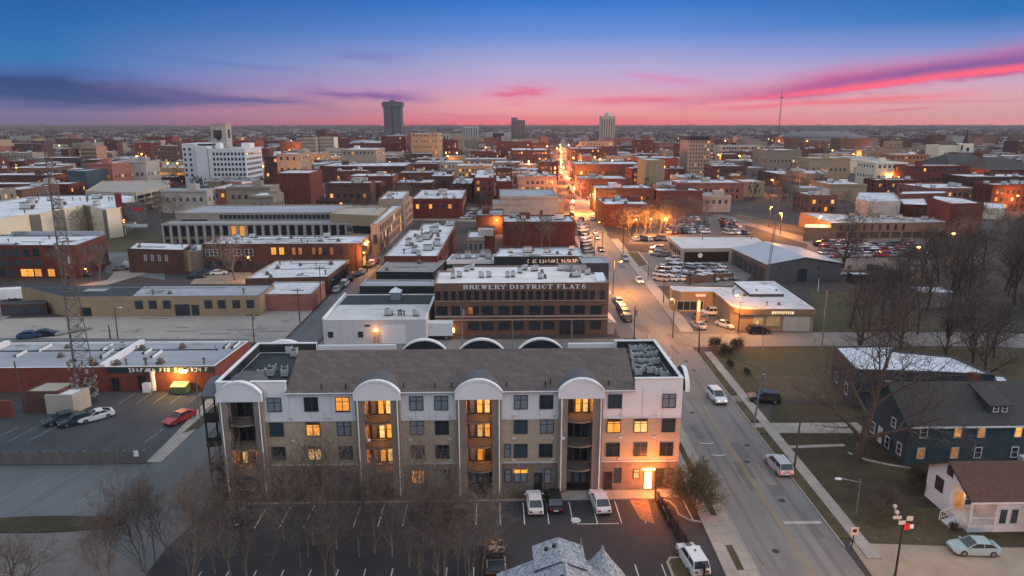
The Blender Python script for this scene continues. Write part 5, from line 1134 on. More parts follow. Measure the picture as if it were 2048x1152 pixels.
# ------------------------------------------------------------------ mid-town brick buildings, one by one
T=[ # name, label, roof corners (left,right,front,back), height, wall, roof, windows rows, vents
('warehouse','red brick building with bare trees in front and a white roof beside the main street',(1006,1151,443,430),8.6,brick,roofw,0,7),
('stone_shop','narrow grey-brown gabled shop in the courtyard left of the tree-fronted brick building',(935,968,474,461),8.0,stone,metalroof,1,0),
('stone_shop','small red brick tower-like shop with one bright square window',(968,990,462,452),9.0,brick,roofg,0,0),
('low_block','dark red block with a grey sagging roof behind the courtyard',(952,1008,430,418),7.5,brickd,roofg,0,2),
('brick_block','square red brick block with a white gravel roof on the main street corner',(1208,1302,408,395),9.5,brick,roofs,0,4),
('brick_block','long dark red block with a white roof edge, second row behind the corner block',(1192,1310,376,369),12,brickd,roofs,1,2),
('brick_block','wide dark red block stepping right of the second row, dotted with small windows',(1315,1406,381,375),11,brickd,roofs,1,2),
('brick_block','low red block on the right of the main street, third row',(1161,1258,357,350),11,brickd,roofs,0,2),
('brick_block','dark red block with two roof levels on the right of the main street, fourth row',(1150,1290,328,322),14,brickd,roofs,1,2),
('brick_block','dark brick block with bright shop lamps on the right of the main street',(1142,1203,297,294),14,brickd,roofs,2,0),
('brick_block','long dark brick block left of the main street near its far end',(1024,1099,300,295),16,brickd,roofs,2,1),
('theatre_block','long plain grey block with a flat roof edge facing the square',(1000,1117,392,378),9,concr,roofg,0,0),
('shop_block','low orange-lit tan block with a white roof next to the main street',(1056,1128,402,395),6.5,tan,roofs,0,1),
('shop_block','low grey shop with a white ledge between the theatre block and the tan block',(985,1056,405,398),6,concr,roofg,0,0),
('brick_block','dark red shop row with three pale windows facing the market square',(822,925,397,378),9.0,brick,roofs,1,8),
('brick_block','tall orange-lit brick building by a street lamp left of the main street',(948,988,355,338),14,brick,roofs,3,2),
('brick_block','orange-lit low brick building right of the tall lamplit one',(992,1024,362,350),12,brick,roofs,1,2),
('brick_block','squat brick shop lit orange beside the main street, white roof',(1066,1105,350,341),11,brick,roofs,0,2),
('brick_block','brown brick block with snow-dusted roof beyond the market square',(860,905,352,343),11,brickd,roofs,1,2),
('brick_block','dark red block with gravelly white roof left of the tall lamplit building',(902,944,367,355),10,brickd,roofs,0,2),
('brick_block','wide low dark block with a white roof in the rows beyond the market square',(790,864,365,358),10,brickd,roofs,0,2),
('brick_block','tan-sided brick block with long white roof far behind the row building',(650,740,366,361),14,brickd,roofs,1,2),
('brick_block','low dark brick block with grey roof behind the domed hall',(632,705,398,392),7,brickd,roofd,1,2),
('brick_block','long pale-roofed block left of the twin tan towers',(640,810,332,324),12,brickd,roofs,1,3),
('brick_block','white-roofed block with small dormer-like vents in the far rows',(695,785,352,346),11,brickd,roofs,1,2),
('brick_block','dark red block whose roof carries a stair house, lit by lamps below',(547,618,346,339),17,brick,roofs,0,0),
('office_block','grey tan office with a pale bright end wall, near the white tower',(553,596,308,304),24,stone,roofs,3,0),
('office_block','low brown office with ribbon windows right of the white tower',(527,556,312,308),22,brickd,roofs,2,0),
('stone_hall','grey stone hall with tall dark windows below the white tower',(453,540,373,368),12,stone,roofg,1,0),
('stone_hall','small grey stone hall with round-arched windows and a cream end wall',(498,545,391,384),11,stone,roofs,1,0),
('stone_hall','grey stone school-like block with a pale blue roof edge',(321,412,380,376),11,concr,M('pale_blue_roof',(.3,.45,.55)),1,0),
('shop_block','dusty pink shop block right of the blue-edged stone block',(413,452,377,361),9,brickp,roofs,1,0),
('brick_block','red brick block on a street of bare trees at the left',(170,222,327,323),18,brickp,roofs,1,0),
('office_block','blue-grey plain block right of the pink brick block',(223,290,323,320),18,concr,roofg,1,0),
('brick_block','long dark red block with white roof line at the left edge',(-40,100,350,345),11,brickd,roofs,1,2),
('brick_block','lower long dark red block with white roof at the left edge, one row nearer',(-60,135,368,363),9,brick,roofs,1,2),
('office_block','mustard office block with lit windows, right of the tallest tower',(822,877,267,265),30,tan,roofs,4,0),
('apartment_slab','rust red apartment slab at the foot of the tallest tower',(762,810,272,269),26,brick,roofs,4,0),
('cream_block','cream stepped block with a flat roof below the arena',(682,752,299,295),22,stone,roofs,2,0),
('tan_block','windowless tan-ribbed block left of the brown office tower',(1292,1330,320,316),20,M('ribbed_tan',(.30,.25,.16),(.22,.18,.12),.4,.9,streak=(3,3,.05)),roofs,0,0),
('shop_block','long orange-lit block at the foot of the brown office tower',(1283,1356,316,311),15,brick,roofs,1,2),
('quonset_hall','low pale hall with grey panelled side right of the dark red blocks',(1406,1463,391,384),8,concr,roofg,1,0),
('tan_block','flat tan office with a line of small dark windows, right of centre',(1620,1702,316,313),18,tan,roofs,1,0),
('tan_block','low cream block with grey roof right of the flat tan office',(1702,1790,318,312),12,cream,roofg,0,0),
('brick_block','long red brick building lit from below near the church',(1818,1943,331,328),16,brick,roofs,2,0),
('brick_block','orange-lit brick block left of the church',(1790,1860,309,306),16,M('orange_brick',(.33,.17,.08)),roofs,2,0),
('cream_block','curved cream building with rows of windows lit from a lamp',(1752,1818,325,321),17,cream,roofs,2,0),
('tan_block','wide brown-grey block far right of centre behind the tan office',(1536,1605,300,297),20,stone,roofs,1,0),
('low_block','dark block with long white roof left of the school',(1560,1640,348,340),9,brickd,roofw,0,2),
('low_block','pale block with a white roof and one dark window among bare trees',(1602,1650,375,371),8,concr,roofw,0,0),
('low_block','tan block with wavy white roof behind the grey school hall',(1660,1735,368,361),9,tan,roofw,0,2),
('low_block','dark red block with bluish white roof at the right edge',(1935,2080,353,347),12,brickd,roofw,0,3),
('low_block','white block at the far right edge, partly hidden by trees',(1990,2080,362,358),9,white,roofw,0,0),
('gallery_block','tan gallery with wooden slats and dark base, lit orange at the corner',(1485,1530,363,358),9,tan,roofs,0,0),
]
PAL_TOP={}
for nm,lab,(xl,xr,yf,yb),h,wl_,rf,rows,nv in T:
    p=rectpx(xl,xr,yf,yb,h)
    dep=p[2][1]-p[1][1]
    if dep<10: p[2]=(p[2][0],p[1][1]+12); p[3]=(p[3][0],p[0][1]+12)
    if dep>70: p[2]=(p[2][0],p[1][1]+60); p[3]=(p[3][0],p[0][1]+60)
    r,lp=bld(nm,lab,p,h,wl_,rf,.5,nv=nv,vk=(0,2,3),vs=1.3)
    ww=lp[1][0]; dd=lp[2][1]
    MB().box(-.25,-.3,h-1.1,ww+.25,-.004,h-.55).build('cornice',wl_,r)
    rq=random.Random(int(xl*7+yf)); 
    if nv or rows: u=rq.uniform(.15,.7)*ww; v=rq.uniform(.3,.6)*dd; MB().box(u,v,h-.52,u+rq.uniform(3,5),v+rq.uniform(3,5),h+rq.uniform(1.4,2.6)).build('stair_house',rq.choice([wl_,concr,white]),r)
    if wl_ in (brick,brickd) and ww>16: u=rq.uniform(.1,.9)*ww; MB().box(u,dd-1.2,h-.5,u+1.0,dd-.35,h+1.8).build('chimney',wl_,r)
    nwin=max(3,min(18,int(ww/3.3))); 
    side=1 if (p[0][0]+p[1][0])/2 < .0 *p[0][1] else 3
    nside=max(2,min(10,int(dd/3.8)))
    for k in range(rows):
        z=h-3.6-k*(h-3.4)/max(rows,1)*.95 if rows>1 else h*.5
        windows(r,lp,0,max(z,.6),min(1.35,ww/nwin*.5),min(1.9,(h-3)/max(rows,1)*.55),nwin,litp=.11)
        windows(r,lp,side,max(z,.6),min(1.35,dd/nside*.5),min(1.9,(h-3)/max(rows,1)*.55),nside,litp=.11)
# ------------------------------------------------------------------ landmarks of the skyline
def tower(name,label,xl,xr,ytop,ybase,depth,wall,roof=None,rot=0):
    Y=P((xl+xr)/2,ybase)[1]; a=AT(xl,ytop,Y); c=AT(xr,ytop,Y); h=a[1]
    pts=[(a[0],Y),(c[0],Y),(c[0],Y+depth),(a[0],Y+depth)]
    r,lp=bld(name,label,pts,h,wall,roof or roofs,.6)
    return r,lp,h,c[0]-a[0]
# tallest tower
tw=M('grey_tower_glass',(.060,.064,.068),(.045,.048,.052),.05,.45,spec=.5,streak=(.2,.2,3))
r,lp,h,w=tower('office_tower','tallest dark grey tower with a wider crown, left of centre on the skyline',766,801,203,272,52,tw)
q=MB(); q.box(-4,-4,h-17,w+4,56,h-2); q.build('crown',M('tower_crown_grey',(.085,.085,.092),(.07,.07,.075),.05,.6),r)
q=MB(); q.box(w*.35,10,h-3,w*.62,40,h+6); q.build('plant_room',M('tower_crown_grey',(.085,.085,.092)),r)
q=MB(); q.box(w*.46,-.6,0,w*.53,-.004,h-17); q.build('dark_strip',M('tower_strip',(.02,.02,.024)),r)
q=MB()
for k in range(24): q.box(0,-.25,3+k*4.0,w*.455,-.006,4.2+k*4.0); q.box(w*.535,-.25,3+k*4.0,w,-.006,4.2+k*4.0)
q.build('floor_band',M('tower_band',(.10,.105,.11)),r)
r,lp,h,w=tower('office_tower','hazy grey stepped tower right of the tallest one',1023,1050,240,286,30,M('hazy_grey_tower',(.14,.14,.15),(.10,.10,.11),.05,.8,streak=(1,1,.05)))
q=MB(); q.box(0,2,h-1,w*.45,26,h+5); q.build('plant_room',M('hazy_grey_tower',(.14,.14,.15)),r)
for i in range(6): MB().box(w*(i+.3)/6,-.4,2,w*(i+.6)/6,-.004,h-4).build('window_strip',glassd,r)
r,lp,h,w=tower('office_tower','pale cream tower with vertical ribs and a rounded top against the pink sky',1203,1231,232,284,30,M('cream_rib_tower',(.46,.41,.31),(.4,.35,.27),.05,.8))
for i in range(6): MB().box(w*(i+.28)/6,-.5,2,w*(i+.62)/6,-.004,h-6).build('window_strip',M('tower_window_strip',(.16,.10,.08)),r)
q=MB(); q.tube((w*.5,14,h-1),(w*.5,14,h+6),8,6,k=10); q.tube((w*.5,14,h+6),(w*.5,14,h+10),3,1.2,k=8); q.build('roof_drum',M('cream_rib_tower',(.46,.41,.31)),r); MB().tube((w*.92,10,h-1),(w*.92,10,h+8),.35,k=4).build('mast',galv,r)
r,lp,h,w=tower('office_block','broad grey office with a dark glass centre, far downtown',972,1022,265,289,30,concr)
MB().box(w*.27,-.4,3,w*.73,-.004,h-1).build('dark_glazing',glassd,r)
r,lp,h,w=tower('office_block','long pale office with rows of windows right of the brown office tower',1440,1532,291,318,26,concr)
for k in range(3): windows(r,lp,0,h-4.5-k*5.0,2.6,2.4,14,litp=.1)
for lab,a,c,t,b_ in (('white office with tall dark window strips, far downtown',886,925,268,284),('taller white slab with dark vertical strips, far downtown',926,956,253,282)):
    r,lp,h,w=tower('office_block',lab,a,c,t,b_,26,M('dim_white',(.42,.41,.40),(.36,.35,.34),.2))
    for i in range(6): MB().box(w*(i+.25)/6,-.4,3,w*(i+.6)/6,-.004,h-3).build('window_strip',glassd,r)
# brown office tower
r,lp,h,w=tower('office_tower','ten-storey brown office tower with rows of small dark windows and a black roof room',1377,1423,281,352,24,M('brown_tower',(.33,.25,.185),(.28,.21,.155),.3,.9))
for k in range(9): windows(r,lp,0,2.4+k*3.0,1.0,1.35,7,litp=.06,lm=lity)
for k in range(9): windows(r,lp,3,2.4+k*3.0,1.0,1.2,4,pane=M('tower_side_window',(.12,.085,.07)))
q=MB(); q.box(2,3,h-.4,w-1,18,h+3.2); q.build('roof_room',blackw,r); q=MB()
for x in (.1,.28,.45): q.tube((w*x,6,h),(w*x,6,h+9),.22,k=4)
q.build('antenna',metal_d,r)
r,lp,h,w=tower('office_tower','dark brown office slab with a lit orange edge at the left',121,139,298,328,16,brickd)
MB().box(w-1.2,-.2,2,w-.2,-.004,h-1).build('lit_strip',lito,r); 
r,lp,h,w=tower('office_tower','striped tan office tower at the left',160,191,293,327,20,M('striped_tan',(.34,.22,.15),(.2,.13,.09),.4,.9,streak=(.02,.02,3)))
for k in range(6): MB().box(.3,-.15,h-4.2-k*4,w-.3,-.004,h-2.4-k*4).build('window_band',M('band_brown',(.10,.07,.055)),r)
for lab,a,c,t,b_ in (('left one of the twin tan towers',602,631,275,317),('right one of the twin tan towers, with a pale bright end',638,667,274,316)):
    r,lp,h,w=tower('tan_tower',lab,a,c,t,b_,22,M('tan_tower_stone',(.33,.28,.22),(.25,.21,.165),.3,.9))
    for k in range(7): windows(r,lp,0,h-4-k*4.2,1.4,1.6,6,litp=.06); windows(r,lp,1,h-4-k*4.2,1.6,1.6,4)
    if a>620: MB().box(w+.01,1,0,w+.3,21,h-.5).build('pale_end',cream,r)
tower('brick_tower','dark red square tower top behind the twin tan towers',632,651,259,300,16,brickd)
# white office tower group with its clock-like penthouse
r,lp,h,w=tower('office_tower','big white office block with rows of dark square windows and a bright cream right side',415,489,297,372,34,M('white_tower_paint',(.52,.54,.57),(.45,.47,.5),.2,.85))
for k in range(6): windows(r,lp,0,h-4.6-k*3.45,1.5,1.9,9,pane=glassd,u0=.1,u1=.99)
b=MB(); 
for k in range(6): windows(r,lp,1,h-4.6-k*3.45,2.2,1.6,10,pane=glassd)
q=MB(); q.box(-.5,.2,0,-8.5,30,h+1.5); q.box(-18,2,0,-8.5,34,h+3); q.build('wing',M('white_tower_paint',(.52,.54,.57)),r)
q=MB(); q.box(-18,4,h+2.98,-1,30,h+3.2); q.build('wing_roof',roofs,r)
for k in range(6):
    for i in range(2): link('window',win_data(1.5,1.8,glassd),r,(-16.5+3.6*i,2,h-1.5-k*3.45))
a=AT(421,250,P(450,372)[1]+22); q=MB(); Yl=22; xl=AT(421,260,P(450,372)[1]+22)[0]-AT(415,297,P(415,372)[1])[0]; zt=a[1]
q.box(xl,Yl,h-1,xl+10.5,Yl+10,zt); q.build('penthouse_tower',concr,r); q=MB(); q.box(xl+1.5,Yl-.2,zt-9,xl+7.5,Yl-.004,zt-3.5); q.box(xl+10.504,Yl+3,zt-9,xl+10.7,Yl+7,zt-3); q.tube((xl+5,Yl-.2,h+6),(xl+5,Yl-.004,h+6),1.5,k=12); q.build('dark_opening',M('loggia_dark',(.05,.045,.04)),r); MB().box(xl-.4,Yl-.4,zt,xl+10.9,Yl+10.4,zt+1).build('cornice',concr,r)
q=MB(); q.box(w*.1,8,h-.6,w*.22,14,h+3.4); q.box(w*.72,14,h-.6,w*.95,24,h+3.2); q.build('roof_room',white,r)
# arena with a pale curved roof, dome hall, church
Y=P(720,305)[1]; a=AT(686,300,Y)[0]; c=AT(757,300,Y)[0]
r=thing('arena','dark arena with a broad pale curved roof left of the tallest tower','arena',((a+c)/2,Y+45,0)); q=MB(); q.tube((0,0,0),(0,0,AT(720,289,Y)[1]),(c-a)/2,(c-a)/2,k=28); q.build('wall',M('arena_dark',(.05,.05,.055)),r)
q=MB(); q.ball((0,0,AT(720,289,Y)[1]),(c-a)/2,k=28,q=10,sq=(1,1,.2)); q.build('roof',M('arena_roof',(.30,.32,.37)),r,smooth=True); FOOT.append([(a,Y),(c,Y),(c,Y+90),(a,Y+90)])
Y=P(1680,290)[1]; a=AT(1598,290,Y)[0]; c=AT(1762,290,Y)[0]
r=thing('dome_hall','very wide low pale dome hall near the right horizon','arena',((a+c)/2,Y+80,0)); hh=AT(1680,277,Y)[1]; q=MB(); q.tube((0,0,0),(0,0,max(hh,6)),(c-a)/2,(c-a)/2,k=32); q.build('wall',concr,r)
q=MB(); q.ball((0,0,max(hh,6)),(c-a)/2,k=32,q=10,sq=(1,1,.17)); q.build('dome',M('dome_pale',(.13,.125,.14),(.10,.097,.11)),r,smooth=True); FOOT.append([(a,Y),(c,Y),(c,Y+190),(a,Y+190)])
Y=P(1925,320)[1]; a=AT(1897,290,Y); c=AT(1948,290,Y); 
r=thing('church','cream church with a slim dark spire on the right','church',(a[0],Y,0)); w=c[0]-a[0]; hw=AT(1920,287,Y)[1]
q=MB(); q.box(w*.45,0,0,w,w*.5,hw); q.box(-w*.3,2,0,w*.45,w*.9,hw*.9); q.build('wall',cream,r); q=MB(); q.box(w*.72,-.2,hw*.35,w*.84,-.004,hw*.75); q.box(w*.5,-.2,hw*.3,w*.58,-.004,hw*.9); q.build('window',glassd,r)
q=MB(); ts=AT(1939,258,Y)[1]; k=8; cx,cy=w*.80,w*.2
q.tube((cx,cy,hw),(cx,cy,hw+3),3.4,3.0,k=8); q.tube((cx,cy,hw+3),(cx,cy,ts),2.6,.15,k=8); q.build('spire',M('spire_slate',(.04,.045,.055)),r)
q=MB(); q.quad((-w*.3,2,hw*.9),(w*.45,2,hw*.9),(w*.45,w*.45,hw*1.15),(-w*.3,w*.45,hw*1.15)); q.build('roof',shingler,r); FOOT.append([(a[0]-15,Y),(c[0],Y),(c[0],Y+40),(a[0]-15,Y+40)])
# big hip roofs right
for lab,xl,xr,yf,h,ri in (('broad dark hip roof behind the long red building at the right',1900,2000,333,12,8),('large grey hip-roofed hall at the right edge',1980,2080,340,12,7)):
    a=P(xl,yf,h); c=P(xr,yf,h); r=thing('hip_hall',lab,'building',(a[0],a[1],0)); w=c[0]-a[0]; q=MB(); q.box(0,0,0,w,40,h); q.build('wall',brick,r); q=MB(); q.quad((-1,-1,h),(w+1,-1,h),(w*.75,20,h+ri),(w*.25,20,h+ri)); q.tri((-1,41,h),(-1,-1,h),(w*.25,20,h+ri)); q.tri((w+1,-1,h),(w+1,41,h),(w*.75,20,h+ri)); q.quad((w+1,41,h),(-1,41,h),(w*.25,20,h+ri),(w*.75,20,h+ri)); q.build('roof',shingleg,r); FOOT.append([(a[0],a[1]),(c[0],a[1]),(c[0],a[1]+40),(a[0],a[1]+40)])
# parking garage
h=9.5; p=[P(172,373,h),P(296,385,h),P(338,368,h),P(250,358,h),P(205,361,h)]
r,lp=bld('parking_garage','cream concrete parking garage with open dark decks',[P(170,382,h),P(272,385,h),P(340,370,h),P(330,360,h),P(205,362,h)],h,M('garage_cream',(.46,.40,.31),(.38,.33,.26),.3,.9),M('deck_concrete',(.32,.29,.26),(.25,.23,.21),.2,.9),.9)
for e,n in ((0,6),(1,5)):
    _,_,ln=on_edge(lp,e,0,0)
    for z in (1.0,3.9,6.3): windows(r,lp,e,z,ln/n*.86,1.5,n,u0=.01,u1=.99,pane=M('deck_opening',(.025,.022,.02)),name='opening')
r,lp=bld('glass_block','blue-grey glazed stair block left of the parking garage',rectpx(135,170,342,336,15),15,glassb,roofg,.3)
Y=P(140,297)[1]; r=thing('box_store','bright blue and white box store among the far left trees','store',(AT(123,285,Y)[0],Y,0)); w=AT(172,285,Y)[0]-AT(123,285,Y)[0]
q=MB(); q.box(0,0,0,w*.42,30,11); q.build('blue_wall',bluem,r); q=MB(); q.box(w*.42,-1,0,w,30,14); q.build('wall',white,r)
h=7; p=rectpx(315,374,336,322,h); r,lp=bld('lit_deck','low parking deck glowing yellow under its lamps, left of the big white tower',p,h,tan,concr,.9)
for i in range(6): light('deck_lamp_light',r,(lp[1][0]*(i+.5)/6,14+ (i%2)*24,h+2.2),420,(1,.45,.10),.5)
q=MB()
for i in range(6): q.tube((lp[1][0]*(i+.5)/6,14+(i%2)*24,h-1),(lp[1][0]*(i+.5)/6,14+(i%2)*24,h+2.7),.15,k=4); q.ball((lp[1][0]*(i+.5)/6,14+(i%2)*24,h+2.9),.7,1)
q.build('deck_lamp',[metal_d,lampm],r)
for e in (0,): windows(r,lp,e,1.2,6,2.2,7,pane=M('deck_opening',(.025,.022,.02)),litp=.5,lm=litw,name='opening')
# ------------------------------------------------------------------ the remaining streets of downtown, building by building
rf=random.Random(21)
boxes=[(min(p[0] for p in f),min(p[1] for p in f),max(p[0] for p in f),max(p[1] for p in f)) for f in FOOT]
def clash(x0,y0,x1,y1,m=3.):
    if any(x0<b[2]+m and x1>b[0]-m and y0<b[3]+m and y1>b[1]-m for b in boxes): return True
    for Y in (y0,(y0+y1)/2,y1):
        if abs((x0+x1)/2-road_x(Y))<(x1-x0)/2+9: return True
    return False
colw=[('red brick',brick),('dark brick',brickd),('tan',tan),('grey',concr),('brown brick',brickd),('stone-grey',stone),('brown',brickb),('dusty pink',brickp),('red brick',brick)]
colr=[('snow-white roof',roofs),('white roof',roofw),('grey roof',roofg),('speckled white roof',roofs),('white roof',roofw)]
cnt=0; seen={}
def side_word(x,y):
    t=x/y
    return 'far to the left' if t<-.55 else 'left of the big white tower' if t<-.44 else 'right of the white tower' if t<-.26 else 'below the tallest tower' if t<-.12 else 'left of the lamplit main street' if t<.06 else 'right of the lamplit main street' if t<.2 else 'near the brown office tower' if t<.36 else 'right of the brown office tower' if t<.55 else 'near the church'
tries=0
while cnt<290 and tries<14000:
    tries+=1
    y=300+ (rf.random()**1.5)*1150
    x=rf.uniform(-.80,.82)*y
    if y<420 and -45<x<-20: continue
    if x>35 and y<318: continue
    if x/y>.5 and y<400 and x/y<.66: continue
    w=rf.choice([9,12,15,19,24,32])*(1+y/2600); d=rf.choice([14,18,24,30]); st=rf.choice([1,1,1,2,2,2,3]) if y<700 else rf.choice([1,1,2,2,3,3,4,5])
    h=2+3.6*st+rf.uniform(-.5,1)
    # keep the surveyed landmarks visible
    if clash(x-w/2,y,x+w/2,y+d): continue
    boxes.append((x-w/2,y,x+w/2,y+d)); cnt+=1
    cw,wm=rf.choice(colw); cr,rm=rf.choice(colr)
    size='small' if w<17 else 'long' if w>30 else 'square'
    lab=f'{size} {["","one-storey","two-storey","three-storey","four-storey","five-storey"][st]} {cw} block with {cr}, {side_word(x,y)}'
    k=seen.get(lab,0); seen[lab]=k+1
    if k: lab+=', '+['farther back','lower','behind','farthest','by trees'][min(k-1,4)]
    lab=' '.join(lab.split()[:16]).rstrip(',')
    r,lp=bld('city_block',lab,[(x-w/2,y),(x+w/2,y),(x+w/2,y+d),(x-w/2,y+d)],h,wm,rm,.5,group='downtown blocks',nv=(4 if y<520 else 2 if y<800 else 0),vk=(0,2),vs=1.4,foot=False)
    MB().box(-.15,-.2,h-.9,lp[1][0]+.15,-.004,h-.45).build('cornice',wm,r)
    if rf.random()<.45: u=rf.uniform(.15,.7)*w; MB().box(u,d*.4,h-.52,u+rf.uniform(2.5,4.5),d*.4+3.5,h+rf.uniform(1.2,2.4)).build('stair_house',rf.choice([wm,concr]),r)
    if y<950:
        nw=max(3,min(11,int(w/2.9)))
        for s in range(st):
            windows(r,lp,0,1.2+3.5*s,min(1.3,w/nw*.5),1.8,nw,litp=.09)
            if y<650: windows(r,lp,1 if x<0 else 3,1.2+3.5*s,1.2,1.8,max(2,int(d/4)),litp=.09)
# beyond the countable blocks: far rooftops and woods as masses
def boxes_mass(name,n,y0,y1,mats,seed,hmin,hmax):
    q=MB(); r2=random.Random(seed)
    for i in range(n):
        y=y0+(y1-y0)*r2.random()**1.3; x=r2.uniform(-.9,.9)*y
        if y<2600 and abs(x-road_x(y))<20: continue
        w=r2.uniform(8,30)*(1+(y>2500)*.8); d=r2.uniform(10,26); h=r2.uniform(hmin,hmax)
        k=r2.randrange(len(mats)//2)
        if any(x-w/2<b[2] and x+w/2>b[0] and y<b[3] and y+d>b[1] for b in boxes): continue
        q.prism([(x-w/2,y),(x+w/2,y),(x+w/2,y+d),(x-w/2,y+d)],0,h,k*2,k*2+1)
    o=q.build(name,mats); o['kind']='stuff'; o['label']='far rooftops thinning out towards the horizon'; o['category']='rooftops'
boxes_mass('far_rooftops',3400,560,5200,[brickd,roofs,concr,roofw,tan,roofg,stone,roofs],5,4,9)
def wood_mass(name,label,n,y0,y1,mat,seed,hh,xr=(-.95,.95),pw=1.2,skip=True,sz=(6,13)):
    q=MB(); r2=random.Random(seed)
    for i in range(n):
        y=y0+(y1-y0)*r2.random()**pw; x=r2.uniform(*xr)*y
        if y<2600 and abs(x-road_x(y))<14: continue
        if skip and any(b[0]-4<x<b[2]+4 and b[1]-4<y<b[3]+4 for b in boxes): continue
        w=r2.uniform(*sz)*(1+y/5000); h=hh*r2.uniform(.7,1.2)
        # a loose crown: many small leaning twig blades in an egg-shaped volume
        for k in range(15 if y>1500 else 34):
            a=r2.uniform(0,6.283); el=r2.uniform(.15,1); rr_=w/2*math.sqrt(r2.random())*math.sin(math.pi*(.25+.65*el)); cx,cy,cz=x+rr_*math.cos(a),y+rr_*math.sin(a),h*(.28+.7*el)
            s=w*r2.uniform(.06,.15); b2=r2.uniform(0,6.283); ln=w*r2.uniform(.14,.3)
            q.tri((cx-s*math.cos(b2)*.5,cy-s*math.sin(b2)*.5,cz-ln*.5),(cx+s*math.cos(b2)*.5,cy+s*math.sin(b2)*.5,cz-ln*.5),(cx+rr_*.12*math.cos(a),cy+rr_*.12*math.sin(a),cz+ln*.6))
        q.tube((x,y,0),(x,y,h*.5),.35*w/8,.15*w/8,k=3,cap=False)
    o=q.build(name,mat); o['kind']='stuff'; o['label']=label; o['category']='wood'
wood_mass('far_woods','far bare woods spread between the roofs up to the horizon',5600,1250,6500,twigd,3,11,pw=1.15,sz=(12,22))
wood_mass('far_woods','bands of far wood right under the horizon, paled as if by haze',2600,4200,7400,twigm,13,15,pw=1.0,sz=(26,50))  # lighter twig colour stands in for thicker haze at the skyline
wood_mass('street_trees','bare trees merging into a brown veil between the downtown blocks',1500,330,1350,twigd,23,9,pw=1.1,sz=(5,9))
# ------------------------------------------------------------------ bare winter trees
def make_bare(seed,H,spread,nl=(7,6,5,5),trunk_h=.3,r0=.22,up=.35,lean=0.,multi=1,fine=.016):
    """trunk (with its limbs) and crown (branches and twigs) as two meshes, tapered, forking upward"""
    r=random.Random(seed); T=MB(); C=MB()
    def branch(p,d,L_,rad,lev):
        segs=4 if lev<=1 else 3 if lev==2 else 2
        pts=[p]; dirs=[d]; q=p; dd=d
        wob=(.10,.2,.3,.38,.45)[lev]
        for i in range(segs):
            dd=(dd+Vector((r.gauss(0,wob),r.gauss(0,wob),r.gauss(0,wob)*.6+up*(.25 if lev else .1)))).normalized(); q=q+dd*(L_/segs); pts.append(q); dirs.append(dd)
        M_=T if lev<=1 else C; k=(7,5,4,3,3)[lev]
        for i in range(segs):
            ra=rad*(1-.75*i/segs); rb=rad*(1-.75*(i+1)/segs); M_.tube(pts[i],pts[i+1],max(ra,fine*.6),max(rb,fine*.45),k=k,cap=False)
        if lev>=len(nl): return
        n=nl[lev]
        for j in range(n):
            t=(.32+.68*(j+.6)/n) if lev else (trunk_h+(1-trunk_h)*(j+.3)/n)
            t=min(.99,t+r.uniform(-.05,.05)); s=min(segs-1,int(t*segs)); f=t*segs-s
            b=pts[s].lerp(pts[s+1],f); ax=dirs[s+1]
            az_=j*2.4+r.uniform(-.5,.5); o=ax.orthogonal().normalized(); o.rotate(Matrix.Rotation(az_,3,ax)); ang=r.uniform(.5,.95) if lev else r.uniform(.45,.95)*spread
            nd=(ax*math.cos(ang)+o*math.sin(ang)).normalized()
            branch(b,nd,L_*(r.uniform(.42,.68) if lev else r.uniform(.5,.75)*(1.12-.5*t)),max(rad*(1-.75*t)*.62,fine),lev+1)
    for m in range(multi):
        a=m*2.1+r.random(); d=Vector((math.cos(a)*.25*(multi>1)+lean,math.sin(a)*.25*(multi>1),1)).normalized()
        branch(Vector((math.cos(a)*.3*(multi>1),math.sin(a)*.3*(multi>1),-.1)),d,H*(.78 if multi==1 else r.uniform(.6,.8)),r0*(1 if multi==1 else .6),0)
    return T,C
def tree_proto(name,label,cat,seed,H,spread,mt=barkm,mc=twigm,**k):
    T,C=make_bare(seed,H,spread,**k); root=thing(name,label,cat)
    T.build('trunk',mt,root); C.build('crown',mc,root); root['used']=0; return root
def place(proto,x,y,label,group=None,s=1.,rz=None):
    rz=random.uniform(0,6.28) if rz is None else rz
    if not proto['used']:
        proto['used']=1; proto.location=(x,y,0); proto.rotation_euler=(0,0,rz); proto.scale=(s,)*3; proto['label']=label
        if group: proto['group']=group
        return proto
    return dup(proto,(x,y,0),rz,label,group,scale=s)
sap=[tree_proto('bare_tree','x','tree',40+i,11.5,.55,nl=(9,6,5,3),trunk_h=.12,r0=.11,up=.8,fine=.014) for i in range(4)]
big=[tree_proto('bare_tree','x','tree',60+i,13,.95,mt=M('grey_bark',(.095,.075,.06),(.06,.048,.04),2,.95),mc=M('brown_twigs',(.105,.08,.066),(.07,.055,.047),1,.95),nl=(9,8,6,5),trunk_h=.14,r0=.44,up=.3,fine=.018) for i in range(2)]
wood=[tree_proto('bare_tree','x','tree',80+i,13,.85,mt=M('dark_bark',(.055,.045,.04)),mc=twigd,nl=(8,6,5,3),trunk_h=.2,r0=.30,up=.4,fine=.022) for i in range(3)]
town=[tree_proto('bare_tree','x','tree',100+i,10,.9,nl=(7,6,5,4),trunk_h=.22,r0=.2,up=.35,fine=.03) for i in range(3)]
thk='the bare thicket in front of the apartment block'
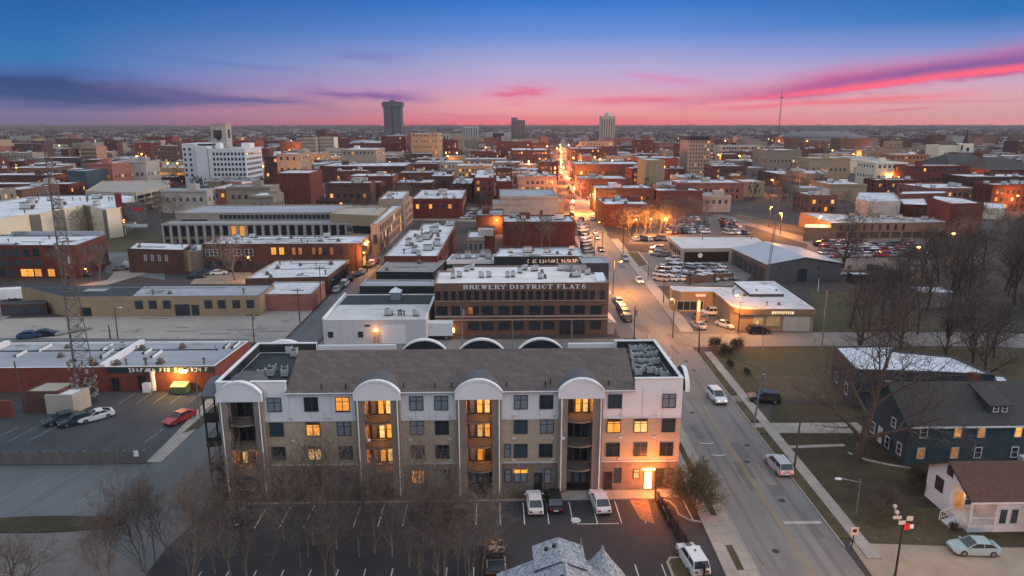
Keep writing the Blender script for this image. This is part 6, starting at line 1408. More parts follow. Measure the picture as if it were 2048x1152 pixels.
# thicket of saplings between the parking lot and the viewer
rt=random.Random(31)
for i in range(20):
    x=rt.uniform(-33,-7); y=rt.uniform(55.5,62.5)
    if x<-26 and y>57: y-=3
    place(sap[i%4],x,y,'slender bare tree in the thicket over the parking lot before the apartment block',thk,rt.uniform(.72,1.02))
for i in range(6):
    x=rt.uniform(-6,-1); y=rt.uniform(54.5,57.5); place(sap[i%4],x,y,'slender bare tree in the clump left of the black pickup',thk,rt.uniform(.66,.84))
for x,y,s in ((-22,63,.8),(-17,65,.6),(-12.5,66.5,.55)): place(sap[1],x,y,'bare sapling at the far edge of the thicket, close to the apartment block',thk,s)
for i in range(5):
    x=rt.uniform(-36,-31); y=rt.uniform(54,61); place(sap[(i+1)%4],x,y,'thin bare sapling beside the side street in the lower left',None if 0 else 'saplings along the side street',rt.uniform(.6,.8))
for x,y,s,l in ((-41.5,50.5,.60,'spreading bare tree at the bottom left corner, right one of the pair'),(-47.5,51.0,.56,'spreading bare tree at the bottom left corner, left one of the pair')): place(big[0],x,y,l,None,s,.6+x)
# trees of the right-hand yards
place(big[1],46.2,79.0,'largest bare tree, spreading in front of the left end of the dark teal house',None,1.38,2.4)
place(big[1],80,103,'bare tree at the right end of the navy workshop',None,.95,4.0)
place(big[0],67,118,'bare street tree behind the navy workshop by the cross street',None,1.0,3.2); place(big[1],76,120,'forked bare street tree right of the one behind the workshop',None,.95,.4)
place(big[1],103,196,'lone tall bare tree before the auction car lot',None,1.35,1.4)
# dark wood at the right edge
wl='dark bare tree in the dense wood at the right edge'; wg='trees of the dark wood at the right edge'; k=0
while k<36:
    x=rt.uniform(1765,2130); y=rt.uniform(505,655)
    if x<1905-(655-y)*.15 and y<540: continue
    if x<1800 and y<560: continue
    a=P(x,y); k+=1; place(wood[k%3],a[0],a[1],wl,wg,rt.uniform(.8,1.2))
for i in range(9): a=P(rt.uniform(1880,2080),rt.uniform(700,735)); place(wood[i%3],a[0],a[1],'dark bare tree in the front row of the wood near the cross street',wg,rt.uniform(.75,1.0))
for x,y in ((1700,655),(1738,662),(1765,650),(1790,662),(1815,655),(1835,668)): a=P(x,y); place(wood[x%3],a[0],a[1],'dark bare tree at the right edge of the shop lawn','trees at the edge of the shop lawn',rt.uniform(.9,1.2))
# mid-town trees
for x,y,l,s in ((1038,498,'bare tree before the left half of the red brick building on the main street',.95),(1082,500,'bare tree before the middle of the red brick building on the main street',.95),(1100,497,'bare tree before the lit window of the red brick building',.8)):
    a=P(x,y); place(town[x%3],a[0],a[1],l,'street trees by the brick buildings',s*1.15)
for x,y in ((1245,468),(1258,472),(1272,466),(1288,470),(1302,466),(1318,470),(1332,464),(1280,458),(1310,456),(1340,458),(1360,450),(1385,452),(1410,446),(1262,458),(1298,452),(1350,470)):
    a=P(x,y); place(town[x%3],a[0],a[1],'bare tree in the lamplit row between the corner brick block and the car lot','lamplit trees by the car lot',rt.uniform(.75,1.1))
g3='bare street trees across the town'
spots=[(1565,398),(1590,402),(1610,398),(1556,385),(1640,390),(1690,420),(1780,350),(1790,360),(1800,352),(1810,358),(1835,375),(1860,372),(1885,378),(1905,372),(1830,300),(1850,296),(1870,300),(1925,390),(1950,395),(1985,375),(2010,385),(2030,372),(1945,372),(1970,365),(1995,400),(2025,405),(1735,335),(1540,400),(310,430),(320,445),(300,452),(345,440),(330,420),(180,480),(40,330),(70,335),(100,338),(20,338),(240,348),(262,350),(285,348),(300,352),(440,300),(445,302),(620,295),(520,300),(530,290),(500,296),(745,462),(770,440),(790,425),(812,405),(828,400),(820,418),(1205,430),(1160,400),(1146,380),(1230,345),(1150,350),(200,560),(470,560),(130,570),(1890,470),(1930,480),(1960,470),(1990,480),(2020,470),(1900,500),(1940,510),(1850,460),(2030,500)]
for i,(x,y) in enumerate(spots):
    a=P(x,y); place(town[i%3],a[0],a[1],('bare tree on the left side of the town between brick and grey blocks' if x<700 else 'bare tree by the school and church on the right' if x>1500 else 'bare tree along the lamplit streets in the middle of the town'),g3,rt.uniform(.8,1.25))
# shrubs and bushes
def shrub(name,seed,H,mc,nl=(8,7,6,4),multi=6,fine=.013):
    T,C=make_bare(seed,H,1.05,nl=nl,trunk_h=.05,r0=.06,up=.2,multi=multi,fine=fine); r=thing(name,'x','shrub'); T.build('stem',barkm,r); C.build('crown',mc,r); r['used']=0; return r
sh=shrub('round_shrub',7,4.6,M('olive_twigs',(.125,.10,.055),(.085,.07,.04),.9,.95)); place(sh,22.0,67.7,'big rounded olive-brown shrub at the corner of the apartment block',None,1.2)
sh2=shrub('shrub',9,2.2,M('darkolive_twigs',(.045,.042,.025),(.03,.028,.018),.9,.95),nl=(6,5,5,3))
for x,y,l,s in ((1432,700,'dark olive bush at the lawn corner by the crossing',1.2),(1472,700,'loose bush right of the olive corner bush',1.15),(1450,712,'low spreading dark bush behind the corner bushes',1.0),(1461,734,'small round dark bush on the bare lawn, upper one',.6),(1494,748,'small round dark bush on the bare lawn, lower one',.5),(1895,770,'small bush',.4),(1790,905,'dark hedge bush beside the teal house porch',1.0),(1775,890,'dark hedge bush at the left end of the teal house',1.1),(1850,985,'dark bush behind the white house porch',1.1),(1835,965,'dark bush on the lawn edge left of the white house',.9),(1905,1060,'reddish bush at the foot of the porch steps',.45),(2000,1050,'dark bush before the white house front wall',.6),(1745,735,'small tangled bush by the workshop wall',.5),(455,965,'brown bush at the left front corner of the apartment block',.9),(440,985,'brown bush by the side street, in front of the corner bush',.5),(478,985,'dry bush in the planting bed',.4),(1100,975,'low shrub before the right balcony bay',.35)):
    if l=='small bush': continue
    a=P(x,y); place(sh2,a[0],a[1],l,None,s)
sh3=shrub('ornamental_tree',12,3.6,M('greybrown_twigs',(.10,.085,.075),(.07,.06,.052),.9,.95),nl=(7,6,5,3),multi=4); a=P(1772,1030); place(sh3,a[0],a[1],'small fine-twigged tree on the lawn before the white house',None,1.0)
for i in range(9): place(sh2,-29+3.4*i+rt.uniform(-.6,.6),71.1,'brown shrub in the planting bed along the apartment block','shrubs in the planting bed',rt.uniform(.4,.75))
# dark evergreens
def evergreen(seed,H,Wd):
    r=random.Random(seed); q=MB()
    for i in range(900):
        el=r.random()**.8; a=r.uniform(0,6.283); rad=Wd*(1-el)**.7*(.4+.6*math.sqrt(r.random())); c=(rad*math.cos(a),rad*math.sin(a),H*(.08+.9*el)); s=r.uniform(.15,.35)
        q.tri((c[0]+r.uniform(-s,s),c[1]+r.uniform(-s,s),c[2]-s),(c[0]+r.uniform(-s,s),c[1]+r.uniform(-s,s),c[2]+s*.3),(c[0]*1.15+r.uniform(-s,s),c[1]*1.15+r.uniform(-s,s),c[2]-s*.2))
    root=thing('evergreen_tree','x','tree'); MB().tube((0,0,0),(0,0,H*.8),.22,.05,k=5).build('trunk',barkm,root); q.build('crown',evergr,root); root['used']=0; return root
ev=evergreen(4,8,2.6)
for x,y in ((1940,398),(1955,400),(1968,402),(1982,404),(1998,406),(2012,404),(1880,515),(1858,520)): a=P(x,y); place(ev,a[0],a[1],'dark evergreen in the clump right of the red school hall' if y<500 else 'dark evergreen at the left edge of the dark wood','dark evergreens',rt.uniform(.8,1.2))
# ------------------------------------------------------------------ vehicles
def paint(n,c): return M('car_paint_'+n,c,tuple(x*.85 for x in c),3,.28,.0,spec=.6)
PW=paint('white',(.62,.62,.63)); PK=paint('black',(.015,.016,.018)); PG=paint('grey',(.12,.125,.13)); PS=paint('silver',(.36,.37,.39)); PR=paint('red',(.32,.018,.03)); PB=paint('blue',(.03,.06,.14)); PT=paint('dark_teal',(.02,.04,.048)); PA=paint('silver_blue',(.28,.40,.42)); PBR=paint('brown',(.10,.06,.04))
def loft(b,secs,mi=0,caps=True):
    """secs: list of closed rings (same count)"""
    n0=len(b.v); k=len(secs[0])
    for s in secs: b.v+=s
    for i in range(len(secs)-1):
        for j in range(k):
            jj=(j+1)%k; b.f.append((n0+i*k+j,n0+i*k+jj,n0+(i+1)*k+jj,n0+(i+1)*k+j)); b.m.append(mi)
    if caps:
        b.f.append(tuple(n0+j for j in range(k-1,-1,-1))); b.m.append(mi); e=n0+(len(secs)-1)*k; b.f.append(tuple(e+j for j in range(k))); b.m.append(mi)
SPEC={ # length, half width, lower body stations (x, bottom, shoulder, width factor), cabin stations (x, roof half width, roof z)
'sedan':(4.7,.90,[(-2.35,.45,.70,.78),(-2.25,.30,.90,.92),(-1.5,.22,.98,1),(0,.2,.93,1),(1.2,.22,.90,1),(2.05,.28,.78,.95),(2.35,.42,.62,.76)],[(-1.95,.95),(-1.15,1.40),(.15,1.44),(1.15,.90)]),
'suv':(4.75,.95,[(-2.38,.5,.85,.84),(-2.3,.35,1.08,.95),(-1.5,.28,1.12,1),(0,.26,1.06,1),(1.3,.28,1.04,1),(2.1,.32,.95,.96),(2.38,.5,.74,.8)],[(-2.3,1.05),(-1.95,1.70),(.3,1.74),(1.25,1.03)]),
'coupe':(4.8,.92,[(-2.4,.45,.74,.78),(-2.3,.3,.92,.93),(-1.4,.22,1.0,1),(0,.2,.9,1),(1.3,.22,.86,1),(2.1,.28,.76,.95),(2.4,.42,.6,.74)],[(-2.15,.93),(-.9,1.34),(-.1,1.36),(1.0,.87)]),
'pickup':(5.6,.98,[(-2.8,.55,.95,.95),(-2.7,.45,1.05,.98),(-1.0,.42,1.08,1),(0,.4,1.08,1),(1.6,.4,1.1,1),(2.5,.45,1.02,.96),(2.8,.6,.8,.84)],[(-.85,1.05),(-.75,1.78),(.65,1.80),(1.45,1.06)]),
'van':(5.2,.98,[(-2.6,.5,1.0,.92),(-2.5,.36,1.15,.98),(-1.2,.32,1.15,1),(0,.3,1.12,1),(1.6,.32,1.08,1),(2.3,.36,.95,.95),(2.6,.5,.74,.8)],[(-2.5,1.1),(-2.35,1.92),(.8,1.94),(1.75,1.06)])}
def car_proto(kind,mat,detail=True):
    Ln,hw,lo,cab=SPEC[kind]; B=MB()
    loft(B,[[(x,-hw*f,b_),(x,-hw*f*1.0,(b_+s)/2),(x,-hw*f*.93,s),(x,hw*f*.93,s),(x,hw*f,(b_+s)/2),(x,hw*f,b_)] for x,b_,s,f in lo])
    # glasshouse: dark glass sides with a painted roof and pillars
    z0=lambda x: [s for xx,b_,s,f in lo if xx<=x+1.2][-1]-.03
    G=MB(); (x0,s0),(x1,r1),(x2,r2),(x3,s3)=cab; wt=hw*.74; wb=hw*.9
    base0=[(x0,-wb*.94,s0-.04),(x0,wb*.94,s0-.04)]; base3=[(x3,-wb*.94,s3-.04),(x3,wb*.94,s3-.04)]
    t1=[(x1,-wt,r1),(x1,wt,r1)]; t2=[(x2,-wt,r2),(x2,wt,r2)]
    G.quad(base0[1],base0[0],t1[0],t1[1]); G.quad(base3[0],base3[1],t2[1],t2[0]); G.quad(base0[0],base3[0],t2[0],t1[0]); G.quad(base3[1],base0[1],t1[1],t2[1])
    # roof skin and pillars
    e=.02; B.quad((x1-.06,-wt-e,r1+e),(x2+.06,-wt-e,r2+e),(x2+.06,wt+e,r2+e),(x1-.06,wt+e,r1+e))
    for sy in (-1,1):
        B.quad((x1-.06,sy*(wt+e),r1+e),(x2+.06,sy*(wt+e),r2+e),(x2+.06,sy*(wt+.05),r2-.07),(x1-.06,sy*(wt+.05),r1-.07))
        for (xa,za),(xb,zb) in (((x0,s0-.04),(x1,r1)),((x3,s3-.04),(x2,r2))): B.tube((xa,sy*wb*.95,za),(xb,sy*(wt+.01),zb),.045,k=4)
        xm=(x1+x2)/2; B.tube((xm,sy*wb*.97,.95),(xm,sy*(wt+.02),r1),.035,k=4)
    if kind=='pickup':
        G.box(-2.65,-hw*.8,1.06,-.95,hw*.8,1.10,0)
    if not detail:
        o=MB(); o.v=B.v[:]; o.f=B.f[:]; o.m=[0]*len(B.f)
        k=len(o.v); o.v+=G.v; o.f+=[tuple(i+k for i in f) for f in G.f]; o.m+=[1]*len(G.f)
        o.box(-Ln/2+.3,-hw*.85,.06,Ln/2-.3,hw*.85,.32,2)
        for x in (-Ln*.3,Ln*.3):
            for s in (-1,1): o.tube((x,s*(hw-.16),.32),(x,s*(hw+.01),.32),.32,k=8,mi=2)
        for s in (-1,1): o.box(-Ln/2-.0,s*hw*.62-.13,.62,-Ln/2+.13,s*hw*.62+.13,.78,3); o.box(Ln/2-.15,s*hw*.6-.14,.56,Ln/2-.02,s*hw*.6+.14,.7,4)
        r=o.build('parked_car',[mat,glassd,tyre,tailm,headm]); return r
    r=thing('parked_car','x','car')
    B.build('body',mat,r); G.build('window_glass',glassd,r)
    wd=MB().tube((0,-.1,0),(0,.1,0),.34,k=14).data('wheel',tyre); rd=MB().tube((0,-.115,0),(0,.115,0),.21,k=10).data('rim',rimm)
    for x in (-Ln*.3,Ln*.3):
        for s in (-1,1):
            w=link('wheel',wd,r,(x,s*(hw-.09),.34)); link('rim',rd,w)
    for s in (-1,1):
        q=MB(); f=lo[-1]; q.box(Ln/2-.22,s*hw*.56-.2,f[2]-.1,Ln/2-.03,s*hw*.56+.2,f[2]+.04); q.build('headlight',headm,r)
        q=MB(); f=lo[0]; q.box(-Ln/2-.015,s*hw*.6-.16,f[2]-.12,-Ln/2+.18,s*hw*.6+.16,f[2]+.06); q.build('tail_light',tailm,r)
        q=MB(); q.box(x3-.35,s*hw*1.0-.02,s3+.02,x3-.2,s*hw*1.0+s*.2 if s>0 else s*hw*1.0+.02,s3+.16) if s>0 else q.box(x3-.35,-hw-.2,s3+.02,x3-.2,-hw+.02,s3+.16); q.build('mirror',mat,r)
    MB().box(-Ln/2+.25,-hw*.86,.10,Ln/2-.25,hw*.86,.34).build('underbody',tyre,r)  # dark chassis box, added to stand for the contact shadow under the car
    q=MB(); q.box(-Ln/2-.02,-.26,.5,-Ln/2+.1,.26,.62); q.build('number_plate',signw,r)
    return r
PRO={}
def car(kind,mat,x,y,heading,label,group=None,detail=True,name='parked_car',cat='car',z=.012,lights=None):
    """heading: degrees, 90 = away from the viewer"""
    k=(kind,detail)
    if k not in PRO:
        r=PRO[k]=car_proto(kind,mat,detail); r.location=(x,y,z); r.rotation_euler=(0,0,R(heading))
        if not detail: r.material_slots[0].link='OBJECT'; r.material_slots[0].material=mat
        else:
            for ch in r.children:
                if ch.name.startswith(('body','mirror')): ch.material_slots[0].link='OBJECT'; ch.material_slots[0].material=mat
    else: r=dup(PRO[k],(x,y,z),R(heading),mat=mat)
    if k in PRO and detail:
        for ch in r.children:
            if ch.name.startswith(('mirror',)): ch.material_slots[0].link='OBJECT'; ch.material_slots[0].material=mat
    r['label']=label; r['category']=cat
    if group: r['group']=group
    elif 'group' in r: del r['group']
    r.name=name
    if lights:
        for ch in r.children:
            if ch.name.startswith('headlight' if lights=='front' else 'tail_light'):
                ch.material_slots[0].link='OBJECT'; ch.material_slots[0].material=lampw if lights=='front' else lampr
    return r
def carpx(kind,mat,px_,py_,hd,label,**k):
    a=P(px_,py_); return car(kind,mat,a[0],a[1],hd,label,**k)
carpx('sedan',PW,1069,1012,91,'white car parked nose-in at the apartment block, left of the black car')
carpx('sedan',PK,1108,1008,91,'black car parked nose-in at the apartment block beside the white car')
carpx('sedan',PW,1199,1010,94,'white sedan parked alone in the bay right of the black car')
carpx('suv',PW,1384,1128,96,'white crossover with a dark sunroof parked by the black fence at the bottom')
q=PRO[('suv',True)]
PC=M('car_paint_camo',(.018,.016,.015),(.30,.20,.13),1.7,.5,lo=.5,hi=.53); carpx('pickup',PC,991,1128,92,'black and tan camouflage pickup parked at the bottom of the lot beside the turret house')
carpx('suv',PG,470,1036,118,'dark grey vehicle half hidden by the bare bushes at the left end of the lot')
carpx('coupe',PW,192,838,222,'white coupe parked in the left lot beside the dark cars')
carpx('sedan',PT,154,846,222,'dark car parked right next to the white coupe'); carpx('sedan',PT,124,844,222,'dark car at the outer end of the row beside the white coupe')
carpx('sedan',PR,360,842,243,'red sedan parked alone in the left lot near the sidewalk')
carpx('sedan',PA,1946,1104,176,'pale silver-blue sedan on the gravel in front of the white house')
carpx('suv',PK,1528,803,170,'dark crossover parked on the dirt drive beside the lawn')
carpx('suv',PW,1433,800,-87,'light car driving towards the viewer with its headlights on, upper one on the main street',name='moving_car',lights='front')
carpx('suv',PS,1556,938,92,'silver car driving away with red tail lights, lower one on the main street',name='moving_car',lights='back')
carpx('sedan',PW,1278,565,-88,'white car with bright headlights on the lamplit main street by the used cars',name='moving_car',lights='front')
carpx('pickup',PW,1424,630,178,'white pickup on the forecourt of the corner shop')
carpx('sedan',PW,1451,654,-60,'white sedan parked askew on the corner shop forecourt')
carpx('suv',PK,1517,667,2,'dark car parked along the kerb before the corner shop')
carpx('suv',PG,1398,640,100,'grey car by the sign on the corner shop forecourt, upper of two'); carpx('sedan',PS,1397,655,100,'silver car by the sign on the corner shop forecourt, lower of two')
gk='cars parked along the kerb by the lettered brick flats'
for i,(x,y,m,l) in enumerate(((1236,606,PS,'silver car first in the kerb row beside the lettered brick flats'),(1243,621,PG,'grey car second in the kerb row beside the lettered brick flats'),(1248,630,PK,'black car third in the kerb row beside the lettered brick flats'),(1252,640,PT,'dark car nearest the crossing in the kerb row'))): carpx('sedan' if i==0 else 'suv',m,x,y,92,l,group=gk)
carpx('suv',PS,1250,521,-88,'light car standing at the kerb under the tall dark pole'); 
# low-detail cars for the lots and streets farther off
rc=random.Random(17); PAL=[(PW,'white'),(PW,'white'),(PW,'white'),(PS,'silver'),(PS,'silver'),(PG,'grey'),(PK,'black'),(PB,'dark blue'),(PR,'red'),(PT,'dark teal')]
KN=['sedan','sedan','suv','suv','van','pickup']; WORD={'sedan':'sedan','suv':'crossover','van':'van','pickup':'pickup'}
def rows(quad,nr,nc,hd,where,group,pal=PAL,skip=.06,jit=.25):
    (a,b_,c,d)=[Vector(P(*p)) for p in quad]
    for i in range(nr):
        for j in range(nc):
            if rc.random()<skip: continue
            u=(j+.5)/nc; v=(i+.5)/nr; p=a.lerp(b_,u).lerp(d.lerp(c,u),v); m,wn=rc.choice(pal); k=rc.choice(KN)
            car(k,m,p.x+rc.uniform(-jit,jit),p.y+rc.uniform(-jit,jit),hd+rc.uniform(-4,4)+(180 if rc.random()<.3 else 0),f'{wn} {WORD[k]} {where}',group=group,detail=False)
LIGHT=[(PW,'white'),(PW,'white'),(PS,'silver'),(PW,'white'),(PG,'grey')]
rows([(1312,566),(1470,563),(1438,533),(1322,535)],4,8,140,'in the packed used-car rows beside the main street','used cars beside the main street',LIGHT,.03)
for i,(x,y,m,l) in enumerate(((1314,500,PS,'silver car at the back of the slanted row left of the garage'),(1312,510,PS,'silver car second from the back in the slanted row left of the garage'),(1326,513,PG,'grey car in the middle of the slanted row left of the garage'),(1346,522,PW,'white car at the front of the slanted row left of the garage'))): carpx('suv',m,x,y,175,l,detail=False,group='slanted row left of the garage')
rows([(1262,484),(1330,484),(1330,478),(1268,478)],1,5,100,'in the short row left of the garage roof','short row left of the garage')
rows([(1330,470),(1418,468),(1412,440),(1345,440)],6,9,95,'in the packed lot behind the garage','cars in the packed lot behind the garage',PAL,.05)
rows([(1448,472),(1500,472),(1462,440),(1440,440)],5,3,110,'in the slanted rows right of the packed garage lot','cars right of the packed lot behind the garage',PAL,.05)
rows([(1640,518),(1850,515),(1830,486),(1645,487)],6,12,8,'in the auction lot among bare trees',' cars in the auction lot'.strip(),PAL+[(PR,'red')],.05)
for x,y,m,l in ((1750,540,PT,'dark car alone on the grass below the auction lot'),(1675,551,PS,'pale pickup beside the metal barn'),(1655,550,PW,'white boat-like car at the metal barn corner'),(1640,492,PK,'black car apart at the left end of the auction lot')): carpx('suv',m,x,y,5,l,detail=False)
for x,y,m,l in ((392,556,PT,'teal car lowest in the group on the sandy lot'),(400,551,PT,'dark teal car in the middle of the group on the sandy lot'),(408,547,PB,'blue car at the back of the group on the sandy lot'),(438,549,PW,'white car right of the blue group on the sandy lot')): carpx('sedan',m,x,y,15,l,detail=False)
for x,y,m,l in ((92,672,PK,'black car parked in the concrete lot at the far left'),(62,675,PB,'dark blue car left of the black one in the concrete lot'),(244,540,PG,'grey van beside the small brown brick building'),(165,553,PK,'black car parked by the red factory'),(205,528,PT,'dark car at the factory corner'),(100,592,PS,'silver car by the concrete yard left of the tan warehouse'),(215,437,PG,'grey car near the cream hall'),(300,419,PK,'black car below the parking garage'),(330,424,PW,'white car on the street below the parking garage')): carpx('sedan',m,x,y,20,l,detail=False)
sg='cars parked along the side street'
for i,(x,y,m,wn) in enumerate(((674,583,PS,'silver'),(682,577,PT,'dark teal'),(690,571,PW,'white'),(701,560,PK,'black'),(716,551,PT,'teal'),(724,547,PS,'silver'),(738,534,PK,'black'),(744,530,PW,'white'),(752,526,PR,'red'))): carpx(KN[i%4],m,x,y,92,f'{wn} car in the kerb row along the side street, number by number up the slope' if 0 else f'{wn} car in the kerb row along the lamplit side street','%s' if 0 else None) if 0 else carpx(KN[i%4],m,x,y,92,f'{wn} car in the kerb row along the lamplit side street',group=sg,detail=False)
for i in range(9):
    y=512-7.2*i; m,wn=rc.choice(PAL); carpx(rc.choice(KN),m,1176-1.6*i,y-6,35,f'{wn} car in the angled kerb row left of the main street',group='angled cars left of the main street',detail=False)
for x,y,m,l,h in ((1194,478,PW,'white car with bright headlights on the main street before the crossing',-88),(1190,468,PS,'small light car farther up the main street',-88),(1202,502,PK,'dark car driving towards the viewer on the upper main street',-88),(1160,441,PR,'red car with glowing tail lights at the far crossing',80)): 
    o=carpx('sedan',m,x,y,h,l,name='moving_car',lights='back' if m is PR else 'front')
rows([(925,441),(1000,441),(990,424),(935,424)],3,9,8,'in the market square lot','cars in the market square lot')
for i in range(70):
    Y=rc.uniform(300,900); s=rc.choice([-1,1]); x=road_x(Y)+s*rc.choice([6.2,6.4,2.2]); m,wn=rc.choice(PAL); car(rc.choice(KN),m,x,Y,86+rc.uniform(-5,5),f'{wn} car on the lamplit main street deep in downtown',group='cars deep along the main street',detail=False)
# box truck and trailer
a=P(872,676); t=thing('box_truck','white box truck parked beside the metal shed','truck',(a[0],a[1]-.3,0),R(0))
q=MB(); q.box(-2.6,-1.2,.9,3.4,1.2,3.5); q.build('cargo_box',whitep,t); q=MB(); loft(q,[[(-4.9,-1.05,.5),(-4.9,1.05,.5),(-4.9,1.0,1.3),(-4.9,-1.0,1.3)],[(-4.2,-1.1,.45),(-4.2,1.1,.45),(-4.2,1.05,1.6),(-4.2,-1.05,1.6)],[(-3.6,-1.1,.45),(-3.6,1.1,.45),(-3.6,1.0,2.5),(-3.6,-1.0,2.5)],[(-2.7,-1.1,.45),(-2.7,1.1,.45),(-2.7,1.0,2.6),(-2.7,-1.0,2.6)]]); q.build('cab',PW,t)
q=MB(); q.quad((-4.24,-.95,1.65),(-4.24,.95,1.65),(-3.68,.9,2.42),(-3.68,-.9,2.42)); q.box(-3.5,-1.12,1.6,-2.8,-1.03,2.3); q.build('window_glass',glassd,t)
for x in (-3.9,2.2):
    for s in (-1,1): w=MB().tube((0,-.15,0),(0,.15,0),.48,k=12).build('wheel',tyre,t,(x,s*1.0,.48)); MB().tube((0,-.16,0),(0,.16,0),.26,k=8).build('rim',rimm,w)
a=P(30,600); t=thing('trailer','white enclosed trailer standing in the yard at the far left','trailer',(a[0],a[1],0),R(12)); q=MB(); q.box(-3,-1.2,.6,3,1.2,3.0); q.build('box',white,t)
for x in (-.6,.6): MB().tube((x,-1.25,.4),(x,1.25,.4),.4,k=10).build('wheel',tyre,t)
# ------------------------------------------------------------------ lattice radio tower
def lattice(name,label,base,top_h,wb,wt,mat,n,r0,sides=3,lean=0):
    t=thing(name,label,'radio tower',(base[0],base[1],0)); qs=[MB() for _ in range(sides)]; b=MB()
    ang=[2*math.pi*i/sides+.5 for i in range(sides)]
    lv=[top_h*(1-(1-i/n)**1.12) for i in range(n+1)]
    ring=lambda z:[(( wb+(wt-wb)*z/top_h)*math.cos(a),(wb+(wt-wb)*z/top_h)*math.sin(a),z) for a in ang]
    for i in range(n):
        A=ring(lv[i]); B=ring(lv[i+1])
        for k in range(sides):
            kk=(k+1)%sides; qs[k].tube(A[k],B[k],r0*(1-.5*i/n),r0*(1-.5*(i+1)/n),k=5,cap=False); b.tube(A[k],A[kk],r0*.5,k=3,cap=False); b.tube(A[k],B[kk],r0*.5,k=3,cap=False); b.tube(A[kk],B[k],r0*.5,k=3,cap=False)
    [q_.build('leg',mat,t) for q_ in qs]; b.build('lattice_brace',mat,t); return t
tb=P(172,806)
t=lattice('radio_tower','tall rusty grey lattice radio tower standing behind the left car lot',tb,39.0,1.75,.40,M('rusty_galvanised',(.13,.12,.118),(.08,.07,.066),1.2,.7,.3),26,.085)
q=MB(); r9=random.Random(4)
for i in range(70):
    z=r9.uniform(1,7); a=r9.uniform(0,6.28); q.box(1.6*math.cos(a)-.1,1.6*math.sin(a)-.1,z,1.6*math.cos(a)+r9.uniform(.05,.3),1.6*math.sin(a)+r9.uniform(.05,.3),z+r9.uniform(.1,.6))
for z in (12,22,30): q.tube((.9,-.3,z),(.9,-.3,z+1.0),.18,k=6); q.box(-.9,-.3,z+2,-.6,0,z+3)
q.tube((0,0,39),(0,0,42),.05,k=4); q.tube((-2.6,-.5,11.2),(2.4,.4,12.0),.25,k=5); q.build('antenna',galv,t)
# equipment huts at its foot
for lab,px_,py_,w,d,h,wm,rm in (('brown hut with a flat pale roof left of the radio tower',88,826,5.0,4.0,3.4,brickd,M('beige_roof',(.36,.33,.28))),('pale grey equipment cabinet hut at the foot of the radio tower',122,828,4.0,3.0,3.0,concr,white)):
    a=P(px_,py_); bld('equipment_hut',lab,[(a[0]-w/2,a[1]),(a[0]+w/2,a[1]),(a[0]+w/2+.8,a[1]+d),(a[0]-w/2+.8,a[1]+d)],h,wm,rm,.1,foot=False)
a=P(72,822); t=thing('storage_tank','small white upright tank beside the brown hut','tank',(a[0],a[1],0)); q=MB(); q.tube((0,0,.2),(0,0,2.0),.5,k=12); q.ball((0,0,2.0),.5,sq=(1,1,.4),k=12); q.build('tank',white,t); MB().box(-.5,-.4,0,.5,.4,.2).build('base',concr,t)
a=P(12,835); b=MB(); b.box(-6,0,0,1.0,.4,2.6); tag(b.build('brick_wall',M('strip_brick',(.22,.066,.045)),None,(a[0],a[1],0)),'short brick yard wall at the left edge of the dark car lot','wall')
# wooden fence
def fence():
    x0,x1=-100,-44.6; t=thing('wooden_fence','long weathered grey board fence between the two left lots','fence',(x0,80.1,0)); q=MB(); x=0; r=random.Random(2)
    while x<x1-x0: w=r.uniform(.16,.24); q.box(x,-.03,.05,x+w-.02,.03,1.75+r.uniform(-.08,.1)); x+=w
    q.build('board',woodf,t); q=MB()
    for i in range(23): q.box(i*2.5-.07,.03,0,i*2.5+.07,.16,1.9)
    q.box(0,.03,.5,x1-x0,.1,.6); q.box(0,.03,1.4,x1-x0,.1,1.5); q.build('post',woodp,t)
    MB().box(54.2,-.1,1.0,54.8,-.04,1.8).build('notice',signw,t)
fence()
def black_fence():
    a=(18.05,69.6); c=(19.6,53.0); t=thing('metal_fence','black railing fence overgrown with dark creeper running from the lit entrance','fence',(a[0],a[1],0)); d=Vector((c[0]-a[0],c[1]-a[1],0)); L_=d.length; d/=L_; q=MB()
    n=int(L_/.16)
    for i in range(n): p=d*(i*.16); q.tube((p.x,p.y,0),(p.x,p.y,1.7),.02,k=4,cap=False)
    for z in (.2,1.6): q.tube((0,0,z),(d.x*L_,d.y*L_,z),.03,k=4)
    for i in range(8): p=d*(L_*i/7); q.box(p.x-.06,p.y-.06,0,p.x+.06,p.y+.06,1.95)
    q.build('railing',metal_d,t); g=MB(); r=random.Random(5)
    for i in range(1500):
        u=r.uniform(.2,L_); p=d*u; s=r.uniform(.06,.17); c_=(p.x+r.gauss(0,.16),p.y,r.uniform(.05,1.75)); g.tri(*[(c_[0]+r.uniform(-s,s),c_[1]+r.uniform(-s,s),c_[2]+r.uniform(-s,s)) for _ in range(3)])
    g.build('creeper',M('dark_creeper',(.035,.026,.02),(.05,.035,.025),2,.95),t)
black_fence()
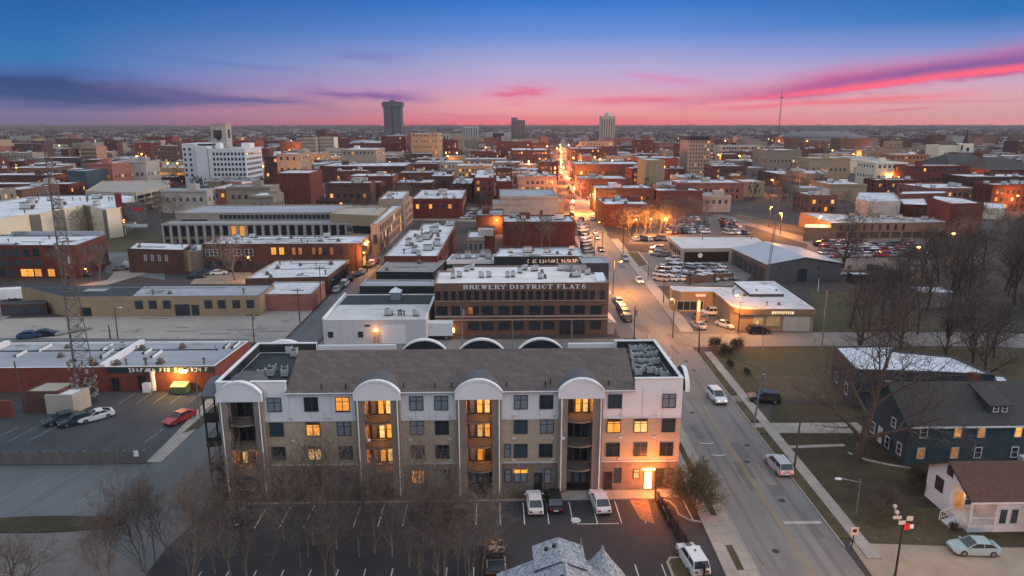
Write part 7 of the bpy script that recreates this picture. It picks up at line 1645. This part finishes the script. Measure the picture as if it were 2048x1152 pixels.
# dumpster and other yard things
a=P(359,788); t=thing('dumpster','green dumpster lit bright yellow by the wall lamp of the brick strip','dumpster',(a[0],a[1]+.4,0)); q=MB(); q.prism([(-1.2,-.7),(1.2,-.7),(1.3,.8),(-1.3,.8)],.15,1.3); q.build('bin',M('dumpster_green',(.12,.16,.06),(.08,.11,.045)),t); q=MB(); q.quad((-1.25,-.75,1.32),(1.25,-.75,1.32),(1.25,.8,1.7),(-1.25,.8,1.7)); q.build('lid',M('lid_grey',(.35,.33,.22)),t)
for x in (-1,1): MB().tube((x-.1,0,.1),(x+.1,0,.1),.1,k=8).build('wheel',tyre,t)
q=thing('wall_lamp','bright yellow wall lamp on the brick strip above the dumpster','lamp',(AT(372,770,104.6)[0],104.5,3.2)); b=MB(); b.box(-.45,-.4,-.1,.45,-.02,.4); b.build('lamp_head',lampm,q); MB().box(-.36,-.1,-.1,.36,0,.45).build('bracket',metal_d,q); light('wall_lamp_light',q,(-1.0,-1.3,-.3),1300,(1,.5,.08),.15)
# ------------------------------------------------------------------ poles and lamps
TIPS={}
def pole(name,label,bx,by,tx,ty,arm=None,r=.14,mat=woodp,cat='utility pole',cross=0,lamp=None,power=0,group=None,extra=None):
    a=P(bx,by); tp=AT(tx,ty,a[1]); h=tp[1]; lean=(tp[0]-a[0])
    t=thing(name,label,cat,(a[0],a[1],0),0,group); q=MB(); q.tube((0,0,0),(lean,0,h),r,r*.62,k=8); q.build('pole',mat,t)
    if cross:
        q=MB()
        for k in range(cross): z=h-.5-1.1*k; q.box(lean*z/h-1.25,-.07,z-.07,lean*z/h+1.25,.07,z+.07); [q.tube((lean*z/h+x,0,z+.07),(lean*z/h+x,0,z+.3),.05,k=5) for x in (-1.15,-.6,.6,1.15)]
        q.build('crossarm',woodp,t)
    if lamp:
        dx=lamp; q=MB(); q.tube((lean,0,h-.4),(lean+dx,0,h+.1),.05,k=5); q.build('lamp_arm',galv,t); q=MB(); q.ball((lean+dx*1.12,0,h+.06),.34,sq=(1.3,.7,.4)); q.build('lamp_head',lampm if power else M('lamp_housing',(.55,.56,.58)),t)
        if power: light('street_light',t,(lean+dx*1.12,0,h-.5),power,(1,.40,.075),.25)
    if extra=='box': MB().tube((lean*.8+.3,0,h*.78),(lean*.8+.3,0,h*.78+1.0),.26,k=8).build('transformer',galv,t)
    TIPS[name+str(int(bx))]=(a[0]+lean,a[1],h-.4); return t
pole('utility_pole','leaning utility pole at the left edge of the radio tower hut',50,826,28,722,r=.15)
pole('utility_pole','short wooden pole with a bent top lamp bracket in the concrete lot',236,678,229,616,lamp=1.0); pole('utility_pole','dark broken pole stub in the concrete lot',221,678,217,650,mat=metal_d)
pole('utility_pole','wooden pole with a crossarm at the rear right corner of the brick strip',509,690,504,626,cross=1,extra='box'); pole('utility_pole','wooden pole with double crossarms in front of the pink building',600,645,595,577,cross=2)
pole('utility_pole','wooden pole with a crossarm by the side street and the arched warehouse',642,604,639,532,cross=1); pole('utility_pole','left one of two tall poles before the end of the brown brick warehouse',697,548,696,488); pole('utility_pole','right one of two tall poles before the end of the brown brick warehouse',713,552,711,489,r=.2)
pole('utility_pole','thin leaning pole at the right end of the brick strip roof',445,742,430,690,r=.08); pole('utility_pole','slim grey pole in front of the lit wall lamp of the brick strip',402,848,391,752,mat=galv,r=.11)
pole('street_light','grey pole with a camera box before the left end of the lettered brick flats',925,694,922,612,mat=galv,cat='street lamp',extra='box'); pole('street_light','pole with a round white globe before the middle of the lettered brick flats',1026,695,1025,640,mat=galv,r=.1,cat='street lamp'); pole('utility_pole','grey pole before the right bays of the lettered brick flats',1144,694,1143,640,mat=galv,r=.1)
pole('utility_pole','pair of slim poles at the crossing corner near the kerb cars',1268,692,1270,612,mat=metal_d,r=.12,extra='box'); pole('utility_pole','white mast with a camera on the right flat roof line of the apartment block',1297,700,1298,670,mat=signw,r=.05)
pole('traffic_pole','dark pole with wide signs at the crossing corner',1398,704,1399,655,mat=metal_d,r=.16,cross=1,cat='sign pole')
pole('utility_pole','bent grey utility pole with insulators on the lawn beside the dirt drive',1508,850,1526,736,mat=galv,r=.15,extra='box'); pole('utility_pole','wooden utility pole beside the concrete drive and sidewalk',1589,934,1606,796,r=.14)
pole('street_lamp','street lamp with a curved arm over the lawn left of the white house',1713,1026,1721,958,mat=galv,r=.09,lamp=-2.2,cat='street lamp')
pole('utility_pole','slim light pole at the cross street below the corner shop',1525,696,1526,655,mat=galv,r=.07); pole('utility_pole','tall grey pole right of the corner shop',1644,690,1655,580,mat=galv,r=.15,cross=1); pole('utility_pole','short white pole by the barn yard',1636,582,1638,558,mat=signw,r=.1); pole('utility_pole','grey pole with a side bracket on the shop lawn',1729,660,1734,606,mat=galv,r=.12,lamp=-1.2)
pole('utility_pole','tall dark pole on the sidewalk by the grass island',1246,520,1247,448,mat=metal_d,r=.14,cross=1); pole('utility_pole','thin pole at the left kerb of the main street',1189,516,1190,470,mat=metal_d,r=.1); pole('utility_pole','dark post left of the used cars',1296,560,1298,520,mat=metal_d,r=.1); pole('utility_pole','brown pole at the sidewalk by the corner shop canopy',1327,606,1328,556,r=.12)
pole('utility_pole','black post left in the brown lot wall',1380,570,1380,542,mat=blackw,r=.25); pole('utility_pole','black post right in the brown lot wall',1430,566,1430,543,mat=blackw,r=.25)
# the signal post with signs near the gravel lane
a=P(1790,1152); tp=AT(1806,1050,a[1]); t=thing('sign_post','tall dark post with a red flag sign and white blades by the gravel lane','sign post',(a[0],a[1],0)); lean=tp[0]-a[0]; h=tp[1]
q=MB(); q.tube((0,0,0),(lean,0,h+.4),.11,.08,k=8); q.build('post',metal_d,t); q=MB(); q.box(lean-.5,-.1,h+.1,lean+.15,-.05,h+.5); q.tube((lean-.2,0,h),(lean-.9,.2,h+1.7),.04,k=4); q.ball((lean-.7,.1,h+1.3),.22,k=8); q.ball((lean-.9,.2,h+1.85),.2,k=8); q.box(lean-1.1,-.1,h+.7,lean-.3,-.02,h+1.0); q.box(lean+.2,-.1,h+.5,lean+.8,-.04,h+.95); q.build('white_blade',M('blade_grey',(.40,.42,.44),(.3,.31,.33)),t)
q=MB(); q.box(lean+.05,-.12,h-.45,lean+.6,-.06,h+.2); q.build('red_flag_sign',signr,t); q=MB(); q.box(lean+.62,-.12,h-.3,lean+.95,-.07,h+.1); q.build('small_white_sign',signw,t)
a=P(1702,1100); t=thing('speed_sign','small square white traffic sign on a dark post beside the sidewalk','sign',(a[0],a[1],0)); MB().tube((0,0,0),(.15,0,2.4),.05,k=6).build('post',metal_d,t); MB().box(-.28,-.06,1.75,.5,-.01,2.6).build('sign_plate',M('sign_buff',(.55,.48,.38)),t); MB().box(-.1,-.075,2.05,.3,-.062,2.4).build('arrow',metal_d,t)
a=P(1394,655); t=thing('pylon_sign','tall orange-lit narrow sign pillar at the corner shop forecourt','sign',(a[0],a[1],0)); MB().box(-.3,-.3,0,.3,.3,6.0).build('pillar',M('pillar_buff',(.5,.36,.2)),t); MB().box(-.28,-.34,3.6,.28,-.302,5.8).build('sign_face',M('lit_sign',(.8,.65,.4)),t)
t=lattice('radio_mast','thin guyed lattice mast rising behind the corner shop roof',P(1530,588),AT(1549,380,P(1530,588)[1])[1],.35,.3,M('mast_steel',(.17,.16,.16)),40,.05)
t.rotation_euler=(0,R(3.2),0)
Yt=P(1556,276)[1]; t=lattice('radio_mast','far thin lattice mast against the pink sky',P(1556,276),AT(1560,185,Yt)[1],2.4,1.5,M('mast_steel_far',(.12,.09,.10)),22,.3,4); q=MB(); zt=AT(1560,195,Yt)[1]; q.tube((-7,0,zt),(7,0,zt),1.0,k=6); q.tube((0,0,AT(1560,185,Yt)[1]),(0,0,AT(1560,168,Yt)[1]),.22,k=4); q.build('antenna',M('mast_steel_far',(.12,.09,.10)),t)
# shed-like bits by the barn
a=P(1722,568); bld('shed','tiny dark shelter with a pale roof right of the metal barn',[(a[0]-2.5,a[1]),(a[0]+2.5,a[1]),(a[0]+2.5,a[1]+3),(a[0]-2.5,a[1]+3)],2.6,blackw,metalroof,.05,foot=False)
a=P(1875,615); bld('shed','pale slatted shed half hidden in the dark wood',[(a[0]-4,a[1]),(a[0]+4,a[1]),(a[0]+4,a[1]+6),(a[0]-4,a[1]+6)],3.6,M('pale_slats',(.26,.25,.26),(.12,.11,.12),.4,.9,streak=(6,6,.1)),metalroof,.05,foot=False)
# lamplight over the streets: each lamp with pole, arm and glowing head
lamps=[(1222,585,26000,'lamp hidden behind the flats corner lighting the main street'),]
nl=[0]
def slamp(px_,py_,h,power,label,dx=1.6,group='lit street lamps',col=(1,.34,.055),big=0.):
    a=P(px_,py_); t=thing('street_lamp',label,'street lamp',(a[0],a[1],0),0,group); q=MB(); q.tube((0,0,0),(0,0,h),.11+big*.2,.07+big*.12,k=6); q.tube((0,0,h-.3),(dx,0,h),.05+big*.1,k=5); q.build('pole',metal_d,t); q=MB(); q.ball((dx,0,h-.1),.24+big,sq=(1.3,.9,.55),k=8); q.build('lamp_head',lampm,t); light('street_light',t,(dx,0,h-.7-big),power*((1.9 if power<15000 else 1.0) if a[1]>150 else 1),col,.25+big*.5); return t
slamp(1226,588,8.5,9000,'lit street lamp at the corner of the navy block, over the main street',1.8)
slamp(1476,667,8.2,9000,'lit street lamp before the corner shop, over the cross street',-.8)
slamp(1345,676,8.2,4500,'lit street lamp at the crossing corner by the corner shop',-.6)
_o=slamp(1750,1150,8,8000,'lit street lamp at the gravel lane corner',-1.2); _o.location=(38.5,42.5,0)
slamp(770,503,7,4200,'lit street lamp on the right of the side street, nearest one',-1); slamp(747,528,7,3000,'lit street lamp on the side street below the nearest one',-1.2); slamp(800,470,7,4200,'lit street lamp on the side street, second one up',-1); slamp(735,545,6,2200,'lit street lamp low on the side street by the arched warehouse',-.8)
slamp(505,560,6.5,900,'lit lamp over the sandy lot by the brick warehouses',-.6); slamp(178,566,4,420,'small orange lamp at the red factory corner',-.4); slamp(250,470,6,500,'orange lamp under the marquee sign',.4)
slamp(1180,425,9,14000,'lit street lamp at the far crossing of the main street, left side',1.2); slamp(1202,440,9,14000,'lit street lamp at the far crossing of the main street, right side',-1.4); slamp(1178,470,8.5,7000,'lit street lamp on the left of the upper main street',1.4); slamp(1205,492,8.5,5000,'lit street lamp on the right of the upper main street',-1.4)
slamp(1262,476,7,6500,'lit lamp in the tree row by the car lot, left one'); slamp(1292,474,7,6500,'lit lamp in the tree row by the car lot, middle one'); slamp(1322,472,7,5200,'lit lamp in the tree row by the car lot, right one')
slamp(1560,470,8.5,13000,'bright lit lamp by the road left of the school annex',-.5,big=.25); slamp(1634,478,8.5,7000,'lit lamp on the road in front of the school annex',.5,big=.15); slamp(1537,455,8.5,7000,'lit lamp beside the thin mast on the brown field',.5,big=.1)
slamp(1545,390,9,16000,'lamp lighting the tan gallery corner orange',-1,big=.3); slamp(1880,432,8,9000,'lamp before the red school hall',-1,big=.1); slamp(1880,375,9,26000,'lit lamp on the road in front of the long red school, left one',big=.4); slamp(1908,378,9,20000,'lit lamp on the road in front of the long red school, right one',big=.4); slamp(1772,378,9,2500,'lit lamp by the white school annex',big=.3); slamp(1800,400,8,6000,'lamp behind the school halls',big=.2)
slamp(1060,470,7,3000,'lamp at the left foot of the tree-fronted brick building'); slamp(985,470,6,2500,'lamp in the courtyard of the small brick tower')
slamp(962,400,9,22000,'bright lamp before the tall orange-lit brick building',0,big=.35); slamp(996,393,9,16000,'lamp right of the tall orange-lit brick building',0,big=.25); slamp(1075,425,7,6000,'lamp before the tan main street block'); slamp(880,428,6,5000,'yellow lamp on the market square, left one',col=(1,.55,.1)); slamp(905,428,6,5000,'yellow lamp on the market square, right one',col=(1,.55,.1)); slamp(840,432,7,6000,'lamp on the market square corner by the row building',col=(1,.55,.15))
slamp(597,400,8,9000,'lamp below the red stair-house block, left one',0,big=.3); slamp(625,398,8,12000,'lamp below the red stair-house block, right one',0,big=.35); slamp(642,395,8,9000,'lamp below the red stair-house block, outer right one',0,big=.3)
# lamps deep along the main street, seen as a bright line
rl=random.Random(4)
for i,Y in enumerate((330,372,415,460,510,565,625,690,765,850,945,1060,1180)):
    for s in (-1,1):
        Y+=rl.uniform(-14,14); h=rl.uniform(6,9.5); x=road_x(Y)+s*rl.uniform(6.6,8.6); t=thing('street_lamp','lit street lamp in the bright double line along the main street downtown','street lamp',(x,Y,0),0,'lamps along the main street'); big=.12+.00045*Y; q=MB(); q.tube((0,0,0),(0,0,h),.12,.1,k=5); q.build('pole',metal_d,t); q=MB(); q.ball((-s*1.3,0,h),.26+big*rl.uniform(.3,1.5),k=8); q.build('lamp_head',lampm,t); light('street_light',t,(-s*1.6,0,h-1.2),24000+26*Y,(1,.33,.06) if (i+s)%3 else (1,.16,.06),.6)
# further glows between the far blocks
rg=random.Random(13)
for x,y,p_,l in ((36,352,9000,'orange lamp by the dark red blocks at the left edge'),(128,372,9000,'orange lamp beside the glazed stair block'),(470,285,60000,'bright far lamp right of the white tower penthouse, left one'),(490,286,70000,'bright far lamp right of the white tower penthouse, right one'),(517,287,30000,'far lamp by the pale tower stubs'),(580,308,40000,'yellow lamp in the gap left of the twin tan towers'),(592,306,40000,'yellow lamp next to the twin tan towers'),(1335,300,40000,'far orange lamps left of the brown office tower'),(1345,297,30000,'far orange lamp close to the brown office tower'),(1436,320,20000,'orange lamp right of the foot of the brown office tower'),(1345,358,16000,'lamp lighting the block at the foot of the brown office tower'),(1310,360,9000,'orange lamp before the ribbed tan block'),(2000,283,50000,'far lamp near the right horizon'),(2030,310,30000,'far lamp at the right edge beyond the church'),(1640,312,24000,'row of orange lamps beyond the tan office'),(1505,328,14000,'orange lamp below the long pale office'),(1200,330,12000,'white lamp on the dark brick block front, left one'),(1180,325,14000,'white lamp on the dark brick block front, right one'),(1070,322,12000,'lamp before the long dark brick block, left one'),(1078,326,12000,'lamp before the long dark brick block, right one'),(1058,318,12000,'lamp on the corner of the long dark brick block'),(770,300,24000,'lamp at the foot of the rust red slab'),(800,306,24000,'lamp right of the foot of the rust red slab'),(2030,420,6000,'lamp near the right edge behind the cream block'),(1900,512,1500,'lamp glimmering through the dark wood, left one'),(1830,545,1500,'round lamp on the grass below the auction lot')):
    slamp(x,y+4,8,p_,l,0,big=.5 if p_>15000 else .25)
for i in range(105):
    Y=rg.uniform(380,1500); x=rg.uniform(-.62,.66)*Y
    if any(b[0]-2<x<b[2]+2 and b[1]-5<Y<b[3]+2 for b in boxes) or (-.52<x/Y<-.3 and Y<520): continue
    t=thing('street_lamp',f'distant orange street lamp {side_word(x,Y)}','street lamp',(x,Y,0),0,'distant street lamps'); q=MB(); q.tube((0,0,0),(0,0,9),.15,k=4); q.build('pole',metal_d,t); q=MB(); q.ball((0,0,9.2),.5+Y*.0004,k=7); q.build('lamp_head',lampm,t); light('street_light',t,(0,0,8),9000+15*Y,(1,.38,.07),.5)
# wires between poles
def wire(label,a,b_,sag,n=12):
    q=MB(); pts=[]
    for i in range(n+1):
        u=i/n; pts.append((a[0]+(b_[0]-a[0])*u,a[1]+(b_[1]-a[1])*u,a[2]+(b_[2]-a[2])*u-sag*4*u*(1-u)))
    for p,r_ in zip(pts,pts[1:]): q.tube(p,r_,.018,k=4,cap=False)
    tag(q.build('power_line',metal_d),label,'cable')
tp=TIPS
wire('overhead cable from the bent lawn pole to the wooden pole by the drive',tp['utility_pole1508'],tp['utility_pole1589'],.5); wire('overhead cable from the wooden pole by the drive towards the gravel lane post',tp['utility_pole1589'],(40.5,57.5,8.3),.7); wire('overhead cable from the crossing corner poles to the bent lawn pole',tp['utility_pole1268'],tp['utility_pole1508'],.7); wire('overhead cable between the crossarm poles at the pink building',tp['utility_pole600'],tp['utility_pole642'],.5); wire('overhead cable from the brick strip corner pole to the double crossarm pole',tp['utility_pole509'],tp['utility_pole600'],.5); wire('overhead cable from the arched warehouse pole up the side street',tp['utility_pole642'],tp['utility_pole713'],.6)
# pedestrian at the used-car lot
a=P(1482,560)
# ------------------------------------------------------------------ haze
hz=MB(); hz.box(-7900,-7900,-1,7900,7900,156); ho=hz.build('haze',None); ho.data.materials.clear()
hm=bpy.data.materials.new('haze_air'); hm.use_nodes=True; t=hm.node_tree; t.nodes.clear(); pv=t.nodes.new('ShaderNodeVolumePrincipled'); pv.inputs['Color'].default_value=(.66,.63,.74,1); pv.inputs['Density'].default_value=.000055; pv.inputs['Anisotropy'].default_value=.2
ou=t.nodes.new('ShaderNodeOutputMaterial'); t.links.new(pv.outputs[0],ou.inputs['Volume']); ho.data.materials.append(hm); ho['kind']='stuff'; ho['label']='pale evening haze over the whole town'; ho['category']='haze'
# prototypes that were never placed are removed
for o in list(bpy.data.objects):
    if o.parent is None and 'used' in o.keys():
        if o['used']==0:
            for c in list(o.children): bpy.data.objects.remove(c)
            bpy.data.objects.remove(o)
        else: del o['used']
